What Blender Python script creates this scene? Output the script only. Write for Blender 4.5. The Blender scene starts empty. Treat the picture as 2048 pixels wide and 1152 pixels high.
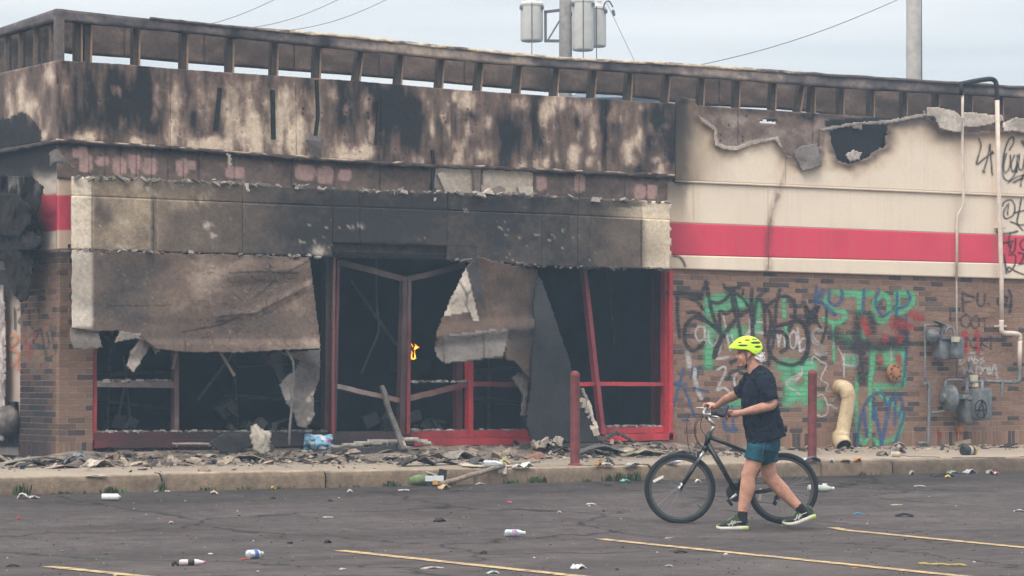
import bpy, bmesh, math, random
import numpy as np
from mathutils import Vector, Matrix

# ------------------------------------------------------------------ camera
SC = bpy.context.scene
COL = SC.collection
FPX = 5300.0                                   # focal length in photograph pixels (2048 wide)
YAW = math.radians(57.4)                       # angle between the facade and the view axis
PITCH = math.atan((772 - 576) / FPX)
CAM = np.array([-11.49, -27.19, 1.35])
F0 = np.array([math.cos(YAW), math.sin(YAW), 0.0])
RT = np.array([math.sin(YAW), -math.cos(YAW), 0.0])
FW = F0 * math.cos(PITCH) + np.array([0, 0, 1.0]) * math.sin(PITCH)
UP = -F0 * math.sin(PITCH) + np.array([0, 0, 1.0]) * math.cos(PITCH)
cam_data = bpy.data.cameras.new('camera')
cam_data.sensor_width = 36.0
cam_data.lens = FPX / 2048 * 36.0
cam_data.clip_start = 0.2
cam_data.clip_end = 2000.0
cam = bpy.data.objects.new('camera', cam_data)
COL.objects.link(cam)
cam.matrix_world = Matrix(((RT[0], UP[0], -FW[0], CAM[0]), (RT[1], UP[1], -FW[1], CAM[1]),
                           (RT[2], UP[2], -FW[2], CAM[2]), (0, 0, 0, 1)))
SC.camera = cam

# ------------------------------------------------------------------ sky, sun, exposure
SUN_EL, SUN_AZ = math.radians(52), math.radians(238)    # azimuth: clockwise from +Y of the direction to the sun
world = bpy.data.worlds.new('World')
SC.world = world
world.use_nodes = True
wt = world.node_tree
wt.nodes.clear()
def wn(t, **kw):
    n = wt.nodes.new(t)
    for k, v in kw.items():
        setattr(n, k, v)
    return n
w_out = wn('ShaderNodeOutputWorld')
w_bg = wn('ShaderNodeBackground')
w_bg.inputs['Strength'].default_value = 0.1
w_sky = wn('ShaderNodeTexSky', sky_type='NISHITA')
w_sky.sun_disc = False
w_sky.sun_elevation = SUN_EL
w_sky.sun_rotation = SUN_AZ
w_sky.air_density = 1.0
w_sky.dust_density = 3.0
w_geo = wn('ShaderNodeTexCoord')
w_map = wn('ShaderNodeMapping')
w_map.inputs['Scale'].default_value = (2.2, 2.2, 34.0)
w_noise = wn('ShaderNodeTexNoise')
w_noise.inputs['Scale'].default_value = 1.0
w_noise.inputs['Detail'].default_value = 4.0
w_noise.inputs['Roughness'].default_value = 0.5
w_ramp = wn('ShaderNodeValToRGB')
w_ramp.color_ramp.elements[0].position = 0.40
w_ramp.color_ramp.elements[0].color = (5.5, 5.8, 6.0, 1)
w_ramp.color_ramp.elements[1].position = 0.62
w_ramp.color_ramp.elements[1].color = (7.1, 7.1, 7.05, 1)
w_sep = wn('ShaderNodeSeparateXYZ')
w_mr = wn('ShaderNodeMapRange')                 # overcast sky: brighter overhead than at the horizon
w_mr.inputs['From Min'].default_value = 0.0
w_mr.inputs['From Max'].default_value = 1.0
w_mr.inputs['To Min'].default_value = 0.66
w_mr.inputs['To Max'].default_value = 2.5
w_mul = wn('ShaderNodeVectorMath', operation='SCALE')
w_mix = wn('ShaderNodeMixRGB')
w_mix.inputs['Fac'].default_value = 0.94
L = wt.links.new
L(w_geo.outputs['Generated'], w_map.inputs['Vector'])
L(w_map.outputs['Vector'], w_noise.inputs['Vector'])
L(w_noise.outputs['Fac'], w_ramp.inputs['Fac'])
L(w_geo.outputs['Generated'], w_sep.inputs['Vector'])
L(w_sep.outputs['Z'], w_mr.inputs['Value'])
L(w_ramp.outputs['Color'], w_mul.inputs[0])
L(w_mr.outputs['Result'], w_mul.inputs['Scale'])
L(w_sky.outputs['Color'], w_mix.inputs['Color1'])
L(w_mul.outputs['Vector'], w_mix.inputs['Color2'])
L(w_mix.outputs['Color'], w_bg.inputs['Color'])
L(w_bg.outputs['Background'], w_out.inputs['Surface'])

sun_data = bpy.data.lights.new('sun', 'SUN')
sun_data.energy = 1.5
sun_data.angle = math.radians(28)
sun_data.color = (1.0, 0.92, 0.82)
sun = bpy.data.objects.new('sun', sun_data)
COL.objects.link(sun)
_sd = Vector((math.sin(SUN_AZ) * math.cos(SUN_EL), math.cos(SUN_AZ) * math.cos(SUN_EL), math.sin(SUN_EL)))
sun.rotation_euler = _sd.to_track_quat('Z', 'Y').to_euler()

SC.view_settings.view_transform = 'Standard'
SC.view_settings.look = 'None'
SC.view_settings.gamma = 1.0
SC.view_settings.exposure = 0.66
SC.view_settings.use_curve_mapping = False
SC.cycles.max_bounces = 7
SC.cycles.volume_bounces = 0
SC.cycles.transparent_max_bounces = 16
SC.cycles.use_denoising = True

# ------------------------------------------------------------------ measuring helpers (photograph pixel -> place)
def ray(px, py):
    px = np.asarray(px, float); py = np.asarray(py, float)
    return FW + RT * ((px - 1024) / FPX)[..., None] - UP * ((py - 576) / FPX)[..., None]
def W(px, py, off=0.0):
    """point on the facade plane, off metres in front of it -> array (..., 3)"""
    d = ray(px, py)
    t = (-off - CAM[1]) / d[..., 1]
    return CAM + d * t[..., None]
def SD(px, py, off=0.0):
    """point on the left side wall plane, off metres in front of it"""
    d = ray(px, py)
    t = (-off - CAM[0]) / d[..., 0]
    return CAM + d * t[..., None]
def AT(px, py, depth):
    d = ray(px, py)
    return CAM + d * depth
def lot_z(y):
    return 0.27 * np.clip((np.asarray(y, float) + 8.0) / 5.7, 0, 1)
KERB_Y = -2.3
def walk_z(y):
    return 0.44 + 0.10 * np.clip((np.asarray(y, float) - KERB_Y) / 2.3, 0, 1)
def floor_z(y):
    return float(walk_z(y)) if y > KERB_Y else float(lot_z(y))
def G(px, py):
    """point where the ground (lot, then pavement) is seen at a pixel"""
    d = ray(px, py)
    lo, hi = 5.0, 60.0
    for t in np.arange(8, 60, 0.05):
        p = CAM + d * t
        if p[2] <= floor_z(p[1]):
            hi = t; lo = t - 0.05
            break
    for _ in range(30):
        m = (lo + hi) / 2
        p = CAM + d * m
        if p[2] <= floor_z(p[1]): hi = m
        else: lo = m
    p = CAM + d * hi
    p[2] = floor_z(p[1])
    return p
def PX(P):
    d = np.asarray(P, float) - CAM
    z = d @ FW
    return 1024 + FPX * (d @ RT) / z, 576 - FPX * (d @ UP) / z
def lin(r, g, b):
    def f(c):
        c = c / 255.0
        return c / 12.92 if c <= 0.04045 else ((c + 0.055) / 1.055) ** 2.4
    return (f(r), f(g), f(b))
def A3(c): return np.array(c[:3], float)

# ------------------------------------------------------------------ noise for relief, stains and torn edges
def _hash(ix, iy, seed):
    h = (ix.astype(np.int64) * 374761393 + iy.astype(np.int64) * 668265263 + seed * 1442695041) & 0xffffffff
    h = ((h ^ (h >> 13)) * 1274126177) & 0xffffffff
    h = h ^ (h >> 16)
    return (h & 0xffff) / 65535.0
def vnoise(x, y, seed=0):
    x = np.asarray(x, float); y = np.asarray(y, float)
    ix = np.floor(x); iy = np.floor(y)
    fx = x - ix; fy = y - iy
    fx = fx * fx * (3 - 2 * fx); fy = fy * fy * (3 - 2 * fy)
    a = _hash(ix, iy, seed); b = _hash(ix + 1, iy, seed)
    c = _hash(ix, iy + 1, seed); d = _hash(ix + 1, iy + 1, seed)
    return (a * (1 - fx) + b * fx) * (1 - fy) + (c * (1 - fx) + d * fx) * fy
def fbm(x, y, seed=0, octv=4, gain=0.5):
    s = 0; a = 1.0; t = 0; x = np.asarray(x, float); y = np.asarray(y, float)
    for k in range(octv):
        s = s + a * vnoise(x, y, seed + 17 * k); t += a
        a *= gain; x = x * 2.03 + 5.1; y = y * 2.03 + 3.7
    return s / t
def sstep(a, b, x):
    t = np.clip((x - a) / (b - a), 0, 1)
    return t * t * (3 - 2 * t)
def blob(X, Y, cx, cy, rx, ry, rot=0):
    c, s = math.cos(math.radians(rot)), math.sin(math.radians(rot))
    dx = X - cx; dy = Y - cy
    return np.exp(-(((dx * c + dy * s) / rx) ** 2 + ((-dx * s + dy * c) / ry) ** 2))
def pline_d(X, Y, pts):
    """distance to a polyline"""
    D = np.full(np.shape(X), 1e9)
    for (x0, y0), (x1, y1) in zip(pts[:-1], pts[1:]):
        vx, vy = x1 - x0, y1 - y0
        q = vx * vx + vy * vy + 1e-9
        t = np.clip(((X - x0) * vx + (Y - y0) * vy) / q, 0, 1)
        D = np.minimum(D, np.hypot(X - x0 - t * vx, Y - y0 - t * vy))
    return D
def inpoly(X, Y, poly):
    ins = np.zeros(np.shape(X), bool)
    n = len(poly)
    for i in range(n):
        x0, y0 = poly[i]; x1, y1 = poly[(i + 1) % n]
        if y0 == y1: continue
        cond = ((y0 > Y) != (y1 > Y)) & (X < (x1 - x0) * (Y - y0) / (y1 - y0) + x0)
        ins ^= cond
    return ins
def mixc(c0, c1, t):
    return c0 * (1 - t)[..., None] + A3(c1) * t[..., None]
def polyf(pts):
    xs = [p[0] for p in pts]; ys = [p[1] for p in pts]
    return lambda x: np.interp(x, xs, ys)
def smooth_path(pts, n=6):
    """Catmull-Rom through points of any dimension"""
    P = [np.array(p, float) for p in pts]
    if len(P) < 3: return P
    out = []
    Q = [2 * P[0] - P[1]] + P + [2 * P[-1] - P[-2]]
    for i in range(1, len(Q) - 2):
        for k in range(n):
            t = k / n
            a, b, c, d = Q[i - 1], Q[i], Q[i + 1], Q[i + 2]
            out.append(0.5 * ((2 * b) + (c - a) * t + (2 * a - 5 * b + 4 * c - d) * t * t + (-a + 3 * b - 3 * c + d) * t ** 3))
    out.append(P[-1])
    return out

# ------------------------------------------------------------------ materials
MATS = {}
def mat(name, col, rough=0.8, metal=0.0, var=0.25, scale=12.0, bump=0.0, bscale=60.0, col2=None, spec=0.3):
    """plain procedural material: colour broken up by noise, optional second colour and bump"""
    if name in MATS: return MATS[name]
    m = bpy.data.materials.new(name); m.use_nodes = True
    nt = m.node_tree; b = nt.nodes['Principled BSDF']
    b.inputs['Roughness'].default_value = rough
    b.inputs['Metallic'].default_value = metal
    b.inputs['Specular IOR Level'].default_value = spec
    tc = nt.nodes.new('ShaderNodeTexCoord')
    nz = nt.nodes.new('ShaderNodeTexNoise'); nz.inputs['Scale'].default_value = scale; nz.inputs['Detail'].default_value = 6
    nz.inputs['Roughness'].default_value = 0.65
    nt.links.new(tc.outputs['Object'], nz.inputs['Vector'])
    rp = nt.nodes.new('ShaderNodeValToRGB')
    c2 = col2 if col2 else tuple(c * (1 - var) for c in col)
    c1 = col if col2 else tuple(min(1, c * (1 + var * 0.5)) for c in col)
    rp.color_ramp.elements[0].position = 0.35; rp.color_ramp.elements[0].color = (*c2, 1)
    rp.color_ramp.elements[1].position = 0.65; rp.color_ramp.elements[1].color = (*c1, 1)
    nt.links.new(nz.outputs['Fac'], rp.inputs['Fac'])
    nt.links.new(rp.outputs['Color'], b.inputs['Base Color'])
    if bump:
        n2 = nt.nodes.new('ShaderNodeTexNoise'); n2.inputs['Scale'].default_value = bscale; n2.inputs['Detail'].default_value = 4
        nt.links.new(tc.outputs['Object'], n2.inputs['Vector'])
        bp = nt.nodes.new('ShaderNodeBump'); bp.inputs['Strength'].default_value = bump; bp.inputs['Distance'].default_value = 0.02
        nt.links.new(n2.outputs['Fac'], bp.inputs['Height'])
        nt.links.new(bp.outputs['Normal'], b.inputs['Normal'])
    MATS[name] = m
    return m
def vmat(name, rough=0.85, var=0.35, scale=25.0, bump=0.35, bscale=70.0, metal=0.0, spec=0.25, alpha=False):
    """material whose colour comes from the mesh's own stain colours, broken up by fine grain"""
    if name in MATS: return MATS[name]
    m = bpy.data.materials.new(name); m.use_nodes = True
    nt = m.node_tree; b = nt.nodes['Principled BSDF']
    b.inputs['Roughness'].default_value = rough
    b.inputs['Metallic'].default_value = metal
    b.inputs['Specular IOR Level'].default_value = spec
    at = nt.nodes.new('ShaderNodeAttribute'); at.attribute_name = 'Col'
    tc = nt.nodes.new('ShaderNodeTexCoord')
    nz = nt.nodes.new('ShaderNodeTexNoise'); nz.inputs['Scale'].default_value = scale; nz.inputs['Detail'].default_value = 8
    nz.inputs['Roughness'].default_value = 0.7
    nt.links.new(tc.outputs['Object'], nz.inputs['Vector'])
    mr = nt.nodes.new('ShaderNodeMapRange')
    mr.inputs['From Min'].default_value = 0.3; mr.inputs['From Max'].default_value = 0.7
    mr.inputs['To Min'].default_value = 1 - var; mr.inputs['To Max'].default_value = 1 + var * 0.6
    nt.links.new(nz.outputs['Fac'], mr.inputs['Value'])
    ml = nt.nodes.new('ShaderNodeVectorMath'); ml.operation = 'SCALE'
    nt.links.new(at.outputs['Color'], ml.inputs[0]); nt.links.new(mr.outputs['Result'], ml.inputs['Scale'])
    nt.links.new(ml.outputs['Vector'], b.inputs['Base Color'])
    if bump:
        n2 = nt.nodes.new('ShaderNodeTexNoise'); n2.inputs['Scale'].default_value = bscale; n2.inputs['Detail'].default_value = 5
        nt.links.new(tc.outputs['Object'], n2.inputs['Vector'])
        bp = nt.nodes.new('ShaderNodeBump'); bp.inputs['Strength'].default_value = bump; bp.inputs['Distance'].default_value = 0.02
        nt.links.new(n2.outputs['Fac'], bp.inputs['Height'])
        nt.links.new(bp.outputs['Normal'], b.inputs['Normal'])
    if alpha:
        nt.links.new(at.outputs['Alpha'], b.inputs['Alpha'])
    MATS[name] = m
    return m

# ------------------------------------------------------------------ objects
def link(name, me, m, parent=None, loc=None):
    o = bpy.data.objects.new(name, me)
    COL.objects.link(o)
    if m is not None and len(me.materials) == 0: me.materials.append(m)
    if parent is not None: o.parent = parent
    if loc is not None: o.location = loc
    return o
def tag(o, label=None, cat=None, group=None, kind=None):
    if label: o['label'] = label
    if cat: o['category'] = cat
    if group: o['group'] = group
    if kind: o['kind'] = kind
    return o
def thing(name, label, cat, loc=(0, 0, 0), rz=0.0, group=None):
    o = bpy.data.objects.new(name, None)
    COL.objects.link(o)
    o.location = Vector([float(v) for v in loc]); o.rotation_euler = (0, 0, rz)
    o.empty_display_size = 0.1
    return tag(o, label, cat, group)
def mesh_from(name, V, Fc, col=None, smooth=False):
    me = bpy.data.meshes.new(name)
    me.from_pydata([tuple(map(float, v)) for v in V], [], Fc)
    if col is not None:
        at = me.color_attributes.new('Col', 'FLOAT_COLOR', 'POINT')
        c = np.ones((len(V), 4), np.float32)
        col = np.asarray(col, float)
        if col.ndim == 1: c[:, :len(col)] = col
        else: c[:, :col.shape[1]] = col
        at.data.foreach_set('color', c.ravel())
    if smooth: me.polygons.foreach_set('use_smooth', [True] * len(me.polygons))
    me.update()
    return me
def grid_mesh(name, V, C, keep=None, smooth=True):
    """V (ny,nx,3), C (ny,nx,3|4), keep (ny-1,nx-1) bool"""
    ny, nx = V.shape[:2]
    idx = np.arange(ny * nx).reshape(ny, nx)
    q = np.stack([idx[:-1, :-1], idx[1:, :-1], idx[1:, 1:], idx[:-1, 1:]], -1).reshape(-1, 4)
    if keep is not None: q = q[keep.reshape(-1)]
    used = np.unique(q)
    remap = np.full(ny * nx, -1); remap[used] = np.arange(len(used))
    q = remap[q]
    v = V.reshape(-1, 3)[used]; c = C.reshape(-1, C.shape[-1])[used]
    me = bpy.data.meshes.new(name)
    me.vertices.add(len(v)); me.vertices.foreach_set('co', v.astype(np.float32).ravel())
    me.loops.add(q.size); me.loops.foreach_set('vertex_index', q.astype(np.int32).ravel())
    me.polygons.add(len(q)); me.polygons.foreach_set('loop_start', np.arange(0, q.size, 4, dtype=np.int32))
    me.polygons.foreach_set('use_smooth', np.full(len(q), smooth))
    me.update(calc_edges=True); me.validate()
    at = me.color_attributes.new('Col', 'FLOAT_COLOR', 'POINT')
    cc = np.ones((len(v), 4), np.float32); cc[:, :c.shape[1]] = c
    at.data.foreach_set('color', cc.ravel())
    return me
def solid(o, t, off=-1.0):
    md = o.modifiers.new('thickness', 'SOLIDIFY'); md.thickness = t; md.offset = off
    return o
class MB:
    """collects simple shapes for one mesh"""
    def __init__(s): s.V = []; s.F = []; s.C = []
    def _add(s, v, f, col=None):
        n = len(s.V)
        s.V += [tuple(map(float, p)) for p in v]; s.F += [tuple(i + n for i in q) for q in f]
        s.C += [tuple(col) if col is not None else (0.5, 0.5, 0.5)] * len(v)
    def box(s, c, h, R=None, col=None, taper=1.0):
        c = np.array(c, float); v = []
        for z in (-1, 1):
            k = taper if z > 0 else 1.0
            for x, y in ((-1, -1), (1, -1), (1, 1), (-1, 1)):
                p = np.array([x * h[0] * k, y * h[1] * k, z * h[2]])
                if R is not None: p = R @ p
                v.append(c + p)
        s._add(v, [(3, 2, 1, 0), (4, 5, 6, 7), (0, 1, 5, 4), (1, 2, 6, 5), (2, 3, 7, 6), (3, 0, 4, 7)], col)
        return s
    def bar(s, p0, p1, w, d, axis=(0, 1, 0), col=None):
        """box beam from p0 to p1; d measured along axis, w across it"""
        p0 = np.array(p0, float); p1 = np.array(p1, float)
        t = p1 - p0; L_ = np.linalg.norm(t); t /= L_
        a = np.array(axis, float); a -= t * (a @ t); a /= np.linalg.norm(a)
        u = np.cross(t, a)
        v = []
        for e in (p0, p1):
            for i, j in ((-1, -1), (1, -1), (1, 1), (-1, 1)):
                v.append(e + u * w / 2 * i + a * d / 2 * j)
        s._add(v, [(3, 2, 1, 0), (4, 5, 6, 7), (0, 1, 5, 4), (1, 2, 6, 5), (2, 3, 7, 6), (3, 0, 4, 7)], col)
        return s
    def tube(s, pts, r, n=10, col=None, caps=True, axis=None, r2=None):
        """round tube; r scalar or list; r2 second radius along axis for oval sections"""
        P = [np.array(p, float) for p in pts]; m = len(P)
        R1 = list(r) if hasattr(r, '__len__') else [r] * m
        R2 = R1 if r2 is None else (list(r2) if hasattr(r2, '__len__') else [r2] * m)
        v = []; pa = None
        for i in range(m):
            t = P[min(i + 1, m - 1)] - P[max(i - 1, 0)]
            t = t / (np.linalg.norm(t) + 1e-12)
            if axis is not None: a = np.array(axis, float)
            elif pa is not None: a = pa
            else: a = np.array([0, 0, 1.0]) if abs(t[2]) < 0.8 else np.array([1.0, 0, 0])
            a = a - t * (a @ t)
            if np.linalg.norm(a) < 1e-6: a = np.cross(t, [0.3, 0.5, 0.8])
            a /= np.linalg.norm(a); pa = a
            u = np.cross(t, a)
            for k in range(n):
                q = 2 * math.pi * k / n
                v.append(P[i] + u * math.cos(q) * R1[i] + a * math.sin(q) * R2[i])
        f = []
        for i in range(m - 1):
            for k in range(n):
                f.append((i * n + k, i * n + (k + 1) % n, (i + 1) * n + (k + 1) % n, (i + 1) * n + k))
        if caps:
            f.append(tuple(range(n - 1, -1, -1))); f.append(tuple((m - 1) * n + k for k in range(n)))
        s._add(v, f, col)
        return s
    def lathe(s, base, axis, prof, n=16, col=None):
        """prof: list of (radius, height along axis)"""
        b = np.array(base, float); ax = np.array(axis, float); ax /= np.linalg.norm(ax)
        pts = [b + ax * h for _, h in prof]
        a = np.array([0, 0, 1.0]) if abs(ax[2]) < 0.8 else np.array([1.0, 0, 0])
        a -= ax * (a @ ax); a /= np.linalg.norm(a); u = np.cross(ax, a)
        v = []; m = len(prof)
        for (r, h), p in zip(prof, pts):
            for k in range(n):
                q = 2 * math.pi * k / n
                v.append(p + u * math.cos(q) * r + a * math.sin(q) * r)
        f = [(i * n + k, i * n + (k + 1) % n, (i + 1) * n + (k + 1) % n, (i + 1) * n + k) for i in range(m - 1) for k in range(n)]
        f.append(tuple(range(n - 1, -1, -1))); f.append(tuple((m - 1) * n + k for k in range(n)))
        s._add(v, f, col)
        return s
    def poly(s, pts, faces, col=None):
        s._add(pts, faces, col); return s
    def build(s, name, m, parent=None, smooth=False, bevel=0.0, origin=None):
        V = np.array(s.V)
        if origin is not None: V = V - np.array(origin, float)
        me = mesh_from(name, V, s.F, np.array(s.C), smooth)
        o = link(name, me, m, parent, None if origin is None else tuple(map(float, origin)))
        if bevel:
            b = o.modifiers.new('bevel', 'BEVEL'); b.width = bevel; b.segments = 2; b.limit_method = 'ANGLE'
        return o
def shade_auto(o, deg=40):
    me = o.data
    me.polygons.foreach_set('use_smooth', [True] * len(me.polygons))
    me.set_sharp_from_angle(angle=math.radians(deg))
    return o
RNG = random.Random(5)
NPR = np.random.RandomState(5)

# ================================================================== the setting: lot, pavement, kerb
def asphalt_material():
    m = bpy.data.materials.new('asphalt'); m.use_nodes = True
    nt = m.node_tree; b = nt.nodes['Principled BSDF']; N = nt.nodes.new; K = nt.links.new
    b.inputs['Roughness'].default_value = 0.9
    b.inputs['Specular IOR Level'].default_value = 0.2
    tc = N('ShaderNodeTexCoord')
    def noise(scale, detail, rough=0.6, vec=None):
        n = N('ShaderNodeTexNoise'); n.inputs['Scale'].default_value = scale
        n.inputs['Detail'].default_value = detail; n.inputs['Roughness'].default_value = rough
        K(vec if vec else tc.outputs['Object'], n.inputs['Vector']); return n
    big = noise(0.35, 5); mid = noise(5.0, 9, 0.78); fine = noise(70, 3, 0.8)
    r1 = N('ShaderNodeValToRGB')
    r1.color_ramp.elements[0].position = 0.3; r1.color_ramp.elements[0].color = (0.064, 0.050, 0.047, 1)
    r1.color_ramp.elements[1].position = 0.72; r1.color_ramp.elements[1].color = (0.106, 0.085, 0.079, 1)
    K(big.outputs['Fac'], r1.inputs['Fac'])
    r2 = N('ShaderNodeMapRange'); r2.inputs['From Min'].default_value = 0.3; r2.inputs['From Max'].default_value = 0.7
    r2.inputs['To Min'].default_value = 0.55; r2.inputs['To Max'].default_value = 1.42
    K(mid.outputs['Fac'], r2.inputs['Value'])
    r3 = N('ShaderNodeMapRange'); r3.inputs['From Min'].default_value = 0.3; r3.inputs['From Max'].default_value = 0.7
    r3.inputs['To Min'].default_value = 0.45; r3.inputs['To Max'].default_value = 1.5
    K(fine.outputs['Fac'], r3.inputs['Value'])
    mu = N('ShaderNodeMath'); mu.operation = 'MULTIPLY'
    K(r2.outputs['Result'], mu.inputs[0]); K(r3.outputs['Result'], mu.inputs[1])
    # tyre-dark streaks and cracks in the lot, long across the picture
    mp = N('ShaderNodeMapping'); mp.inputs['Rotation'].default_value = (0, 0, math.radians(-32)); mp.inputs['Scale'].default_value = (0.35, 1.6, 1)
    K(tc.outputs['Object'], mp.inputs['Vector'])
    st = noise(1.0, 5, 0.6, mp.outputs['Vector'])
    r4 = N('ShaderNodeMapRange'); r4.inputs['From Min'].default_value = 0.35; r4.inputs['From Max'].default_value = 0.6
    r4.inputs['To Min'].default_value = 0.72; r4.inputs['To Max'].default_value = 1.06
    K(st.outputs['Fac'], r4.inputs['Value'])
    mu2 = N('ShaderNodeMath'); mu2.operation = 'MULTIPLY'
    K(mu.outputs[0], mu2.inputs[0]); K(r4.outputs['Result'], mu2.inputs[1])
    warp = noise(1.3, 3); wv = N('ShaderNodeVectorMath'); wv.operation = 'MULTIPLY_ADD'
    wv.inputs[1].default_value = (0.9, 0.9, 0.9)
    K(warp.outputs['Color'], wv.inputs[0]); K(tc.outputs['Object'], wv.inputs[2])
    vo = N('ShaderNodeTexVoronoi'); vo.feature = 'DISTANCE_TO_EDGE'; vo.inputs['Scale'].default_value = 0.28
    K(wv.outputs['Vector'], vo.inputs['Vector'])
    cr = N('ShaderNodeMapRange'); cr.inputs['From Min'].default_value = 0.0; cr.inputs['From Max'].default_value = 0.013
    cr.inputs['To Min'].default_value = 0.25; cr.inputs['To Max'].default_value = 1.0
    K(vo.outputs['Distance'], cr.inputs['Value'])
    mu3 = N('ShaderNodeMath'); mu3.operation = 'MULTIPLY'
    K(mu2.outputs[0], mu3.inputs[0]); K(cr.outputs['Result'], mu3.inputs[1])
    # grime washed into the gutter along the kerb
    sx = N('ShaderNodeSeparateXYZ'); K(tc.outputs['Object'], sx.inputs['Vector'])
    ad = N('ShaderNodeMath'); ad.operation = 'MULTIPLY_ADD'; ad.inputs[1].default_value = 2.4
    K(warp.outputs['Fac'], ad.inputs[0]); K(sx.outputs['Y'], ad.inputs[2])
    gt = N('ShaderNodeMapRange'); gt.inputs['From Min'].default_value = -3.2; gt.inputs['From Max'].default_value = -1.9
    gt.inputs['To Min'].default_value = 1.0; gt.inputs['To Max'].default_value = 0.66
    K(ad.outputs[0], gt.inputs['Value'])
    mu4 = N('ShaderNodeMath'); mu4.operation = 'MULTIPLY'
    K(mu3.outputs[0], mu4.inputs[0]); K(gt.outputs['Result'], mu4.inputs[1])
    sc = N('ShaderNodeVectorMath'); sc.operation = 'SCALE'
    K(r1.outputs['Color'], sc.inputs[0]); K(mu4.outputs[0], sc.inputs['Scale'])
    K(sc.outputs['Vector'], b.inputs['Base Color'])
    bp = N('ShaderNodeBump'); bp.inputs['Strength'].default_value = 0.6; bp.inputs['Distance'].default_value = 0.015
    K(fine.outputs['Fac'], bp.inputs['Height']); K(bp.outputs['Normal'], b.inputs['Normal'])
    return m

def make_ground():
    ys = np.concatenate([[-300, -120, -60, -30], np.arange(-24, -8.5, 1.0), np.arange(-8.2, -2.15, 0.2), [0, 60, 300]])
    xs = np.concatenate([[-300, -120, -50], np.arange(-30, 40, 2.0), [60, 120, 300]])
    V = [(x, y, float(lot_z(y)) if y < -2.2 else 0.27) for y in ys for x in xs]
    n = len(xs); F_ = [(i * n + j, i * n + j + 1, (i + 1) * n + j + 1, (i + 1) * n + j) for i in range(len(ys) - 1) for j in range(n - 1)]
    o = link('ground', mesh_from('ground', V, F_), asphalt_material())
    return tag(o, 'dark worn asphalt of the car park in front of the store', kind='structure')
ground = make_ground()

def strip_line(p0, p1, w, name='parking_line'):
    """painted bay line that follows the lot, worn along its edges"""
    p0 = np.array(p0[:2]); p1 = np.array(p1[:2])
    d = p1 - p0; L_ = np.linalg.norm(d); d /= L_; q = np.array([-d[1], d[0]])
    n = max(8, int(L_ / 0.06)); V = []; rr = random.Random(int(L_ * 1000))
    for i in range(n + 1):
        c = p0 + d * L_ * i / n
        for sgn in (-1, 1):
            p = c + q * sgn * w / 2 * (0.9 + 0.16 * rr.random())
            V.append((p[0], p[1], float(lot_z(p[1])) + 0.006))
    F_ = [(2 * i, 2 * i + 2, 2 * i + 3, 2 * i + 1) for i in range(n)]
    return link(name, mesh_from(name, V, F_), line_mat, ground)
def worn_paint():
    m = bpy.data.materials.new('yellow_line_paint'); m.use_nodes = True
    nt = m.node_tree; b = nt.nodes['Principled BSDF']; N = nt.nodes.new; K = nt.links.new
    b.inputs['Roughness'].default_value = 0.85
    tc = N('ShaderNodeTexCoord'); n = N('ShaderNodeTexNoise'); n.inputs['Scale'].default_value = 9; n.inputs['Detail'].default_value = 9; n.inputs['Roughness'].default_value = 0.75
    K(tc.outputs['Object'], n.inputs['Vector'])
    r = N('ShaderNodeValToRGB'); r.color_ramp.elements[0].position = 0.40; r.color_ramp.elements[0].color = (0.12, 0.095, 0.075, 1)
    r.color_ramp.elements[1].position = 0.54; r.color_ramp.elements[1].color = (0.50, 0.34, 0.15, 1)
    K(n.outputs['Fac'], r.inputs['Fac']); K(r.outputs['Color'], b.inputs['Base Color'])
    return m
line_mat = worn_paint()
for a, b_ in (((97, 1134), (420, 1168)), ((680, 1102), (1180, 1156)), ((1200, 1078), (1900, 1151)), ((1665, 1056), (2120, 1103))):
    pa, pb = G(*a), G(*b_)
    pb2 = pa + (pb - pa) * 1.3
    strip_line(pa, pb2, 0.125)

# ---- pavement slab with a dusty, sooty top
def pave_paint(P):
    x, y = P[..., 0], P[..., 1]
    base = np.ones(x.shape + (3,)) * np.array([0.36, 0.29, 0.225])
    n = fbm(x * 1.1, y * 1.7, 3, 5)
    base = base * (0.7 + 0.6 * n)[..., None]
    near = sstep(-1.9, -0.2, y + 0.7 * (fbm(x * 0.9, y * 0.9, 8) - 0.5))
    store = sstep(-2.5, -0.5, x) * (1 - sstep(8.5, 10.5, x)) * 0.75 + 0.2
    base = mixc(base, (0.085, 0.078, 0.075), np.clip(near * store * (0.45 + 0.7 * fbm(x * 4, y * 4, 9)), 0, 0.9))
    return base
def make_pavement():
    xs = np.arange(-9, 30, 0.1); ys = np.linspace(KERB_Y + 0.16, 0.45, 30)
    X, Y = np.meshgrid(xs, ys[::-1])
    Z = walk_z(Y)
    V = np.stack([X, Y, Z + 0.012 * (fbm(X * 0.8, Y * 0.8, 4) - 0.5)], -1)
    me = grid_mesh('pavement', V, pave_paint(V))
    o = link('pavement', me, vmat('pavement_concrete', 0.95, 0.3, 30, 0.4, 90))
    o['kind'] = 'structure'
    return o
pavement = make_pavement()
kerb_m = vmat('kerb_concrete', 0.95, 0.4, 14, 0.5, 60)
kerb_x = [-9.0, -6.6, -4.4]
for px in (322, 650, 946, 1300, 1640, 1783, 2060):
    kerb_x.append(float(G(px, 981 - 0.02 * px)[0]))
kerb_x += [kerb_x[-1] + 2.2, kerb_x[-1] + 4.4, 29.0]
kerb_x = sorted(kerb_x)
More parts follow.
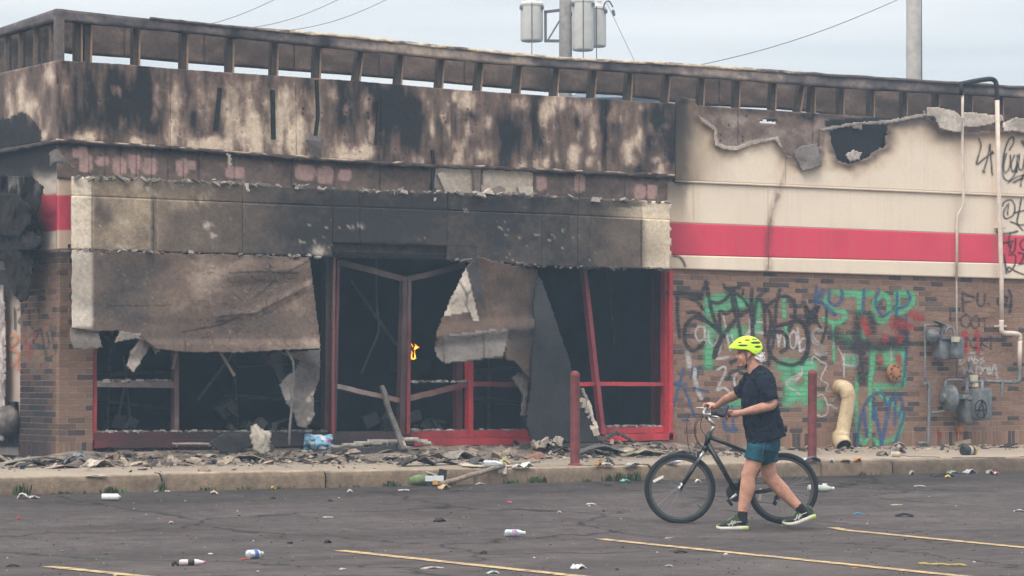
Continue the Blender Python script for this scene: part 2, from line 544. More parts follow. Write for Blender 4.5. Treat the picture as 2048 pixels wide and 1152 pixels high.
for i, (x0, x1) in enumerate(zip(kerb_x[:-1], kerb_x[1:])):
    n = max(4, int((x1 - x0) / 0.08)); V = []; C = []
    sx = np.linspace(x0 + 0.006, x1 - 0.006, n)
    lift = NPR.uniform(-0.012, 0.012); shift = NPR.uniform(-0.015, 0.015)
    prof = [(KERB_Y - 0.012, 0.10), (KERB_Y - 0.012, 0.385), (KERB_Y + 0.01, 0.428), (KERB_Y + 0.045, 0.447), (KERB_Y + 0.18, 0.452)]
    for x in sx:
        for k, (y, z) in enumerate(prof):
            q = fbm(np.array(x * 3.0), np.array(z * 9.0 + y * 4), 21, 4)
            e = fbm(np.array(x * 1.7), np.array(k * 3.1), 22, 3)
            V.append((x, y + shift + 0.022 * (float(q) - 0.5), z + (lift if k > 0 else 0) + 0.016 * (float(e) - 0.5) * (k > 0)))
            c = np.array([0.35, 0.28, 0.21]) if k >= 3 else np.array([0.175, 0.125, 0.085])
            if k == 1: c = np.array([0.20, 0.145, 0.10])
            if x > kerb_x[-5] - 0.2: c = c * 0.75
            C.append(c * (0.65 + 0.7 * float(q)))
    m_ = len(prof)
    Fk = [(a * m_ + k, (a + 1) * m_ + k, (a + 1) * m_ + k + 1, a * m_ + k + 1) for a in range(n - 1) for k in range(m_ - 1)]
    Fk += [tuple(range(m_ - 1, -1, -1)), tuple((n - 1) * m_ + k for k in range(m_))]
    link('kerb_stone', mesh_from('kerb_stone', V, Fk, np.array(C), True), kerb_m, pavement)

# ================================================================== the burnt store
store = thing('burnt_store', 'long burnt out single storey store with sooty cream fascia and brick walls', 'building')
M_soot = vmat('scorched_board', 0.9, 0.3, 22, 0.4, 55)
M_cream = vmat('cream_render', 0.8, 0.10, 40, 0.15, 130)
M_steel = vmat('burnt_steel', 0.75, 0.35, 18, 0.3, 60, 0.0)
M_brick = vmat('brick_face', 0.95, 0.28, 60, 0.5, 120)
M_char = mat('charred_black', (0.012, 0.012, 0.013), 0.95, 0, 0.5, 8, 0.4, 30)
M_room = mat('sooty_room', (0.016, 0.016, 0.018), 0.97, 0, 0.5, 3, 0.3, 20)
M_mortar = mat('mortar', (0.46, 0.38, 0.32), 0.95, 0, 0.3, 20, 0.4, 90)

LIGHT_, MID_, DARK_ = np.array([0.64, 0.51, 0.395]), np.array([0.195, 0.135, 0.110]), np.array([0.022, 0.021, 0.024])
def soot_ramp(D, light=LIGHT_, mid=MID_, dark=DARK_):
    D = np.clip(D, 0, 1)[..., None]
    a = np.clip(D / 0.5, 0, 1); b = np.clip((D - 0.5) / 0.5, 0, 1)
    a = a ** 0.9
    return (light * (1 - a) + mid * a) * (1 - b) + dark * b

def band(name, parent, m, top, bot, x0, x1, off, res, paint, mask=None, relief=None, thick=0.03, smooth=True, plane=W, ragged=0.0, seed=0):
    """sheet between two pixel polylines on the facade plane; stains, torn outline and buckling come from functions of place"""
    tf = polyf(top) if not callable(top) else top
    bf = polyf(bot) if not callable(bot) else bot
    a, b_ = plane(x0, float(tf(x0)), off), plane(x1, float(tf(x1)), off)
    nx = max(3, int(np.linalg.norm(a - b_) / res) + 1)
    h = np.linalg.norm(plane((x0 + x1) / 2, float(tf((x0 + x1) / 2)), off) - plane((x0 + x1) / 2, float(bf((x0 + x1) / 2)), off))
    ny = max(3, int(h / res) + 1)
    xs = np.linspace(x0, x1, nx)
    T, B = tf(xs), bf(xs)
    if ragged:
        T = T + ragged * (fbm(xs / 9.0, xs * 0 + seed, 31 + seed) - 0.5) * 2
        B = B + ragged * (fbm(xs / 9.0, xs * 0 + seed + 9, 37 + seed) - 0.5) * 2
    v = np.linspace(0, 1, ny)[:, None]
    PXs = np.repeat(xs[None, :], ny, 0); PYs = T[None, :] * (1 - v) + B[None, :] * v
    if ragged:
        PXs = PXs + ragged * (fbm(PYs / 9.0, PYs * 0 + seed, 41 + seed) - 0.5) * 2 * (np.abs(np.linspace(-1, 1, nx))[None, :] > 0.98)
    C = paint(PXs, PYs)
    V = plane(PXs, PYs, off if relief is None else off + relief(PXs, PYs))
    keep = None
    if mask is not None:
        cx = (PXs[:-1, :-1] + PXs[1:, 1:]) / 2; cy = (PYs[:-1, :-1] + PYs[1:, 1:]) / 2
        keep = mask(cx, cy)
    me = grid_mesh(name, V, C, keep, smooth)
    o = link(name, me, m, parent)
    if thick: solid(o, thick)
    return o

# --- profile lines of the facade, traced from the photograph
COP_T = [(113, 17), (240, 31), (451, 53), (700, 74), (900, 96), (1112, 117), (1350, 129), (1601, 147), (2048, 176), (2300, 192)]
COP_B = [(113, 41), (147, 44), (390, 66), (700, 99), (992, 127), (1348, 150), (1690, 176), (2048, 195), (2300, 210)]
SHE_B = [(113, 104), (144, 108), (260, 116), (359, 125), (537, 138.5), (700, 150.5), (865, 164), (1019, 178), (1095, 184), (1231, 190), (1317, 200), (1400, 211), (1530, 216), (1640, 226), (1700, 240), (2300, 276)]
UP_T = [(113, 121), (121, 121), (256, 129), (342, 137), (486, 147), (700, 161), (900, 178), (1095, 191.5), (1350, 207), (1420, 213)]
UP_B = [(113, 278), (121, 279), (330, 292), (560, 310), (700, 320), (860, 329), (1065, 337), (1350, 350), (1420, 354)]
MID_B = [(113, 352), (147, 354), (410, 364), (700, 381), (1067, 391), (1345, 405)]
SIGN_B = [(145, 498), (400, 506), (616, 512), (640, 513), (951, 522), (1084, 532), (1342, 538)]
BRICK_T = lambda x: 501 + (x - 116) * 0.0299

# --- roof edge: coping beam, its pale top flashing, studs, plywood behind
def steel_paint(X, Y):
    n = fbm(X / 26, Y / 12, 51, 5); n2 = fbm(X / 7, Y / 5, 52, 4)
    D = 0.66 + 0.75 * (n - 0.5) + 0.3 * (n2 - 0.5)
    D = D - 0.42 * sstep(480, 820, X) * sstep(0.35, 0.6, fbm(X / 80, Y * 0, 53)) - 0.1 * blob(X, Y, 1000, 110, 300, 60)
    D = D + 0.55 * (blob(X, Y, 470, 64, 14, 10) + blob(X, Y, 650, 82, 20, 9) + blob(X, Y, 1010, 112, 25, 10) + blob(X, Y, 1070, 120, 18, 8) + blob(X, Y, 1215, 133, 10, 10))
    return soot_ramp(D, np.array([0.48, 0.37, 0.29]), np.array([0.15, 0.125, 0.125]), np.array([0.03, 0.029, 0.033]))
band('coping_beam', store, M_steel, COP_T, COP_B, 113, 2300, 0.03, 0.025, steel_paint, None,
     lambda X, Y: 0.012 * (fbm(X / 30, Y / 30, 54) - 0.5), 0.10)
def flash_paint(X, Y):
    n = fbm(X / 30, Y / 3, 55, 4)
    t = sstep(430, 620, X) * (1 - sstep(1480, 1700, X))
    D = 0.75 - 0.75 * t * sstep(0.3, 0.55, n) - 0.2 * n
    return soot_ramp(D, np.array([0.66, 0.52, 0.38]), np.array([0.17, 0.14, 0.13]))
_ct = polyf(COP_T)
band('roof_flashing', store, M_steel, lambda x: _ct(x) - 3.5 - 2.2 * (fbm(x / 22.0, x * 0, 57) - 0.3) * sstep(430, 640, x), lambda x: _ct(x) + 2.0, 300, 2300, 0.045, 0.03,
     flash_paint, None, lambda X, Y: 0.03 * (fbm(X / 14, Y / 5, 56) - 0.4), 0.015)
def ply_paint(X, Y):
    n = fbm(X / 34, Y / 17, 58, 5)
    v = (Y - polyf(COP_B)(X)) / 60.0
    D = 0.54 + 0.75 * (n - 0.5) + 0.10 * sstep(700, 1500, X) - 0.2 * blob(X, Y, 1650, 200, 160, 40)
    return soot_ramp(D, np.array([0.42, 0.30, 0.23]), np.array([0.14, 0.10, 0.085]), np.array([0.026, 0.024, 0.026]))
ply_x = [120, 250, 410, 590, 760, 930, 1100, 1270, 1440, 1620, 1800, 1990, 2300]
for i, (a, b_) in enumerate(zip(ply_x[:-1], ply_x[1:])):
    band('plywood_sheet', store, M_soot, lambda x: polyf(COP_T)(x) + 6, SHE_B, a + 0.6, b_ - 0.6, -0.42, 0.04, ply_paint, None,
         lambda X, Y, i=i: 0.02 * (fbm(X / 40, Y / 40, 60 + i) - 0.5), 0.02)
studs = [(158, 158), (178, 176), (274, 273), (370, 369), (462, 461), (551, 549), (637, 634), (724, 711), (803, 796), (885, 878), (963, 955),
         (1040, 1033), (1115, 1108), (1190, 1183), (1262, 1256), (1337, 1330), (1406, 1402), (1476, 1474), (1549, 1546), (1606, 1594), (1627, 1625),
         (1684, 1684), (1745, 1744), (1811, 1810), (1875, 1875), (1941, 1941), (2003, 2003), (2066, 2066), (2130, 2130)]
def stud(p0, p1, w=0.085):
    """cold-formed C channel: web and two flanges"""
    b = MB(); d = (p1 - p0)
    c1 = (0.075, 0.058, 0.050); c2 = (0.30, 0.19, 0.13)
    x = np.array([1.0, 0, 0]); y = np.array([0, 1.0, 0])
    b.bar(p0, p1, w, 0.006, (0, 1, 0), c1)
    b.bar(p0 + x * w / 2 + y * 0.04, p1 + x * w / 2 + y * 0.04, 0.006, 0.08, (0, 1, 0), c2)  # right flange coloured lighter, as if lit
    b.bar(p0 + x * (w / 2 - .012) - y * .007, p1 + x * (w / 2 - .012) - y * .007, 0.022, 0.006, (0, 1, 0), (0.36, 0.23, 0.15))  # added rust-toned lip, painted paler to stand in for the lit flange
    b.bar(p0 - x * w / 2 + y * 0.04, p1 - x * w / 2 + y * 0.04, 0.006, 0.08, (0, 1, 0), c1)
    return b.build('stud', M_steel, store)
for xt, xb in studs:
    stud(W(xb, float(polyf(UP_T)(min(xb, 1400))) + 0.065 * max(0, xb - 1400) + 22, -0.10), W(xt, float(polyf(COP_B)(xt)) - 6, -0.10))

# --- upper fascia boards
LB = [(150, 276, 28, 12, 1.0), (190, 270, 22, 14, .9), (232, 178, 9, 16, .9, -25), (312, 190, 9, 26, 1.), (308, 230, 6, 20, .8), (245, 240, 9, 22, .7), (275, 283, 13, 8, .9),
      (350, 195, 20, 40, .8), (345, 255, 18, 40, .8), (385, 210, 12, 25, .5), (420, 200, 28, 60, .75), (470, 215, 42, 55, .9), (500, 260, 60, 40, .9), (430, 285, 50, 18, .95),
      (560, 230, 45, 60, .8), (600, 265, 40, 40, .9), (620, 215, 20, 40, .6), (665, 190, 20, 20, .5), (735, 205, 16, 22, .9), (692, 222, 8, 14, .8), (744, 262, 9, 22, .9), (722, 305, 34, 14, 1.),
      (690, 300, 28, 18, .5), (852, 200, 10, 40, .6), (864, 265, 9, 30, .6), (887, 232, 10, 12, .95), (898, 262, 8, 26, .7), (935, 200, 22, 26, .95), (915, 190, 12, 14, .9), (976, 250, 8, 14, .8), (918, 300, 20, 26, .7),
      (960, 310, 26, 16, .7), (935, 265, 8, 26, .5), (1035, 205, 22, 16, .8), (1090, 225, 22, 26, .9), (1115, 205, 40, 14, .8), (1165, 215, 30, 30, .7), (1190, 240, 14, 26, .6), (1160, 270, 10, 18, .6),
      (1185, 280, 10, 28, .8), (1150, 310, 16, 22, .9), (1180, 322, 14, 14, .9), (1113, 312, 10, 20, .8), (1090, 318, 8, 14, .7), (1232, 225, 14, 26, .9), (1225, 275, 8, 18, .6), (1255, 300, 14, 26, 1.),
      (1278, 285, 12, 30, .9), (1300, 262, 14, 18, .6), (1262, 322, 16, 12, .9), (1312, 318, 10, 10, .9), (1335, 325, 10, 10, .6), (1330, 250, 12, 14, .5), (1290, 215, 18, 12, .5)]
DB = [(230, 215, 60, 60, .35), (285, 180, 22, 40, .4), (290, 250, 12, 40, .4), (690, 240, 22, 40, .25), (800, 230, 36, 60, .55), (770, 200, 20, 30, .4), (1000, 260, 30, 50, .4), (1210, 260, 8, 90, .6),
      (1065, 240, 10, 60, .4), (1310, 235, 24, 22, .4), (1340, 280, 14, 50, .3), (940, 232, 14, 8, .4), (1155, 250, 6, 12, .5), (385, 235, 6, 22, .4)]
def upper_soot(X, Y):
    D = 0.72 + 1.05 * (fbm(X / 22, Y / 90, 71, 5) - 0.5) + 0.42 * (fbm(X / 6, Y / 26, 72, 4) - 0.5)
    w = 10 * (fbm(X / 16, Y / 24, 73) - 0.5); w2 = 22 * (fbm(X / 14, Y / 30, 74) - 0.5)
    lb = np.zeros_like(X)
    for t in LB:
        lb = np.maximum(lb, t[4] * blob(X + w * 1.3, Y + w2, t[0], t[1], t[2] * 1.05, t[3] * 1.15, t[5] if len(t) > 5 else 0))
    lb = sstep(0.10, 0.88, lb + 0.30 * (fbm(X / 7, Y / 12, 77, 3) - 0.5))
    D = D - (0.36 + 0.42 * fbm(X / 14, Y / 34, 78, 3)) * lb
    for t in DB: D = D + t[4] * blob(X + w, Y + w2, t[0], t[1], t[2], t[3])
    v = (Y - polyf(UP_T)(X)) / (polyf(UP_B)(X) - polyf(UP_T)(X))
    D = D - 0.42 * sstep(0.78, 1.0, v + .2 * (fbm(X / 9, Y / 9, 79) - .5)) * sstep(0.38, 0.6, fbm(X / 30, Y * 0, 75)) - .2 * blob(X, Y, 540, 285, 120, 30)
    for k in range(60):                                   # screw heads and burst blisters
        cx = 130 + 1215 * _hash(np.array([k]), np.array([3]), 9)[0]; vv = _hash(np.array([k]), np.array([4]), 9)[0]
        cy = polyf(UP_T)(cx) + (0.1 + 0.85 * vv) * (polyf(UP_B)(cx) - polyf(UP_T)(cx))
        D = D + 0.8 * blob(X, Y, cx, cy, 1.6, 1.8) - 0.25 * blob(X, Y, cx, cy + 2, 6, 6)
    for (cx, cy) in ((454, 219), (606, 217), (606, 227), (692, 225), (690, 233), (738, 198), (736, 226), (737, 234), (887, 235), (891, 244), (933, 240), (935, 218), (720, 303)):
        D = D + 0.9 * blob(X, Y, cx, cy, 2.0, 2.2)
    tint = fbm(X / 60, Y / 60, 76)
    C = soot_ramp(D)
    return C * (np.array([1.0, 0.97, 0.94]) * (1 + 0.16 * (tint - 0.5))[..., None])
up_cuts = [113, 342, 593, 760, 903, 1066, 1213, 1350]
for i, (a, b_) in enumerate(zip(up_cuts[:-1], up_cuts[1:])):
    band('fascia_panel', store, M_soot, lambda x: polyf(UP_T)(x) + 1.4 * (fbm(x / 8.0, x * 0, 80) - 0.5), UP_B, a + 0.35, b_ - (0.35 if i != 5 else 2.2), 0.09 + 0.004 * (i % 3), 0.015, upper_soot, None,
         lambda X, Y, i=i: 0.03 * (fbm(X / 60, Y / 50, 90 + i) - 0.5) + 0.006 * (fbm(X / 9, Y / 9, 91 + i) - 0.5), 0.03)
# old sign brackets left on the fascia
M_strap = mat('black_strap', (0.02, 0.02, 0.022), 0.7, 0.3, 0.4, 30)
for pts, w in (([(440, 176), (431, 262)], 7), ([(545, 180), (547, 279)], 7.5), ([(633, 160), (636, 230), (629, 288)], 5.5), ([(757, 205), (752, 290)], 5), ([(864, 300), (868, 330), (862, 391)], 6)):
    b = MB()
    for p, q in zip(pts[:-1], pts[1:]): b.bar(W(*p, 0.13), W(*q, 0.13), w / 165, 0.035, (0, 1, 0))
    b.build('strap', M_strap, store)
for p, s_ in (((628, 293), 0.10), ((855, 402), 0.07)):
    V = W(np.array([p[0] - 16, p[0] + 2, p[0] + 14, p[0] + 12, p[0] + 2, p[0] - 8]), np.array([p[1] - 14, p[1] - 22, p[1] - 10, p[1] + 8, p[1] + 22, p[1] + 10]) if s_ > .08 else np.array([p[1] - 8, p[1] - 9, p[1] - 6, p[1], p[1] + 14, p[1] + 4]), 0.16)
    V = V.copy(); V[2:4, 1] -= 0.05
    o = link('torn_bracket_patch', mesh_from('torn_bracket_patch', V, [(0, 5, 4), (0, 4, 3), (0, 3, 2), (0, 2, 1)], (0.11, 0.095, 0.095) if s_ > .08 else (0.45, 0.40, 0.35)), M_soot, store)
    solid(o, 0.012)
# ledge flashing under the boards, bent and torn pale in places
def ledge_paint(X, Y):
    n = fbm(X / 24, Y / 3, 101, 4)
    D = 0.85 - 0.7 * sstep(0.48, 0.62, n) * sstep(2.0, 0.0, Y - polyf(UP_B)(X) - 0.5)
    return soot_ramp(D)
_ub = polyf(UP_B)
band('ledge_flashing', store, M_soot, lambda x: _ub(x) - 1.0, lambda x: _ub(x) + 6.0 + 3 * (fbm(x / 14.0, x * 0, 103) - 0.5), 113, 1350, 0.14, 0.02, ledge_paint, None,
     lambda X, Y: 0.05 * (fbm(X / 12, Y / 4, 102) - 0.3), 0.02)

# --- sooty block band under the ledge
def mid_paint(X, Y):
    D = 0.62 + 0.5 * (fbm(X / 30, Y / 22, 110, 4) - 0.5) + 0.25 * (fbm(X / 6, Y / 6, 111, 3) - 0.5)
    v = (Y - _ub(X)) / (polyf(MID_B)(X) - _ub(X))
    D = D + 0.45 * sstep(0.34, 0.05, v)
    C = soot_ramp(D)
    pk = np.zeros_like(X)
    wob = 4 * (fbm(X / 8, Y / 8, 112) - 0.5)
    for (cx, cy, rx, ry) in ((171, 327, 13, 17), (205, 322, 13, 9), (238, 332, 13.5, 16), (269, 325, 13, 14), (269, 338, 7, 10), (300, 332, 13.5, 17), (365, 334, 12, 16), (385, 330, 7, 10), (610, 345, 20, 14), (650, 350, 16, 16),
                             (690, 350, 12, 12), (1083, 366, 10, 14), (1159, 366, 10, 18), (1280, 384, 11, 14), (1304, 384, 10, 14), (470, 345, 18, 12), (160, 305, 16, 10)):
        q = ((X + wob - cx) / rx) ** 4 + ((Y + wob - cy) / ry) ** 4
        pk = np.maximum(pk, sstep(1.5, 0.7, q))
    C = mixc(C, (0.54, 0.335, 0.295), pk * (0.65 + 0.3 * fbm(X / 9, Y / 9, 113)))
    cr = inpoly(X, Y, [(868, 332), (958, 334), (954, 388), (876, 386), (868, 372)]) | inpoly(X, Y, [(968, 336), (1067, 338), (1066, 392), (962, 388)])
    C = mixc(C, (0.66, 0.55, 0.44), cr * (0.75 + 0.25 * fbm(X / 12, Y / 12, 114)))
    return C
mid_cuts = [116] + [147 + 31.5 * k for k in range(1, 8)] + [398, 470, 583, 670, 760, 866, 960, 1067, 1158, 1250, 1346]
for i, (a, b_) in enumerate(zip(mid_cuts[:-1], mid_cuts[1:])):
    band('backing_block', store, M_soot, lambda x: _ub(x) - 4, lambda x: polyf(MID_B)(x) + 5, a + 0.5, b_ - 0.5, 0.02 + 0.006 * (i % 2), 0.025, mid_paint, None, None, 0.04)

# --- cream boards above the awning gap (broken slabs lying on the sign box)
for (poly_, c_, off_) in (([(876, 349), (886, 344), (910, 378), (905, 388), (893, 388)], (0.40, 0.34, 0.28), .16), ([(982, 378), (1000, 371), (1012, 378), (1008, 389), (985, 390)], (0.24, 0.2, 0.17), .2),
                          ([(1036, 374), (1066, 372), (1067, 391), (1042, 392)], (0.5, 0.42, 0.34), .19), ([(968, 386), (980, 376), (990, 389)], (0.6, 0.5, 0.4), .24), ([(948, 340), (962, 338), (960, 388), (950, 386)], (0.2, 0.16, 0.14), .1)):
    P = np.array([W(x, y, off_) for x, y in poly_])
    o = link('broken_slab', mesh_from('broken_slab', P, [tuple(range(len(P) - 1, -1, -1))], c_), M_soot, store); solid(o, 0.06)

# --- sign box boards
_mb = polyf(MID_B); _sb = polyf(SIGN_B)
CRK = [[(1185, 400), (1182, 440), (1176, 500)], [(1135, 410), (1140, 500)], [(718, 388), (720, 470)], [(660, 480), (800, 486), (950, 493)], [(951, 493), (953, 520)]]
def sign_paint(X, Y):
    n = fbm(X / 40, Y / 34, 121, 5); f = fbm(X / 8, Y / 8, 122, 4)
    D = 0.34 + 0.20 * sstep(300, 330, X) + 0.30 * sstep(380, 620, X) - 0.24 * sstep(1160, 1285, X) + 0.42 * (n - 0.5) + 0.22 * (f - 0.5)
    D = D + 0.22 * blob(X, Y, 700, 470, 150, 70) + 0.12 * blob(X, Y, 850, 430, 260, 80)
    D = D + 0.40 * blob(X, Y, 198, 412, 9, 18) + 0.3 * blob(X, Y, 212, 430, 14, 20) - 0.16 * blob(X, Y, 255, 440, 34, 30) - 0.2 * blob(X, Y, 330, 405, 60, 16)
    D = D + 0.35 * sstep(0.55, 0.7, fbm(X / 14, Y / 40, 123)) * blob(X, Y, 270, 372, 60, 9) - 0.35 * blob(X, Y, 400, 400, 26, 16) * sstep(.4, .6, fbm(X / 6, Y / 9, 127))
    C = soot_ramp(D, np.array([0.52, 0.40, 0.27]), np.array([0.165, 0.122, 0.094]), np.array([0.035, 0.032, 0.034]))
    t = sstep(188, 178, X + 3 * (fbm(Y / 6, X / 6, 124) - .5)) * (1 - 0.35 * sstep(0.5, 0.8, f))
    C = mixc(C, (0.72, 0.60, 0.47), t)
    t2 = np.clip(sstep(1278, 1300, X + 8 * (fbm(Y / 10, X / 10, 125) - 0.5)) * (1 - 0.5 * blob(X, Y, 1300, 500, 30, 30)) + 0.65 * inpoly(X, Y, [(1212, 416), (1345, 412), (1345, 440), (1212, 437)]) * sstep(1205, 1300, X), 0, 1)
    C = mixc(C, (0.76, 0.62, 0.46), t2 * (0.85 + 0.15 * f))
    s_ = sstep(0, 3, np.minimum(pline_d(X, Y, [(1284, 440), (1283, 530)]), 9))
    C = mixc(C, (0.07, 0.06, 0.055), 0.75 * sstep(6, 4, np.abs(X - 307.5)) * (0.5 + 0.7 * f) * (Y > 393))
    for ln in CRK: s_ = np.minimum(s_, 0.35 + 0.65 * sstep(0.3, 2.0, pline_d(X, Y, ln)))
    C = C * (0.45 + 0.55 * s_)[..., None]
    # flaked pale spots
    pale = sstep(0.84, 0.90, vnoise(X / 5.0, Y / 5.0, 126)) * sstep(0.58, 0.72, fbm(X / 50, Y / 30, 128))
    C = mixc(C, (0.5, 0.43, 0.35), 0.6 * pale)
    for (cx, cy, r_) in ((252, 444, 6), (414, 450, 8), (638, 502, 12), (702, 455, 4), (722, 452, 5), (425, 470, 6), (930, 420, 4), (1127, 497, 3)):
        C = mixc(C, (0.56, 0.48, 0.39), np.clip(1.2 * blob(X + 16 * (fbm(X / 4, Y / 4, 129) - .5), Y + 14 * (fbm(X / 3, Y / 5, 130) - .5), cx, cy, r_, r_ * 0.7), 0, 1) * 0.85)
    return C
sign_cuts = [145, 185, 307, 486, 665, 720, 895, 1085, 1155, 1283, 1343]
_mid_line = lambda x: np.interp(x, [145, 480, 700, 1100, 1343], [391, 405, 414, 428, 440])
def sign_relief(X, Y):
    return 0.018 * (fbm(X / 50, Y / 50, 131) - 0.5) + 0.006 * (fbm(X / 7, Y / 7, 132) - 0.5)
for i, (a, b_) in enumerate(zip(sign_cuts[:-1], sign_cuts[1:])):
    last = i == len(sign_cuts) - 2
    mk = (lambda X, Y: X < 1341 + 5 * (fbm(Y / 9, Y * 0, 133) - 0.5) + 3 * (fbm(Y / 3, Y * 0, 134) - .5)) if last else None
    band('sign_board', store, M_soot, lambda x: _mb(x) - 1 + 4 * (fbm(x / 6.0, x * 0, 135) - 0.5), _mid_line, a + 0.35, b_ - 0.2, 0.205, 0.022, sign_paint, mk, sign_relief, 0.05)
    if 665 <= a < 895:
        band('sign_board', store, M_soot, _mid_line, lambda x: _sb(x) - 28, a + 0.35, b_ - 0.2, 0.225, 0.022, sign_paint, None, sign_relief, 0.05)
        band('soffit_board', store, M_soot, lambda x: _sb(x) - 29, _sb, a + 0.35, b_ - 0.2, 0.12, 0.022, lambda X, Y: soot_ramp(0.82 + 0.4 * (fbm(X / 12, Y / 9, 137, 4) - 0.5)), None, sign_relief, 0.05)
    else:
        band('sign_board', store, M_soot, lambda x: _mid_line(x) + 0.4, lambda x: _sb(x) + 2 * (fbm(x / 5.0, x * 0, 136) - 0.5), a + 0.35, b_ - 0.2, 0.225 + 0.005 * (i % 2), 0.022, sign_paint, mk, sign_relief, 0.05)
# underside of the sign box
pA, pB = W(145, 500, 0.2), W(1340, 538, 0.2)
MB().box(((pA[0] + pB[0]) / 2, -0.02, (pA[2] + pB[2]) / 2 + 0.06), ((pB[0] - pA[0]) / 2 - 0.03, 0.15, 0.02)).build('sign_box_soffit', M_char, store)
# crumbling render edge along the top and bottom of the sign box
def torn_edge(line, x0, x1, off, seed, cl, n_, parent=None, size=(3, 9)):
    b = MB(); rr = random.Random(seed)
    for k in range(n_):
        x = rr.uniform(x0, x1); y = float(line(x)) + rr.uniform(-2.5, 2)
        p = W(x, y, off + rr.uniform(-0.04, 0.06)); s_ = rr.uniform(*size) / 165
        R = np.array(Matrix.Rotation(rr.uniform(-0.6, 0.6), 3, 'Y') @ Matrix.Rotation(rr.uniform(-0.8, 0.8), 3, 'X'))
        c = np.array(cl) * rr.uniform(0.3, 1.25)
        b.box(p, (s_ * rr.uniform(0.5, 1.3), s_ * 0.35, s_ * rr.uniform(0.2, 0.6)), R, c, rr.uniform(0.4, 1))
    o = b.build('crumbled_edge', M_soot, store); o['kind'] = 'stuff'
torn_edge(_mb, 150, 1340, 0.20, 3, (0.27, 0.235, 0.21), 170)
torn_edge(lambda x: _sb(x) + 1, 150, 640, 0.24, 4, (0.25, 0.22, 0.2), 60, size=(2, 6))
torn_edge(_sb, 900, 1340, 0.22, 5, (0.14, 0.12, 0.11), 80, size=(2, 7))

# --- scorched cream end of the wall at the corner, with the red stripe
def corner_paint(X, Y, dark=0.0):
    n = fbm(X / 18, Y / 26, 141, 4)
    C = np.ones(X.shape + (3,)) * np.array([0.56, 0.42, 0.32])
    st = ((Y > 389) & (Y < 462)).astype(float)
    C = mixc(C, (0.52, 0.045, 0.085), st * 0.96)
    D = sstep(372, 330, Y + 22 * (n - 0.5)) * 0.95
    C = mixc(C, (0.04, 0.036, 0.038), np.clip(D, 0, 1))
    return C * (0.85 + 0.3 * n)[..., None]
band('corner_panel', store, M_cream, lambda x: x * 0 + 282, lambda x: x * 0 + 499, 116, 150, 0.0, 0.02, corner_paint, None, None, 0.05)
def side_corner_paint(X, Y):
    C = corner_paint(X, Y)
    C = mixc(C, (0.70, 0.64, 0.57), ((Y < 386) | (Y > 463)) * 0.6 * sstep(340, 365, Y))
    n = fbm(X / 14, Y / 14, 142, 4)
    D = sstep(96, 68, X + 16 * (n - 0.5) + 0.10 * (462 - Y) * (Y < 395) - 10 * blob(X, Y, 80, 480, 40, 30))
    D = np.maximum(D, sstep(395, 300, Y + 60 * (n - 0.5)) * 0.9)
    C = mixc(C, (0.030, 0.028, 0.031), np.clip(D, 0, 0.97))
    return C
band('side_panel', store, M_cream, lambda x: 279 + (116 - x) * 0.18, lambda x: x * 0 + 500 - (116 - x) * -0.06, -60, 115.6, 0.0, 0.02, side_corner_paint, None, lambda X, Y: 0.02 * (fbm(X / 20, Y / 20, 143) - .5), 0.05, plane=SD)

# --- left side of the building: sooty boards, coping, studs, melted awning, painted door panel
S_COP_T = lambda x: 17 + (113 - x) * 0.339
S_COP_B = lambda x: 41 + (113 - x) * 0.27
S_UP_T = lambda x: 121 + (113 - x) * 0.22
S_UP_B = lambda x: 279 + (113 - x) * 0.18
band('coping_beam', store, M_steel, S_COP_T, S_COP_B, -70, 113, 0.03, 0.03, steel_paint, None, None, 0.10, plane=SD)
def side_soot(X, Y):
    D = 0.62 + 0.8 * (fbm(X / 12, Y / 60, 151, 5) - 0.5) + 0.25 * (fbm(X / 6, Y / 14, 152, 3) - 0.5)
    for (cx, cy, rx, ry, a) in ((98, 150, 12, 24, .7), (42, 195, 8, 40, .6), (58, 220, 8, 30, .6), (20, 210, 8, 40, .5), (80, 235, 5, 30, .5), (88, 270, 6, 12, .6), (70, 205, 6, 20, .6)):
        D = D - a * blob(X + 8 * (fbm(X / 9, Y / 14, 153) - .5), Y, cx, cy, rx, ry)
    pk = inpoly(X + 5 * (fbm(X / 5, Y / 5, 154) - .5), Y + 10 * (fbm(X / 6, Y / 6, 155) - .5), [(-40, 250), (20, 235), (42, 222), (60, 232), (84, 265), (82, 292), (-40, 300)])
    D = D + 0.6 * pk
    return soot_ramp(D)
band('fascia_panel', store, M_soot, S_UP_T, S_UP_B, -70, 113, 0.09, 0.022, side_soot, None, lambda X, Y: 0.03 * (fbm(X / 20, Y / 40, 156) - .5), 0.03, plane=SD)
band('ledge_flashing', store, M_soot, lambda x: S_UP_B(x) - 1, lambda x: S_UP_B(x) + 7, -70, 114, 0.14, 0.03, ledge_paint, None, lambda X, Y: 0.04 * (fbm(X / 8, Y / 4, 157) - .3), 0.02, plane=SD)
band('plywood_sheet', store, M_soot, lambda x: S_COP_T(x) + 6, lambda x: S_UP_T(x) + 6, -70, 112, -0.16, 0.04, lambda X, Y: ply_paint(X + 900, Y) * 0.7 + 0.02, None, None, 0.02, plane=SD)
for xx in (16, 44, 74, 106):
    b = MB(); p0 = SD(xx, S_UP_T(xx) + 14, -0.05); p1 = SD(xx, S_COP_B(xx) - 3, -0.05)
    b.bar(p0, p1, 0.006, 0.09, (1, 0, 0), (0.20, 0.15, 0.12)).bar(p0, p1, 0.09, 0.006, (1, 0, 0), (0.09, 0.08, 0.08))
    b.build('stud', M_steel, store)
MB().bar(W(118, 128, 0.0), W(118, 38, 0.0), 0.09, 0.09, (0, 1, 0), (0.14, 0.11, 0.10)).build('corner_post', M_steel, store)

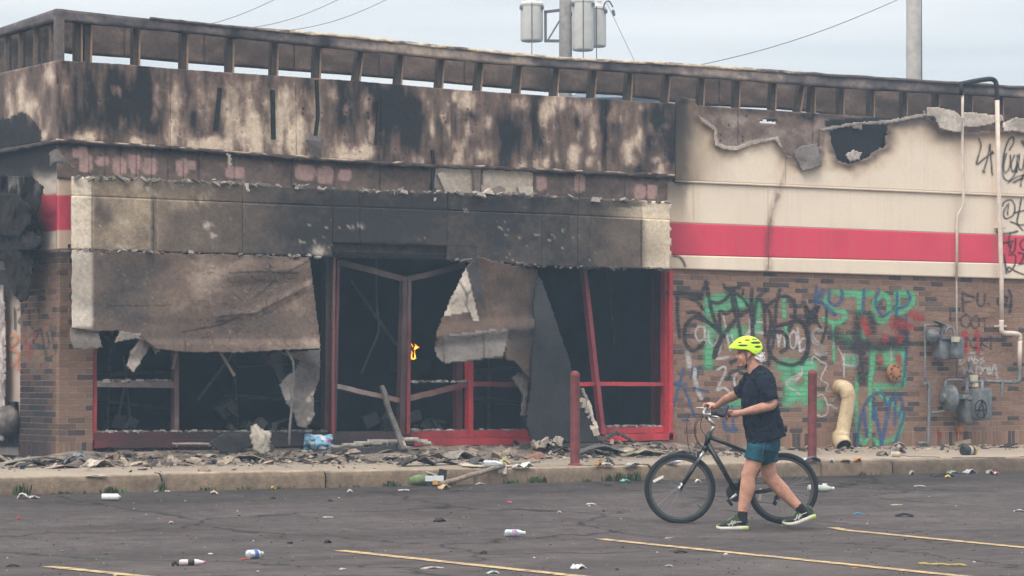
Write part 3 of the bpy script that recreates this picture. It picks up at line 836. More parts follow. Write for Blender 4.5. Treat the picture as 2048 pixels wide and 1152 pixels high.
# --- right hand cream wall: torn upper board, grey board behind, ledge, lower board with stripe
LEDGE = lambda x: 362 + (x - 1365) * 0.0425
def cream(X, Y, seed):
    n = fbm(X / 60, Y / 60, seed, 4)
    C = np.ones(X.shape + (3,)) * np.array([0.81, 0.67, 0.53])
    C = C * (0.93 + 0.14 * n)[..., None]
    dr = sstep(0.62, 0.72, vnoise(X / 4.0, Y * 0 + 3, seed + 3)) * sstep(0.45, 0.7, fbm(X / 30, Y / 120, seed + 4))
    C = mixc(C, (0.46, 0.34, 0.22), 0.08 * dr)
    D = sstep(1420, 1352, X + 26 * (fbm(X / 20, Y / 40, seed + 5) - 0.5))            # smoke licking round the burnt end
    C = mixc(C, (0.36, 0.25, 0.15), 0.55 * D); C = mixc(C, (0.05, 0.045, 0.045), sstep(0.5, 1.0, D) * 0.9 * sstep(470, 340, Y))
    crack = [(1575, 300), (1566, 350), (1556, 388), (1541, 440), (1536, 470), (1537, 540)]
    dc = pline_d(X + 3 * (fbm(X / 5, Y / 9, seed + 6) - .5), Y, crack)
    C = mixc(C, (0.34, 0.22, 0.13), 0.50 * np.exp(-(dc / 9) ** 2) * (0.2 + 1.0 * fbm(X / 9, Y / 14, seed + 7)))
    C = mixc(C, (0.12, 0.08, 0.06), 0.6 * np.exp(-(dc / 1.2) ** 2) * sstep(.3, .6, fbm(X / 9, Y / 14, seed + 8)))
    C = mixc(C, (0.4, 0.27, 0.15), 0.5 * np.exp(-(pline_d(X, Y, [(1386, 365), (1388, 440)]) / 1.6) ** 2))
    return C
TORN = [(1352, 206), (1360, 196), (1389, 198), (1399, 232), (1416, 246), (1431, 258), (1433, 284), (1451, 292), (1474, 292), (1495, 281), (1519, 279), (1553, 273), (1562, 292), (1574, 310), (1585, 316), (1600, 326), (1636, 322),
        (1640, 284), (1641, 258), (1660, 253), (1664, 290), (1676, 322), (1697, 328), (1731, 318), (1772, 291), (1777, 244), (1810, 240), (1854, 231), (1880, 262), (1930, 266), (1990, 262), (2048, 262), (2300, 270)]
HOLE = [(1660, 255), (1664, 290), (1676, 322), (1697, 328), (1731, 318), (1772, 291), (1777, 246)]
def torn_d(X, Y):
    wob = 5 * (fbm(X / 7, Y / 7, 161) - 0.5)
    return pline_d(X + wob, Y + wob, TORN)
def right_paint(X, Y):
    C = cream(X, Y, 162)
    d = torn_d(X, Y)
    w = 9 + 22 * fbm(X / 22, Y / 22, 163) + 14 * blob(X, Y, 1880, 265, 120, 30)
    C = mixc(C, (0.42, 0.27, 0.15), 0.7 * np.exp(-(d / (w * 1.3)) ** 2))
    C = mixc(C, (0.15, 0.11, 0.10), 0.9 * np.exp(-(d / (w * 0.62)) ** 2))
    top = sstep(262, 246, Y + 10 * (fbm(X / 16, Y / 10, 164) - 0.5)) * sstep(1775, 1800, X)
    C = mixc(C, (0.17, 0.13, 0.12), 0.85 * top * (0.5 + 0.6 * fbm(X / 10, Y / 10, 165)))
    C = mixc(C, (0.30, 0.20, 0.12), 0.5 * sstep(1480, 1390, X + 40 * (fbm(X / 20, Y / 30, 170, 3) - .5)))
    C = mixc(C, (0.045, 0.038, 0.036), 0.97 * sstep(1418, 1362, X + 22 * (fbm(X / 12, Y / 30, 169, 4) - .5)) * (0.6 + .4 * sstep(340, 230, Y)))
    return C
tf_ = polyf(TORN)
def right_mask(X, Y):
    wob = 4 * (fbm(X / 6, Y / 6, 166) - 0.5)
    ok = Y + wob > tf_(X) - 0.5
    hole = inpoly(X + wob, Y + wob, HOLE)
    return ok & ~hole
def right_relief(X, Y):
    d = torn_d(X, Y)
    dc = pline_d(X, Y, [(1575, 300), (1566, 350), (1556, 388), (1541, 440), (1536, 540)])
    return 0.05 * np.exp(-(d / 9) ** 2) * (fbm(X / 10, Y / 10, 167) - 0.1) + 0.012 * np.exp(-(dc / 4) ** 2) + 0.006 * (fbm(X / 90, Y / 90, 168) - .5)
for i, (a, b_) in enumerate(((1351, 1572), (1572.5, 2300))):
    band('cream_panel', store, M_cream, lambda x: x * 0 + 192 + (x > 1850) * 20, lambda x: LEDGE(x) - 1, a, b_, 0.06, 0.02, right_paint, right_mask, right_relief, 0.035)
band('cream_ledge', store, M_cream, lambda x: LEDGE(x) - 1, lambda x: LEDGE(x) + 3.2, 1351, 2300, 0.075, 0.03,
     lambda X, Y: cream(X, Y, 172) * 0.8, None, None, 0.04)  # cream darkened to stand in for the shadow line
STR_T = lambda x: 445 + (x - 1340) * 0.038
STR_B = lambda x: 510 + (x - 1340) * 0.0255
def lower_paint(X, Y, red=False):
    C = cream(X, Y, 172)
    sh = C.mean(-1, keepdims=True) / 0.595
    if red: C = np.array([0.60, 0.055, 0.095]) * sh * (0.92 + 0.16 * fbm(X / 30, Y / 60, 175, 5))[..., None]
    C = mixc(C, (0.34, 0.27, 0.21), 0.07 * sstep(0.55, 0.75, fbm(X / 5, Y / 160, 176, 3)))
    dc = pline_d(X, Y, [(1556, 388), (1541, 440), (1536, 470), (1537, 540)])
    C = mixc(C, (0.16, 0.06, 0.07), 0.55 * np.exp(-(dc / 7) ** 2) * sstep(0.4, 0.6, fbm(X / 9, Y / 18, 173)))
    # soft grey-brown streaks behind the pipes
    for xx in (1913, 1992):
        C = mixc(C, (0.30, 0.26, 0.25), 0.22 * np.exp(-((X - xx) / 7) ** 2))
    return C
for a, b_ in ((1336, 1536.6), (1537, 2300)):
    for nm_, e0, e1 in (('cream_panel', lambda x: LEDGE(x) + 3, STR_T), ('red_stripe', STR_T, STR_B), ('cream_panel', STR_B, lambda x: BRICK_T(x) - 0.5)):
        band(nm_, store, M_cream, e0, e1, a, b_, 0.05, 0.018, (lambda X, Y: lower_paint(X, Y, True)) if nm_ == 'red_stripe' else lower_paint, None, lambda X, Y: 0.5 * right_relief(X, Y + 0), 0.045)
# grey scorched board behind the torn top, with its own gaps
def grey_paint(X, Y):
    D = 0.42 + 0.7 * (fbm(X / 20, Y / 24, 181, 5) - 0.5) + 0.25 * (fbm(X / 7, Y / 7, 182, 3) - .5) + 1.0 * inpoly(X, Y, [(1650, 240), (1790, 232), (1800, 300), (1730, 345), (1660, 340)]) + 0.3 * blob(X, Y, 1620, 235, 30, 12)  # polygon: dark patch painted for the unlit inside of the hole
    D = D + 0.35 * sstep(232, 215, Y - (X - 1400) * 0.05)
    for cx, cy in ((1441, 270), (1441, 281), (1486, 274), (1486, 282), (1493, 232), (1458, 250), (1377, 202)):
        D = D + 0.9 * blob(X, Y, cx, cy, 2, 2)
    return soot_ramp(D, np.array([0.47, 0.40, 0.34]))
GT = lambda x: 211 + (x - 1400) * 0.066
def grey_mask(X, Y):
    gap = inpoly(X, Y + 2 * (fbm(X / 5, Y / 5, 183) - .5), [(1518, 240), (1556, 239), (1552, 246), (1522, 246)])
    return ~gap
for a, b_ in ((1352, 1476), (1477, 1626), (1627, 1700), (1700.5, 2300)):
    band('backing_board', store, M_soot, GT, lambda x: GT(x) + 130, a, b_, 0.0, 0.025, grey_paint, grey_mask, lambda X, Y: 0.02 * (fbm(X / 30, Y / 30, 184) - .5), 0.02)
def flap(name, poly_, off, c, bulge=0.08, seed=0, parent=store, thick=0.012, res=0.013, m=None, spots=None, lift=None, holes=None):
    """torn loose sheet: outline in the photograph's pixels, with its own standoff, curl and stains"""
    xs = [p[0] for p in poly_]; ys = [p[1] for p in poly_]
    x0, x1, y0, y1 = min(xs) - 2, max(xs) + 2, min(ys) - 2, max(ys) + 2
    nx = max(6, int((x1 - x0) / 150 / res)); ny = max(6, int((y1 - y0) / 165 / res))
    X, Y = np.meshgrid(np.linspace(x0, x1, nx), np.linspace(y0, y1, ny))
    of = off + bulge * (fbm((X - x0) / 46 + seed, (Y - y0) / 40, 190 + seed, 2, .25) - 0.35) + .008 * (fbm(X / 9, Y / 9, 192, 2) - .5)
    if lift is not None: of = of + lift(X, Y)
    V = W(X, Y, of)
    n = 0.65 * fbm(X / 34, Y / 40, 195 + seed, 4) + 0.35 * fbm(X / 5, Y / 6, 197 + seed, 3)
    C = np.ones(X.shape + (3,)) * A3(c) * (0.35 + 1.3 * n)[..., None]
    if spots is not None: C = spots(X, Y, C)
    wob = 3.0 * (fbm(X / 6, Y / 6, 198 + seed) - 0.5)
    keep = inpoly((X + wob)[:-1, :-1], (Y + wob)[:-1, :-1], poly_)
    me = grid_mesh(name, V, C, keep)
    o = link(name, me, m if m else M_soot, parent)
    return solid(o, thick)
flap('torn_flap', [(1586, 302), (1606, 290), (1634, 286), (1642, 330), (1618, 338), (1604, 340), (1592, 318)], 0.12, (0.20, 0.17, 0.16), 0.12, 1)
flap('torn_flap', [(1706, 244), (1724, 246), (1722, 258), (1702, 254)], 0.02, (0.42, 0.36, 0.31), 0.05, 2)
flap('torn_flap', [(1690, 308), (1706, 299), (1722, 304), (1718, 318), (1700, 322)], 0.09, (0.52, 0.45, 0.40), 0.05, 3)
flap('torn_flap', [(1852, 212), (1876, 214), (1908, 220), (1924, 236), (1922, 262), (1906, 262), (1880, 256), (1868, 232), (1853, 230)], 0.15, (0.54, 0.46, 0.39), 0.07, 4, thick=.006)
flap('torn_flap', [(1926, 222), (1960, 226), (2004, 230), (2006, 240), (1984, 246), (1956, 252), (1926, 252)], 0.13, (0.54, 0.46, 0.39), 0.07, 5, thick=.006)
flap('torn_flap', [(2004, 244), (2030, 234), (2060, 236), (2120, 244), (2120, 268), (2060, 266), (2030, 260), (2008, 262)], 0.16, (0.54, 0.46, 0.39), 0.07, 6, thick=.006)
flap('torn_flap', [(1399, 232), (1418, 244), (1433, 257), (1435, 284), (1452, 291), (1476, 291), (1500, 281), (1522, 278), (1555, 272), (1566, 296), (1560, 294), (1550, 280), (1522, 285), (1502, 290), (1476, 299), (1450, 299), (1430, 290), (1427, 260), (1402, 241)], 0.10, (0.44, 0.36, 0.30), 0.06, 7, thick=.005)
flap('torn_flap', [(1640, 258), (1664, 251), (1720, 243), (1776, 239), (1850, 226), (1856, 231), (1780, 246), (1720, 248), (1668, 256), (1644, 263)], 0.10, (0.30, 0.25, 0.22), 0.05, 8, thick=.005)
flap('torn_flap', [(98, 304), (112, 296), (130, 318), (150, 334), (147, 338), (128, 326), (112, 322), (100, 332)], 0.2, (0.15, 0.13, 0.12), 0.1, 9)
flap('torn_flap', [(453, 306), (461, 308), (462, 330), (456, 334)], 0.22, (0.42, 0.36, 0.3), 0.03, 10)
flap('torn_flap', [(487, 366), (494, 364), (498, 382), (494, 384)], 0.30, (0.5, 0.44, 0.38), 0.03, 11)

# ------------------------------------------------------------------ brickwork
BZ0 = 0.54                                              # pavement level at the wall
CO, BL, MJ = 0.0677, 0.2032, 0.0098                     # course, brick length, joint
SOLD = 0.19                                             # soldier course at the foot
brick_cache = {}
def brick_colour(px, py, rr):
    u = rr.random()
    if u < 0.16: c = np.array([0.095, 0.070, 0.064])
    elif u < 0.25: c = np.array([0.18, 0.108, 0.080])
    else: c = np.array([0.290, 0.170, 0.118]) * rr.uniform(0.86, 1.12)
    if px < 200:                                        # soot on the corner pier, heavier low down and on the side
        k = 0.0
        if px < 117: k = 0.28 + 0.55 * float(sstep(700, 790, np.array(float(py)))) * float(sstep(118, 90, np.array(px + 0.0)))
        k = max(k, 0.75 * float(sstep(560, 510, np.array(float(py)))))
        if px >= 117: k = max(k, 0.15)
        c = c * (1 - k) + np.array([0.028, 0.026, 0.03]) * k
    return c
def unit_brick(c):
    key = tuple(int(round(v / 0.012)) for v in c)
    if key not in brick_cache:
        b = MB().box((0, 0, 0), (0.5, 0.5, 0.5), None, np.array(key) * 0.012)
        brick_cache[key] = mesh_from('brick', b.V, b.F, np.array(b.C))
    return brick_cache[key]
brick_wall = thing('brick_wall', None, None); brick_wall.parent = store
rest = MB(); singles = []
def wall_bricks(x0, x1, ztop_f, side, seed):
    """running bond above a soldier course; side=False front face along x, True left face along y"""
    rr = random.Random(seed); out = []
    def add(a0, a1, z0, z1):
        if a1 - a0 < 0.02: return
        ac, zc = (a0 + a1) / 2, (z0 + z1) / 2
        proud = rr.uniform(-0.0015, 0.002)
        if not side:
            c = (ac, 0.045 - proud, zc); sz = (a1 - a0, 0.09, z1 - z0)
        else:
            c = (0.045 - proud, ac, zc); sz = (0.09, a1 - a0, z1 - z0)
        px, py = PX((c[0] if not side else 0, 0 if not side else c[1], zc))
        out.append((c, sz, brick_colour(float(px), float(py), rr), float(px), float(py)))
    n = int((x1 - x0) / (CO)) + 1
    for k in range(n):
        a0 = x0 + k * CO; a1 = min(a0 + CO - MJ, x1)
        add(a0, a1, BZ0 - 0.02, BZ0 + SOLD)
    z = BZ0 + SOLD + MJ; row = 0
    while z < 3.2:
        a = x0 - (BL + MJ) * (0.5 if row % 2 else 0.0)
        while a < x1:
            a0, a1 = max(a, x0), min(a + BL, x1)
            zt = z + CO - MJ
            if zt <= ztop_f((a0 + a1) / 2): add(a0, a1, z, zt)
            elif z < ztop_f((a0 + a1) / 2) - 0.01: add(a0, a1, z, ztop_f((a0 + a1) / 2))
            a += BL + MJ
        z += CO; row += 1
    return out
zf = float(W(150, 501, 0)[2])
XW0, XW1, XW2 = float(W(185, 800, 0)[0]), float(W(1341, 700, 0)[0]), float(W(2230, 700, 0)[0])
zr = lambda x: zf
allb = wall_bricks(0.0, XW0, zr, False, 1) + wall_bricks(0.094, 1.12, zr, True, 2) + wall_bricks(XW1, XW2, zr, False, 3)
inview = [b for b in allb if -20 < b[3] < 2060]
order = sorted(inview, key=lambda b: CAM[1] * 0 + np.linalg.norm(np.array(b[0]) - CAM))
pick = set(id(b) for b in order[:300])
for b in allb:
    if id(b) in pick:
        o = bpy.data.objects.new('brick', unit_brick(b[2])); COL.objects.link(o)
        if not o.data.materials: o.data.materials.append(M_brick)
        o.location = b[0]; o.scale = b[1]; o.parent = brick_wall
    else:
        rest.box(b[0], (b[1][0] / 2, b[1][1] / 2, b[1][2] / 2), None, b[2])
# soldier bricks under the shop window sill
rr = random.Random(8); a = XW0
while a < XW1 - 0.05:
    c = brick_colour(500, 700, rr) * (0.45 if a < 4.4 else 0.8)
    rest.box((a + CO / 2 - MJ / 2, 0.105, BZ0 + 0.09), ((CO - MJ) / 2, 0.045, 0.105), None, c)
    a += CO
o = rest.build('brickwork', M_brick, brick_wall); o['kind'] = 'stuff'
mo = MB()
mo.box(((XW1 + XW2) / 2, 0.056, (BZ0 + zf) / 2), ((XW2 - XW1) / 2, 0.05, (zf - BZ0) / 2 + 0.02))
mo.box((XW0 / 2 + 0.005, 0.06, (BZ0 + zf) / 2), (XW0 / 2, 0.054, (zf - BZ0) / 2 + 0.02))
mo.box((0.058, 0.62, (BZ0 + zf) / 2), (0.05, 0.50, (zf - BZ0) / 2 + 0.02))
mo.box(((XW0 + XW1) / 2, 0.155, BZ0 + 0.08), ((XW1 - XW0) / 2, 0.05, 0.10))
mo.build('mortar_bed', M_mortar, brick_wall)

# ------------------------------------------------------------------ the shell and the black room behind the shop front
XE = XW2 + 2.0
sh = MB()
sh.box((XE / 2, 9.0, 2.7), (XE / 2, 0.1, 2.2)); sh.box((XE, 4.6, 2.7), (0.1, 4.4, 2.2)); sh.box((0.16, 5.2, 2.7), (0.1, 3.9, 2.2))
sh.build('rear_wall', M_mortar, store)
MB().box((XE / 2, 4.6, 4.22), (XE / 2, 4.3, 0.08)).build('flat_roof', M_char, store)
MB().box((XE / 2, 4.7, 0.50), (XE / 2 - 0.05, 4.35, 0.06)).build('shop_floor', M_room, store)
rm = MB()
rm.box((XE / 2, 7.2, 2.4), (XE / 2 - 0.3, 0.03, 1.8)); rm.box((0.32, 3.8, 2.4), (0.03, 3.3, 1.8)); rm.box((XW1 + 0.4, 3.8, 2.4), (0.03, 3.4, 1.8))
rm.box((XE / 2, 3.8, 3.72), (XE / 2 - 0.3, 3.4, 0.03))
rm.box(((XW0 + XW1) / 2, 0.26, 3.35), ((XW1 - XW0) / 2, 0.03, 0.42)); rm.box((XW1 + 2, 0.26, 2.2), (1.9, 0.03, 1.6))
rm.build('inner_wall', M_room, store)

# ------------------------------------------------------------------ shop front frames
front = thing('shop_front', None, None); front.parent = store
M_red = vmat('red_frame_paint', 0.55, 0.3, 25, 0.15, 60, 0.0, 0.4)
RED, DRED, BURN, ASH = (0.50, 0.035, 0.045), (0.26, 0.03, 0.035), (0.045, 0.032, 0.032), (0.30, 0.25, 0.22)
def member(name, p, q, wpx, d=0.09, off=-0.10, c0=RED, c1=None, n=8, seed=0, w2=None):
    """frame bar split along its length so that burnt and painted stretches differ"""
    rr = random.Random(seed + int(p[0] * 7 + p[1])); b = MB()
    P = [np.array(W(p[0] + (q[0] - p[0]) * k / n, p[1] + (q[1] - p[1]) * k / n, off)) for k in range(n + 1)]
    w = wpx / 160.0
    t = P[-1] - P[0]; t /= np.linalg.norm(t); a = np.array([0, 1.0, 0]); u = np.cross(t, a)
    V = []; C = []
    c1 = c1 if c1 is not None else c0
    for k in range(n + 1):
        f = (k / n) ** .35 if name.startswith('sill') and p[0] < 600 else k / n
        f = float(np.clip(f + rr.uniform(-0.15, 0.15), 0, 1))
        c = (A3(c0) * (1 - f) + A3(c1) * f) * rr.uniform(0.7, 1.15)
        j = rr.uniform(-0.004, 0.004)
        for i, s_ in ((-1, -1), (1, -1), (1, 1), (-1, 1)):
            V.append(P[k] + u * (w / 2 * i + j) + a * d / 2 * s_); C.append(c)
    Fq = [(3, 2, 1, 0), tuple(n * 4 + k for k in range(4))]
    for k in range(n):
        for s_ in range(4):
            Fq.append((k * 4 + s_, k * 4 + (s_ + 1) % 4, (k + 1) * 4 + (s_ + 1) % 4, (k + 1) * 4 + s_))
    me = mesh_from(name, V, Fq, np.array(C))
    bm = bmesh.new(); bm.from_mesh(me); bmesh.ops.recalc_face_normals(bm, faces=bm.faces); bm.to_mesh(me); bm.free()
    return link(name, me, M_red, front)
PINKRED = (0.42, 0.05, 0.06)
member('mullion', (187, 640), (187, 882), 7, c0=DRED, c1=RED)
member('rail', (190, 767), (352, 770), 11, 0.07, c0=ASH, c1=(0.14, 0.10, 0.10))
member('mullion', (350, 640), (350, 868), 9, c0=(0.10, 0.07, 0.07), c1=(0.18, 0.10, 0.09))
member('sill', (185, 873), (640, 871), 16, 0.10, c0=(0.13, 0.026, 0.028), c1=(0.03, 0.025, 0.024), n=16)
member('sill_plate', (184, 888), (660, 885), 14, 0.16, off=-0.06, c0=(0.14, 0.024, 0.028), c1=(0.03, 0.025, 0.024), n=16)
member('sill', (640, 871), (818, 870), 15, 0.10, c0=BURN, c1=(0.06, 0.03, 0.03), n=10)
member('sill_plate', (660, 885), (825, 883), 11, 0.15, off=-0.06, c0=BURN, c1=BURN, n=10)
member('sill', (815, 869), (1058, 867), 14, 0.10, c0=DRED, c1=RED, n=10)
member('sill_plate', (822, 884), (1062, 882), 14, 0.17, off=-0.06, c0=(0.30, 0.03, 0.035), c1=RED, n=10)
member('mullion', (654, 512), (652, 878), 13, 0.10, c0=(0.03, 0.024, 0.024), c1=(0.07, 0.024, 0.025), n=12)
member('mullion', (663, 512), (660, 878), 6, 0.14, off=-0.07, c0=(0.16, 0.10, 0.085), c1=(0.22, 0.03, 0.035), n=12)
member('mullion', (673, 520), (666, 870), 6, 0.10, c0=(0.15, 0.03, 0.035), c1=(0.06, 0.04, 0.04), n=12)
member('door_header', (674, 524), (810, 560), 11, 0.10, c0=(0.05, 0.04, 0.038), c1=(0.13, 0.075, 0.065))
member('door_header', (808, 560), (928, 531), 10, 0.10, c0=(0.12, 0.075, 0.065), c1=(0.09, 0.065, 0.06))
member('mullion', (808, 556), (800, 870), 11, 0.10, off=-0.09, c0=(0.09, 0.06, 0.055), c1=(0.06, 0.025, 0.026), n=14)
member('mullion', (816, 560), (813, 868), 7, 0.09, off=-0.07, c0=(0.08, 0.06, 0.058), c1=(0.24, 0.03, 0.035), n=14)
member('door_rail', (666, 771), (798, 801), 9, 0.08, c0=(0.30, 0.26, 0.23), c1=(0.20, 0.09, 0.08))
member('door_rail', (812, 798), (936, 768), 10, 0.08, c0=(0.20, 0.14, 0.12), c1=(0.18, 0.03, 0.032))
member('mullion', (938, 640), (938, 874), 10, 0.10, off=-0.08, c0=RED, c1=RED)
member('mullion', (916, 660), (915, 872), 15, 0.08, off=-0.55, c0=(0.10, 0.02, 0.025), c1=(0.12, 0.025, 0.03))
member('rail', (943, 768), (1056, 769), 9, 0.08, c0=DRED, c1=(0.15, 0.05, 0.05))
member('rail', (1140, 768), (1328, 768), 8, 0.08, c0=RED, c1=PINKRED)
member('mullion', (1166, 535), (1204, 868), 9, 0.09, off=-0.07, c0=(0.14, 0.03, 0.035), c1=(0.34, 0.05, 0.06), n=12)
member('mullion', (1337, 538), (1337, 882), 9, 0.12, off=-0.04, c0=RED, c1=RED)
member('mullion', (1328, 538), (1328, 880), 7, 0.10, off=-0.09, c0=DRED, c1=RED)
member('mullion', (1311, 538), (1311, 850), 15, 0.08, off=-0.5, c0=(0.07, 0.012, 0.015), c1=(0.11, 0.02, 0.025))
member('sill', (1195, 861), (1336, 859), 12, 0.10, c0=DRED, c1=RED)
member('sill_plate', (1205, 875), (1341, 873), 14, 0.16, off=-0.06, c0=RED, c1=RED)
def crumbs(line, x0, x1, off, n_, seed, cl):
    b = MB(); rr = random.Random(seed)
    for k in range(n_):
        x = rr.uniform(x0, x1); p = W(x, float(line(x)) - rr.uniform(-0.5, 1.5), off + rr.uniform(-.05, .05)); s_ = rr.uniform(0.006, 0.028)
        R = np.array(Matrix.Rotation(rr.uniform(0, 3), 3, 'Z') @ Matrix.Rotation(rr.uniform(-.5, .5), 3, 'X'))
        b.box(p, (s_ * rr.uniform(1, 2), s_, s_ * 0.5), R, np.array(cl) * rr.uniform(0.3, 1.3), rr.uniform(.4, 1))
    o = b.build('sill_ash', M_soot, front); o['kind'] = 'stuff'
crumbs(lambda x: 864 - 0.002 * x, 192, 655, -0.10, 150, 4, (0.33, 0.29, 0.26))
crumbs(lambda x: 861, 820, 1050, -0.10, 60, 5, (0.34, 0.30, 0.27))
crumbs(lambda x: 853, 1210, 1320, -0.14, 90, 6, (0.28, 0.25, 0.23))
crumbs(lambda x: 763, 815, 930, -0.10, 30, 7, (0.30, 0.27, 0.25)); crumbs(lambda x: 762, 200, 345, -0.10, 40, 8, (0.38, 0.34, 0.31))
# ------------------------------------------------------------------ sheets of cladding hanging off the front
SHEET_T = [(140, 499), (400, 508), (618, 514)]
SHEET_B = [(143, 655), (195, 663), (236, 661), (240, 676), (284, 674), (315, 698), (369, 704), (479, 705), (560, 700), (638, 697)]
def z4(pts): return [(x / 2.924, 360 + y / 2.924) for x, y in pts]
CRK4 = [z4([(1340, 545), (1480, 535), (1740, 545)]), z4([(1280, 800), (1500, 780), (1650, 700), (1810, 620)]), z4([(1060, 890), (1280, 850), (1400, 800)]), z4([(1490, 690), (1560, 630), (1600, 590)]),
        z4([(1680, 540), (1800, 480)]), z4([(1080, 890), (1085, 1000)]), z4([(650, 735), (1000, 735)])]
def sheet_paint(X, Y):
    n = fbm(X / 45, Y / 38, 201, 5); f = fbm(X / 7, Y / 7, 202, 4)
    D = 0.63 + 0.50 * (n - 0.5) + 0.22 * (f - 0.5) + 0.16 * blob(X, Y, 260, 590, 110, 60) - 0.30 * blob(X, Y, 420, 560, 60, 40, -35) - 0.2 * blob(X, Y, 330, 620, 40, 40) - 0.15 * sstep(520, 630, X)
    D = D + 0.25 * blob(X, Y, 310, 640, 60, 12) - 0.13 * sstep(676, 694, Y) * sstep(200, 300, X)
    C = soot_ramp(D, np.array([0.45, 0.35, 0.27]), np.array([0.145, 0.099, 0.076]), np.array([0.035, 0.032, 0.034]))
    rg = np.abs(fbm(X / 75, Y / 34, 207, 4) - 0.5)
    C = C * (1 - 0.6 * sstep(.010, .002, rg) * sstep(330, 430, X))[..., None]
    C = mixc(C, (0.44, 0.36, 0.29), 0.22 * sstep(.78, .88, vnoise(X / 5, Y / 4, 208)) * sstep(.5, .65, fbm(X / 30, Y / 30, 209)))
    t = sstep(190, 180, X + 4 * (f - .5)) * (0.55 + 0.5 * sstep(600, 640, Y) + 0.5 * sstep(540, 505, Y) * 0.5) * (0.6 + 0.6 * f)
    C = mixc(C, (0.62, 0.54, 0.45), np.clip(t, 0, 1) * sstep(660, 648, Y))
    for k, ln in enumerate(CRK4):
        d = pline_d(X + 4 * (fbm(X / 6, Y / 6, 203) - .5), Y + 4 * (fbm(X / 6, Y / 6, 204) - .5), ln)
        C = C * (1 - 0.75 * np.exp(-(d / (1.8 if k < 5 else 1.2)) ** 2))[..., None]
    return C
def sheet_relief(X, Y):
    v = (Y - 505) / 200.0
    r = 0.05 + 0.20 * v + 0.07 * blob(X, Y, 400, 580, 60, 60, -30) - 0.04 * blob(X, Y, 300, 560, 70, 50) + 0.05 * sstep(1, 0, np.abs(Y - 545 + (X - 500) * 0.1) / 30) * sstep(380, 480, X)
    d = pline_d(X, Y, CRK4[1])
    r = r + 0.02 * sstep(14, 0, d) + 0.035 * (fbm(X / 60, Y / 60, 205, 2, .3) - 0.5) + 0.05 * sstep(676, 690, Y) * sstep(220, 320, X)
    return r
def sheet_mask(X, Y):
    wob = 3.5 * (fbm(X / 6, Y / 6, 206) - .5)
    right = np.interp(Y, [505, 560, 620, 660, 698], [617, 625, 632, 638, 641])
    return (X + wob < right) & ~inpoly(X + wob, Y + wob, [(236, 664), (290, 676), (262, 684), (232, 690), (205, 690), (200, 666)])
band('hanging_sheet', store, M_soot, SHEET_T, SHEET_B, 144, 644, 0.19, 0.013, sheet_paint, sheet_mask, sheet_relief, 0.012, ragged=2)
flap('hanging_scrap', [(139, 656), (196, 664), (204, 694), (175, 698), (147, 697), (140, 680)], 0.34, (0.20, 0.17, 0.15), 0.10, 21)
flap('hanging_scrap', [(228, 684), (240, 662), (290, 668), (320, 700), (310, 706), (296, 680), (270, 676)], 0.40, (0.26, 0.22, 0.19), 0.06, 22)
flap('hanging_scrap', [(284, 676), (304, 684), (266, 745), (254, 730), (262, 706)], 0.36, (0.30, 0.25, 0.22), 0.16, 23, thick=0.03)
flap('hanging_scrap', [(560, 706), (640, 698), (636, 760), (626, 790), (628, 830), (612, 856), (594, 850), (588, 826), (572, 806), (558, 770), (574, 748), (590, 742), (600, 720)], 0.20, (0.17, 0.145, 0.135), 0.30, 24,
     spots=lambda X, Y, C: mixc(mixc(C, (0.42, 0.35, 0.29), sstep(.5, .6, fbm(X / 14, Y / 14, 231)) * inpoly(X, Y, [(592, 822), (628, 780), (630, 830), (604, 858)])), (0.30, 0.26, 0.24), 0.8 * inpoly(X, Y, [(558, 760), (590, 742), (586, 800), (570, 800)])))
flap('hanging_scrap', [(520, 715), (560, 700), (570, 760), (560, 770), (548, 740)], -0.25, (0.05, 0.045, 0.045), 0.1, 25)
cab = MB()
cab.tube([W(*p, o_) for p, o_ in (((570, 690), .40), ((576, 706), .42), ((586, 722), .43), ((588, 745), .42), ((584, 775), .40), ((583, 820), .40), ((580, 850), .40), ((578, 890), .45))], 0.016, 6)
cab.build('hanging_cable', mat('grey_cable', (0.16, 0.145, 0.14), 0.8, 0, .4, 20), store, True)
MB().bar(W(438, 700, 0.1), W(469, 752, 0.22), 0.03, 0.02, (0, 1, 0), (0.34, 0.28, 0.23)).build('hanging_lath', M_soot, store)
MB().bar(W(352, 706, 0.0), W(346, 738, 0.06), 0.03, 0.02, (0, 1, 0), (0.3, 0.24, 0.2)).build('hanging_lath', M_soot, store)
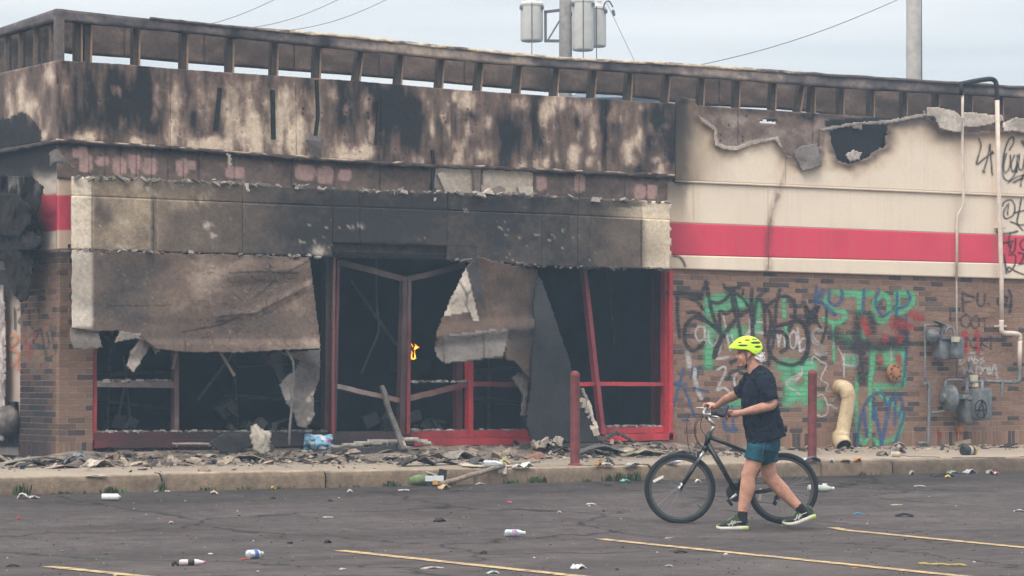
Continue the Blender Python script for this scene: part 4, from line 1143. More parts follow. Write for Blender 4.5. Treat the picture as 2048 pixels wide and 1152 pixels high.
# folded sheet over the doorway
def centre_spots(X, Y, C):
    C = C * (0.75 + 0.5 * fbm(X / 30, Y / 40, 211))[..., None]
    C = mixc(C, (0.56, 0.48, 0.40), 0.92 * inpoly(X, Y, [(932, 534), (958, 640), (946, 640), (940, 624), (886, 632), (900, 600)]) * (0.6 + .5 * fbm(X / 6, Y / 6, 212)))
    for ln in ([(920, 565), (935, 590), (932, 610), (945, 640)], [(905, 608), (915, 600)], [(932, 590), (950, 575)]):
        C = mixc(C, (0.04, 0.035, 0.035), 0.8 * np.exp(-(pline_d(X, Y, ln) / 2.0) ** 2))
    st = inpoly(X, Y, [(884, 672), (1010, 656), (1018, 664), (1006, 712), (890, 726), (868, 712), (868, 690)])
    C = mixc(C, (0.30, 0.265, 0.245), 0.85 * st)
    for ln in ([(886, 672), (888, 724)], [(966, 662), (968, 714)], [(884, 672), (940, 676), (1012, 656)]):
        C = mixc(C, (0.05, 0.045, 0.045), 0.7 * np.exp(-(pline_d(X, Y, ln) / 1.6) ** 2))
    C = mixc(C, (0.05, 0.05, 0.055), 0.8 * inpoly(X, Y, [(932, 536), (953, 510), (972, 620), (966, 620), (956, 600)]))
    C = mixc(C, (0.05, 0.045, 0.045), 0.7 * np.exp(-(pline_d(X, Y, [(1072, 540), (1060, 640), (1064, 755)]) / 6) ** 2))
    C = mixc(C, (0.09, 0.075, 0.07), 0.75 * inpoly(X, Y, [(1022, 648), (1046, 658), (1038, 700), (1018, 690), (1014, 676)]))
    return C
flap('hanging_sheet', [(953, 510), (1000, 524), (1073, 536), (1068, 640), (1062, 756), (1046, 742), (1030, 722), (1008, 716), (1012, 690), (1004, 714), (968, 716), (940, 722), (910, 722), (889, 726), (874, 716), (869, 700), (872, 660), (885, 630), (902, 590), (932, 534)],
     0.26, (0.095, 0.062, 0.047), 0.10, 31, spots=centre_spots, thick=0.010, res=0.02,
     lift=lambda X, Y: 0.16 * sstep(600, 700, Y) + 0.12 * sstep(25, 0, np.abs(Y - 665 + (X - 940) * .1)) + 0.10 * blob(X, Y, 930, 600, 30, 60) - 0.15 * sstep(1020, 1070, X))
flap('hanging_scrap', [(1040, 742), (1062, 750), (1056, 776), (1050, 830), (1040, 830), (1046, 790), (1034, 770), (1024, 756)], 0.18, (0.22, 0.18, 0.16), 0.2, 32)

# ------------------------------------------------------------------ left edge: painted door panel, melted awning cloth, lamp
def door_panel_paint(X, Y):
    n = fbm(X / 12, Y / 30, 251, 4)
    C = np.ones(X.shape + (3,)) * np.array([0.50, 0.40, 0.33]) * (0.75 + 0.5 * n)[..., None]
    C = mixc(C, (0.04, 0.035, 0.035), 0.9 * sstep(630, 580, Y + 40 * (n - .5)))
    C = mixc(C, (0.05, 0.045, 0.05), 0.92 * sstep(790, 850, Y + 30 * (n - .5)))
    return C
band('painted_door_panel', store, M_cream, lambda x: x * 0 + 540, lambda x: x * 0 + 893, -60, 45, -0.02, 0.03, door_panel_paint, None, None, 0.04, plane=SD)
def side_flap(name, poly_, off, c, bulge, seed, thick=0.015, pale=None):
    xs = [p[0] for p in poly_]; ys = [p[1] for p in poly_]
    x0, x1, y0, y1 = min(xs) - 2, max(xs) + 2, min(ys) - 2, max(ys) + 2
    X, Y = np.meshgrid(np.linspace(x0, x1, max(6, int((x1 - x0) / 2))), np.linspace(y0, y1, max(8, int((y1 - y0) / 3))))
    V = SD(X, Y, off + bulge * (fbm((X - x0) / 20 + seed, (Y - y0) / 60, 260 + seed, 3) - 0.4))
    n = fbm(X / 7, Y / 22, 270 + seed, 5)
    C = np.ones(X.shape + (3,)) * A3(c) * (0.3 + 1.5 * n)[..., None]
    if pale is not None: C = mixc(C, (0.34, 0.31, 0.29), pale(X, Y))
    wob = 4 * (fbm(X / 7, Y / 7, 280 + seed) - .5)
    me = grid_mesh(name, V, C, inpoly((X + wob)[:-1, :-1], (Y + wob)[:-1, :-1], poly_))
    o = link(name, me, vmat('melted_cloth', 0.9, 0.6, 14, 0.7, 25, 0, .08), store)
    return solid(o, thick)
side_flap('melted_awning', [(-60, 345), (20, 350), (62, 352), (84, 372), (80, 400), (74, 420), (60, 448), (74, 458), (84, 474), (82, 492), (66, 500), (58, 560), (54, 596), (40, 602), (26, 588), (14, 560), (6, 520), (-60, 520)], 0.20, (0.024, 0.021, 0.021), 0.16, 1,
          pale=lambda X, Y: 0.5 * sstep(.5, .68, fbm(X / 6, Y / 30, 285)) * blob(X, Y, 40, 375, 34, 24))
side_flap('melted_awning', [(-60, 380), (30, 386), (56, 410), (60, 440), (40, 470), (-60, 470)], 0.30, (0.03, 0.027, 0.026), 0.12, 2)
side_flap('melted_awning', [(-60, 470), (60, 462), (86, 478), (70, 496), (40, 500), (-60, 505)], 0.28, (0.03, 0.027, 0.028), 0.14, 3)
side_flap('melted_awning', [(-60, 560), (4, 570), (8, 640), (8, 760), (6, 880), (-60, 880)], 0.08, (0.42, 0.36, 0.33), 0.1, 4)
lm = thing('wall_lamp', 'soot covered rounded lamp housing low on the side wall at the left edge', 'lamp', SD(8, 842, 0.12))
lm_b = MB(); lm_b.lathe((0.12, 0, 0), (-1, 0, 0), [(0.16, 0), (0.18, 0.06), (0.17, 0.14), (0.12, 0.20), (0.04, 0.23)], 18)
lm_b.build('lamp_housing', mat('sooty_lamp', (0.24, 0.19, 0.16), 0.7, 0, .7, 9, .3, 30, (0.05, 0.05, 0.055)), lm, True)
lm_c = MB(); lm_c.box((0.11, 0, -0.02), (0.02, 0.10, 0.24)); lm_c.build('lamp_base', M_char, lm)

# ------------------------------------------------------------------ leaning dark board
def leaning_board():
    t = thing('leaning_board', 'large charred dark board leaning in the window beside the left bollard', 'board', W(1110, 900, 0.5) * np.array([1, 1, 0]) + np.array([0, 0, 0.52]))
    o0 = np.array(t.location)
    poly_ = [(1073, 543), (1084, 560), (1110, 640), (1144, 742), (1172, 800), (1190, 866), (1196, 884), (1120, 882), (1068, 897), (1054, 846), (1061, 775), (1066, 640)]
    X, Y = np.meshgrid(np.linspace(1048, 1200, 60), np.linspace(538, 902, 110))
    off = 0.12 + 0.42 * (Y - 540) / 360
    V = np.empty(X.shape + (3,))
    for i in range(X.shape[0]): V[i] = W(X[i], Y[i], float(off[i, 0]))
    V[..., 1] -= 0.05 * (fbm(X / 40, Y / 60, 291, 3) - .5)
    n = fbm(X / 18, Y / 26, 292, 5)
    C = np.ones(X.shape + (3,)) * np.array([0.020, 0.020, 0.022]) * (0.6 + 0.9 * n)[..., None]
    C = mixc(C, (0.07, 0.07, 0.073), 0.5 * sstep(700, 560, Y))
    wob = 3 * (fbm(X / 7, Y / 7, 293) - .5)
    keep = inpoly((X + wob)[:-1, :-1], (Y + wob)[:-1, :-1], poly_)
    o = link('board_face', grid_mesh('board_face', V - o0, C, keep), M_soot, t); solid(o, 0.03)
    b = MB(); rr = random.Random(4)
    for k in range(46):                                # broken gypsum along the foot and the right edge
        if k < 30: x = rr.uniform(1066, 1120); y = 893 - (x - 1066) * 0.16 + rr.uniform(-8, 3); of = 0.58
        else: f = rr.random(); x = 1162 + 34 * f + rr.uniform(-4, 4); y = 800 + 70 * f; of = 0.46
        s_ = rr.uniform(0.008, 0.032)
        b.box(W(x, y, of) - o0, (s_ * 1.5, s_, s_), np.array(Matrix.Rotation(rr.uniform(0, 3), 3, 'Y')), np.array([0.48, 0.41, 0.33]) * rr.uniform(.5, 1.1), rr.uniform(.4, 1))
    q = b.build('broken_gypsum', M_soot, t); q['kind'] = 'stuff'
    return t
leaning_board()
def post_stick(name, label, cat, pts, w, c, off0, off1):
    p0, p1 = W(*pts[0], off0), W(*pts[1], off1)
    t = thing(name, label, cat, p1)
    b = MB(); o0 = np.array(p1)
    n = 7; rr = random.Random(int(pts[0][0]))
    Q = [p0 + (p1 - p0) * k / n + np.array([rr.uniform(-.012, .012), 0, 0]) for k in range(n + 1)]
    for a, b_ in zip(Q[:-1], Q[1:]): b.bar(a - o0, b_ - o0 + (b_ - a) * 0.06, w * rr.uniform(.75, 1.1), w * 0.6, (0, 1, 0), np.array(c) * rr.uniform(0.4, 1.3))
    b.build('timber', M_soot, t)
    return t
post_stick('charred_timber', 'charred upright timber propped against the doorway sill', 'timber', ((763, 772), (806, 898)), 0.06, (0.13, 0.115, 0.105), -0.05, 0.42)
post_stick('charred_timber', 'pale bent strip at the foot of the propped timber', 'timber', ((798, 862), (812, 897)), 0.025, (0.34, 0.29, 0.25), 0.2, 0.5)
post_stick('gypsum_sliver', 'spotted pale gypsum sliver on the right edge of the leaning board', 'gypsum', ((1160, 778), (1190, 872)), 0.11, (0.40, 0.34, 0.28), 0.30, 0.50)

# ------------------------------------------------------------------ inside the shop: shelving, wires, a small flame
M_shelf = mat('burnt_shelf_metal', (0.085, 0.08, 0.08), 0.8, 0.2, .5, 12)
def shelf(label, x, y, z1, w, rz, lean=0.0):
    t = thing('burnt_shelf', label, 'shelf', (x, y, 0.56), rz, 'burnt shelves inside the shop')
    for sx in (-1, 1):
        MB().bar((sx * w / 2, 0, 0), (sx * w / 2 + lean, 0, z1), 0.04, 0.04, (0, 1, 0)).build('upright', M_shelf, t)
    for k in range(4):
        z = 0.15 + k * (z1 - 0.3) / 3
        MB().box((lean * z / z1, 0.15, z), (w / 2, 0.18, 0.015), np.array(Matrix.Rotation(0.12 * (k % 2) - 0.05, 3, 'Y'))).build('shelf_board', M_shelf, t)
    return t
shelf('burnt shelf rack in the dark behind the left window', 2.4, 3.2, 1.5, 1.3, 0.5, .1)
shelf('burnt shelf rack in the dark behind the doorway', 5.2, 4.6, 1.7, 1.6, 0.2, -.1)
shelf('burnt shelf rack in the dark behind the right window', 8.1, 3.6, 1.6, 1.2, 0.6, .05)
w_ = MB(); w_.tube(smooth_path([W(752, 520, -0.6), W(753, 600, -0.6), W(757, 660, -0.6), W(740, 705, -0.7), W(722, 748, -0.8)]), 0.012, 6)
w_.build('dangling_conduit', mat('grey_conduit', (0.10, 0.10, 0.105), .7, .2), store, True)
def fallen_strip(label, a, b_, w, c):
    p, q_ = W(*a), W(*b_); t = thing('hanging_strip', label, 'strip', q_)
    MB().bar(p - q_, np.zeros(3), w, .02, (0, 1, 0), c).build('strip', M_soot, t)
for lab_, a_, b2_, w2_ in (('fallen dim ceiling strip hanging behind the left window', (262, 700, -1.2), (232, 858, -1.4), .03), ('second fallen ceiling strip behind the left window', (246, 712, -1.5), (262, 858, -1.6), .03),
                         ('drooping ceiling strip behind the second left bay', (470, 700, -1.6), (395, 800, -1.9), .04), ('dim ceiling strip fallen across the doorway interior', (700, 560, -2.4), (792, 690, -2.6), .05),
                         ('dim ceiling strip hanging behind the right window', (1216, 540, -1.5), (1232, 700, -1.6), .035), ('slanted dim strip low behind the right window', (1228, 760, -1.8), (1300, 850, -1.9), .05)):
    fallen_strip(lab_, a_, b2_, w2_, (0.11, 0.105, 0.10))
for lab_, x_, y_, of_, s2_ in (('dim burnt chair back behind the left window', 232, 855, -1.0, .40), ('dim heap of burnt goods behind the second left bay', 500, 850, -1.4, .55), ('dim heap of burnt goods behind the doorway', 850, 850, -1.6, .5)):
    p_ = W(x_, y_, of_); t = thing('burnt_goods', lab_, 'burnt goods', (p_[0], p_[1], .56)); rr = random.Random(int(x_)); b = MB()
    for k in range(26): b.box((rr.gauss(0, s2_ * .6), rr.gauss(0, .2), rr.random() ** 1.6 * s2_), (rr.uniform(.03, .14), rr.uniform(.02, .08), rr.uniform(.01, .08)), np.array(Matrix.Rotation(rr.uniform(-1, 1), 3, 'Y')), np.array([.075, .07, .068]) * rr.uniform(.4, 2.0))
    b.build('heap', M_soot, t)['kind'] = 'stuff'
rr = random.Random(6); b = MB()
for k in range(16):
    p_ = W(1175 + rr.random() * 95, 700 + rr.random() * 45, -3.2); b.box(p_, (rr.uniform(.02, .07), .01, rr.uniform(.015, .05)), None, np.array([.30, .30, .30]) * rr.uniform(.4, 1.1))
b.build('painted_glints', M_soot, store)['kind'] = 'stuff'  # small pale plates stand in for glints of light in the dark room
fl = thing('flame', 'small orange flame burning inside the dark doorway', 'fire', W(828, 718, -3.0))
def flame_mat():
    m = bpy.data.materials.new('flame_glow'); m.use_nodes = True
    nt = m.node_tree; nt.nodes.clear()
    o = nt.nodes.new('ShaderNodeOutputMaterial'); e = nt.nodes.new('ShaderNodeEmission'); a = nt.nodes.new('ShaderNodeAttribute'); a.attribute_name = 'Col'
    e.inputs['Strength'].default_value = 1.6
    nt.links.new(a.outputs['Color'], e.inputs['Color']); nt.links.new(e.outputs['Emission'], o.inputs['Surface'])
    return m
FM = flame_mat()
S_ = FPX / float((W(828, 718, -3.0) - CAM) @ FW)
def tongue(pts, rads, cols):
    b = MB(); P = []
    for (x, y) in pts:
        q = RT * ((x - 828) / S_) + np.array([0, 0, (718 - y) / S_]); P.append(q)
    b.tube(P, [r / S_ for r in rads], 8)
    C = np.repeat(np.array(cols), 8, 0)
    link('flame_tongue', mesh_from('flame_tongue', b.V, b.F, C, True), FM, fl)
YL, OR_, RD = (1.0, 0.62, 0.06), (1.0, 0.30, 0.015), (0.75, 0.10, 0.005)
tongue([(824, 718), (823, 712), (824, 705), (823, 700)], [1.6, 1.1, 1.0, .3], [OR_, YL, OR_, RD])
tongue([(829, 718), (830, 712), (829, 706), (830, 700)], [2, 1.3, 1.0, .3], [OR_, YL, OR_, RD])
tongue([(828, 700), (831, 696), (836, 694), (839, 695)], [.8, 2.4, 2.0, .3], [OR_, YL, OR_, RD])
tongue([(830, 697), (832, 691), (829, 687)], [2.0, 1.6, .2], [YL, OR_, RD])
tongue([(821, 717), (827, 718), (833, 716)], [.8, 1.3, .5], [OR_, YL, OR_])
tongue([(826, 694), (824, 690), (822, 686)], [.8, 1, .2], [OR_, OR_, RD])
MB().box((0.0, 0.1, -0.10), (0.22, 0.16, 0.09), None).build('burning_heap', M_char, fl)

# ------------------------------------------------------------------ bollards, vent elbow, flange, pipes, meters
M_boll = mat('faded_red_paint', (0.25, 0.062, 0.06), .75, 0, .35, 9, .3, 45, (0.13, 0.038, 0.038))
for lab, bx, by, ty, dia, lean in (('faded red steel bollard beside the leaning charred board', 1150, 930, 745, 19, 0.0), ('faded red steel bollard standing behind the cyclist', 1624, 922, 742, 18, 0.012)):
    p = G(bx, by); d = (p - CAM) @ FW; s_ = FPX / d
    t = thing('bollard', lab, 'bollard', p, 0, 'red bollards on the pavement')
    h = (by - ty) / s_; r = dia / 2 / s_
    b = MB(); b.lathe((0, 0, -0.03), (lean, 0, 1), [(r, 0), (r, h - 0.02), (r * 1.04, h - 0.015), (r * 1.04, h), (r * .92, h + 0.025), (r * .5, h + 0.045), (0.005, h + 0.05)], 24)
    shade_auto(b.build('post', M_boll, t))
    MB().lathe((0, 0, -0.005), (0, 0, 1), [(r * 1.6, 0), (r * 1.5, 0.015), (r * 1.1, 0.025)], 20).build('base_collar', M_boll, t)
def on_wall(label, name, cat, px, py, off):
    p = W(px, py, off)
    return thing(name, label, cat, p), p
def pix(p0, s_=None):
    """local offset helper: photograph pixel (on the wall, at a standoff) relative to p0"""
    return lambda x, y, o: W(x, y, o) - p0
t, p0 = on_wall('yellowed elbow vent pipe standing out of the brick wall', 'vent_elbow', 'pipe', 1690, 895, 0.1); q = pix(p0)
M_vent = mat('yellowed_plastic', (0.62, 0.49, 0.31), .6, 0, .3, 7, .2, 40, (0.40, 0.29, 0.17))
b = MB(); b.tube(smooth_path([q(1672, 775, -.08), q(1681, 774, .06), q(1692, 778, .17), q(1697, 794, .20)], 6), 0.098, 20); shade_auto(b.build('upper_elbow', M_vent, t))
b = MB(); b.tube([q(1698, 788, .20), q(1697, 800, .20), q(1686, 860, .22), q(1682, 872, .22)], [0.105, 0.092, 0.092, 0.105], 20); shade_auto(b.build('straight_pipe', M_vent, t))
b = MB(); b.tube(smooth_path([q(1682, 866, .22), q(1682, 880, .24), q(1688, 893, .34)], 6), 0.100, 20, caps=False); o = b.build('lower_elbow', M_vent, t, True); solid(o, 0.012)
b = MB(); b.tube([q(1682, 882, .245), q(1687.4, 892, .33)], 0.082, 20); b.build('dark_bore', M_char, t)
t, p0 = on_wall('round orange flange with bolts on the graffiti wall', 'pipe_flange', 'flange', 1780, 745, 0.0); q = pix(p0)
M_or = mat('rusty_orange_paint', (0.42, 0.19, 0.10), .7, 0, .35, 20, .3, 60)
b = MB(); b.lathe((0.02, 0.04, 0), (0, -1, 0), [(0.07, 0), (0.07, 0.08), (0.118, 0.085), (0.118, 0.125), (0.06, 0.13), (0.06, 0.15), (0.02, 0.155)], 24); shade_auto(b.build('flange_disc', M_or, t))
for k in range(8):
    a = k * math.pi / 4 + .2
    MB().lathe((0.02 + 0.088 * math.cos(a), -0.08, 0.088 * math.sin(a)), (0, -1, 0), [(0.014, 0), (0.014, 0.022)], 6).build('bolt', mat('dark_bolt', (0.10, 0.07, 0.06), .6, .4), t)
# tall cream pipe with black return at the roof edge
M_pvc = mat('aged_cream_pipe', (0.66, 0.55, 0.47), .5, 0, .16, 7)
M_blk = mat('black_pipe', (0.03, 0.032, 0.036), .55, .2, .3, 20)
M_gry = mat('grey_pipe_paint', (0.19, 0.20, 0.21), .6, .3, .35, 16, .2, 50)
t, p0 = on_wall('tall cream gas pipe with black return elbow at the roof edge', 'tall_pipe', 'pipe', 2004, 665, 0.18); q = pix(p0)
b = MB(); b.tube([q(1994, 192, .16), q(1998, 380, .15), q(2003, 560, .14), q(2003, 650, .14)], 0.032, 12); b.build('riser', M_pvc, t, True)
b = MB(); b.tube(smooth_path([q(2003, 640, .14), q(2003, 660, .14), q(2009, 666, .14), q(2026, 667, .14), q(2038, 670, .14), q(2040, 680, .14)], 5), 0.035, 12); b.build('offset_bend', M_pvc, t, True)
b = MB(); b.tube([q(2040, 678, .14), q(2039, 735, .14)], 0.032, 12); b.build('lower_riser', M_pvc, t, True)
b = MB(); b.tube(smooth_path([q(2039, 733, .14), q(2039, 755, .14), q(2036, 763, .14), q(2026, 764, .14)], 5), 0.030, 10); b.build('grey_bend', M_gry, t, True)
b = MB(); b.tube(smooth_path([q(1994, 200, .16), q(1993, 172, .16), q(1989, 161, .16), q(1978, 158, .16), q(1950, 162, .15), q(1926, 167, .14)], 5), 0.034, 12); b.build('black_return', M_blk, t, True)
b = MB(); b.tube([q(1923, 163, .14), q(1923, 190, .13)], 0.030, 10); b.build('black_drop', M_blk, t, True)
for yy in (455, 652): b = MB(); b.box(q(2001, yy, .10), (0.07, 0.05, 0.012)); b.build('pipe_clamp', M_pvc, t)
t, p0 = on_wall('thin cream pipe running down the wall left of the tall pipe', 'thin_pipe', 'pipe', 1914, 900, 0.10); q = pix(p0)
b = MB(); b.tube(smooth_path([q(1925, 185, .13), q(1925, 300, .13), q(1927, 390, .13), q(1926, 412, .12), q(1916, 430, .09), q(1914, 450, .085)], 4) + [q(1913, 560, .085)], 0.019, 10); b.build('upper_run', M_pvc, t, True)
b = MB(); b.tube([q(1913, 560, .085), q(1914, 760, .085)], 0.014, 8); b.build('lower_run', mat('dull_pipe', (0.30, 0.26, 0.24), .6, .2), t, True)
M_meter = mat('weathered_meter_grey', (0.20, 0.215, 0.225), .6, .25, .4, 9, .25, 40, (0.10, 0.105, 0.112))
M_tagw = mat('yellowed_tag', (0.55, 0.48, 0.36), .6)
def meter(label, bx, by, s, lobes, reg, tag_at, pipes, off):
    """diaphragm gas meter: case with two round-bottomed lobes, regulator disc, spigots, index box, pipework"""
    t, p0 = on_wall(label, 'gas_meter', 'gas meter', bx, by, 0.0)
    q = pix(p0)
    for (cx, cy, wpx, hpx, dep, o_) in lobes:
        c = q(cx, cy, o_); w = wpx / 138.0; h = hpx / 152.0
        b = MB(); prof = []
        for (zz, kw) in ((0.5, .72), (0.46, .92), (0.38, 1.0), (0.05, 1.0), (-0.25, 1.0), (-0.40, .9), (-0.48, .68), (-0.5, .5)):
            prof.append((c + np.array([0, 0, zz * h]), kw))
        V = []; n = 20
        for (p, kw) in prof:
            for k in range(n):
                a = 2 * math.pi * k / n; ca, sa = math.cos(a), math.sin(a)
                ex = math.copysign(abs(ca) ** .5, ca) * w / 2 * kw; ey = math.copysign(abs(sa) ** .5, sa) * dep / 2 * (kw * .3 + .7)
                V.append(p + np.array([ex, ey, 0]))
        Fq = [(i * n + (k + 1) % n, i * n + k, (i + 1) * n + k, (i + 1) * n + (k + 1) % n) for i in range(len(prof) - 1) for k in range(n)]
        Fq += [tuple(range(n)), tuple((len(prof) - 1) * n + k for k in range(n - 1, -1, -1))]
        shade_auto(b.poly(V, Fq).build('meter_case', M_meter, t), 50)
    for (cx, cy, r, o_, axr) in reg:
        c = q(cx, cy, o_); R = r / 150.0
        b = MB(); b.lathe(c + np.array([0, .03, 0]), axr, [(R * .5, -.03), (R, 0), (R, .03), (R * .96, .04), (R * .96, .055), (R, .06), (R * .8, .10), (R * .35, .12), (R * .3, .16), (0.01, .165)], 22)
        shade_auto(b.build('regulator', M_meter, t))
    for (cx, cy, w, h, o_, mm) in tag_at:
        MB().box(q(cx, cy, o_), (w / 276., 0.03, h / 304.)).build('index_box', mm, t, False, 0.004)
    for pts, r in pipes:
        b = MB(); b.tube(smooth_path([q(*p) for p in pts], 4), r, 9); b.build('pipe_run', M_gry, t, True)
        for p in (pts[0], pts[-1]):
            c = q(*p); MB().lathe(c - np.array([0, 0, .02]), (0, 0, 1), [(r * 1.5, 0), (r * 1.5, .04)], 8).build('union_nut', M_gry, t)
    return t, q, p0
zz = lambda x, y: (1600 + x / 2.88, 560 + y / 2.88)
meter('upper grey gas meter with round regulator fixed to the graffiti wall', 1896, 690, 1.0, [(1883, 697, 26, 46, .20, .16), (1910, 697, 26, 44, .22, .24)], [(1868, 671, 14, .16, (-.8, -1, 0))],
      [(1911, 679, 14, 11, .36, M_tagw), (1898, 675, 38, 8, .26, M_meter)],
      [([(1850, 768, .10), (1850, 700, .10), (1850, 655, .10), (1853, 651, .10), (1866, 651, .12), (1885, 652, .14), (1904, 653, .16)], .017),
       ([(1885, 654, .16), (1884, 664, .17), (1885, 674, .18)], .022), ([(1892, 664, .2), (1897, 656, .2), (1906, 658, .22), (1910, 674, .24)], .020),
       ([(1850, 766, .10), (1857, 770, .10), (1858, 800, .10), (1857, 860, .10), (1856, 896, .10)], .024)], .2)
MB().box(W(1878, 646, .2), (.09, .05, .006), np.array(Matrix.Rotation(.35, 3, 'Y'))).build('meter_roof_shard', M_meter, bpy.data.objects['gas_meter'], origin=None).location = -bpy.data.objects['gas_meter'].location
gm2, q, p0 = meter('large grey gas meter with a black circled A sprayed on it', 1945, 800, 1.0, [(1962, 808, 36, 66, .24, .34), (1933, 818, 30, 60, .22, .16)], [(1906, 796, 27, .20, (-1, .12, 0))],
      [(1948, 756, 12, 12, .34, M_tagw), (1951, 770, 8, 8, .34, M_tagw)],
      [([(1860, 826, .10), (1880, 824, .10), (1889, 820, .10), (1891, 800, .10), (1891, 768, .10), (1895, 761, .10), (1910, 760, .12), (1930, 761, .14)], .022),
       ([(1934, 758, .18), (1934, 770, .2), (1934, 782, .22)], .026), ([(1964, 758, .2), (1964, 770, .24), (1965, 784, .28)], .026), ([(1930, 761, .16), (1948, 765, .22), (1964, 762, .2)], .022),
       ([(1964, 762, .16), (1985, 763, .15), (2010, 764, .14), (2026, 764, .14)], .024), ([(2004, 764, .14), (2004, 776, .16), (2003, 788, .16)], .022), ([(1925, 795, .22), (1942, 796, .26)], .045),
       ([(1940, 752, .14), (1940, 738, .14), (1940, 726, .14)], .03)], .3)
MB().lathe(W(1940, 746, .14) - p0, (0, 0, 1), [(.05, 0), (.045, .02), (.03, .05)], 10).build('vent_cap', M_gry, gm2)
ring = MB(); c = np.array(W(1962, 818, .468) - p0)
ring.tube([c + np.array([.105 * math.cos(a), 0, .12 * math.sin(a)]) for a in np.linspace(0, 2 * math.pi, 25)], .0105, 5, r2=.002, axis=(0, 1, 0))
for a0, a1 in (((-.075, -.10), (.02, .125)), ((.02, .125), (.065, -.12)), ((-.10, -.02), (.10, -.01))):
    ring.bar(c + np.array([a0[0], 0, a0[1]]), c + np.array([a1[0], 0, a1[1]]), .02, .003, (0, 1, 0))
ring.build('circled_letter_mark', mat('black_spray', (0.02, 0.02, 0.022), .8), gm2)
t, p0 = on_wall('short rusty orange conduit pair at the wall foot under the large meter', 'conduit_stub', 'pipe', 1918, 898, .05); q = pix(p0)
for xx in (1917, 1921): MB().tube([q(xx, 902, .06), q(xx, 858, .06)], .012, 8).build('conduit', M_or, t, True)
MB().box(q(1920, 858, .07), (.035, .03, .04)).build('junction_box', M_or, t)
t, p0 = on_wall('orange pipe stub under the upper meter standpipe', 'pipe_stub', 'pipe', 1856, 906, .1); q = pix(p0)
MB().tube([q(1856, 908, .1), q(1856, 894, .1)], .034, 10).build('stub', M_or, t, True)
MB().tube([q(1836, 886, .1), q(1846, 886, .1), q(1856, 886, .1)], .02, 8).build('valve_arm', M_gry, t, True)

# ------------------------------------------------------------------ behind the store: utility poles, transformers, wires, a far roof
M_pole = mat('weathered_pole_wood', (0.30, 0.27, 0.245), .9, 0, .25, 6, .3, 30)
M_tank = mat('transformer_grey', (0.56, 0.535, 0.49), .5, 0, .1, 4)
M_dk = mat('dark_hardware', (0.12, 0.115, 0.115), .7, .3)
def px_local(px0, py0, depth):
    s_ = FPX / depth; base = AT(px0, py0, depth)
    return base, s_, (lambda x, y, b=0.0: RT * ((x - px0) / s_) + np.array([0, 0, (py0 - y) / s_]) + F0 * b)
D1 = 68.0
base = AT(1131, 60, D1); s1 = FPX / D1; zt_ = base[2]
t = thing('utility_pole', 'wooden utility pole carrying three grey transformer cans above the roof', 'utility pole', (base[0], base[1], 0.27))
q = lambda x, y, b=0.0: RT * ((x - 1131) / s1) + np.array([0, 0, zt_ - 0.27 + (60 - y) / s1]) + F0 * b
MB().tube([(0, 0, -0.3), q(1131, 60), q(1131, -190)], [0.19, 0.165, 0.13], 14).build('pole', M_pole, t, True)
for (x0, x1, y0, y1, b_) in ((1041, 1086, 8, 83, 0.0), (1144, 1187, 3, 103, -0.15), (1180, 1206, 12, 91, .30)):
    cx = (x0 + x1) / 2; r = (x1 - x0) / 2 / s1; r = max(r, .26); h = (y1 - y0) / s1
    c = q(cx, y1, b_)
    tank = MB(); tank.lathe(c, (0, 0, 1), [(r * .9, 0), (r * .97, .02), (r, .05), (r, h - .06), (r * 1.06, h - .05), (r * 1.06, h), (r * .9, h + .05), (r * .3, h + .09)], 24)
    tk = shade_auto(tank.build('transformer', M_tank, t))
    MB().lathe(c + np.array([0, 0, h + .05]) + RT * r * .35, (0, 0, 1), [(.05, 0), (.06, .05), (.04, .08), (.06, .12), (.04, .16), (.05, .2), (.02, .25)], 10).build('bushing', M_tank, tk)
    for sg in (-1, 1): MB().box(c + RT * r * .9 * sg + np.array([0, 0, h - .12]) - F0 * r * .5, (.04, .04, .04)).build('lug', M_dk, tk)
    MB().tube([c + np.array([0, 0, h]) - F0 * (r + .02), c - F0 * (r + .02) + np.array([0, 0, .1]), c - F0 * (r + .02) + np.array([0, 0, -.25]), c + np.array([0, 0, -.9])], .012, 5).build('lead_wire', M_dk, tk)
fr = MB()
fr.bar(q(1088, 24), q(1122, 20), .07, .07, F0).bar(q(1090, 82), q(1122, 82), .07, .07, F0).bar(q(1091, 22), q(1091, 84), .07, .07, F0).bar(q(1096, 80), q(1120, 40), .04, .04, F0).bar(q(1140, 28), q(1150, 28), .1, .1, F0)
fr.build('bracket', M_dk, t)
MB().tube(smooth_path([q(1206, 20), q(1210, 6), q(1218, 2), q(1226, 14)]), .02, 6).build('arrester_lead', M_dk, t, True)
MB().lathe(q(1228, 32), (-.2, 0, 1), [(.03, 0), (.05, .05), (.03, .08), (.05, .12), (.02, .17)], 8).build('arrester', M_dk, t)
D2 = 56.0; base = AT(1827, 80, D2); s2 = FPX / D2
t = thing('utility_pole', 'bare pale wooden utility pole behind the right end of the roof', 'utility pole', (base[0], base[1], 0.27))
MB().tube([(0, 0, -.3), (0, 0, base[2] - .27), (0, 0, base[2] + 4)], [.19, .155, .13], 14).build('pole', mat('pale_pole_wood', (0.46, 0.42, 0.38), .9, 0, .2, 5, .3, 30), t, True)
MB().tube([RT * .17, RT * .17 + np.array([0, 0, base[2] + 3])], .012, 5).build('ground_wire', M_dk, t, True)
M_wire = mat('wire', (0.20, 0.20, 0.205), .7)
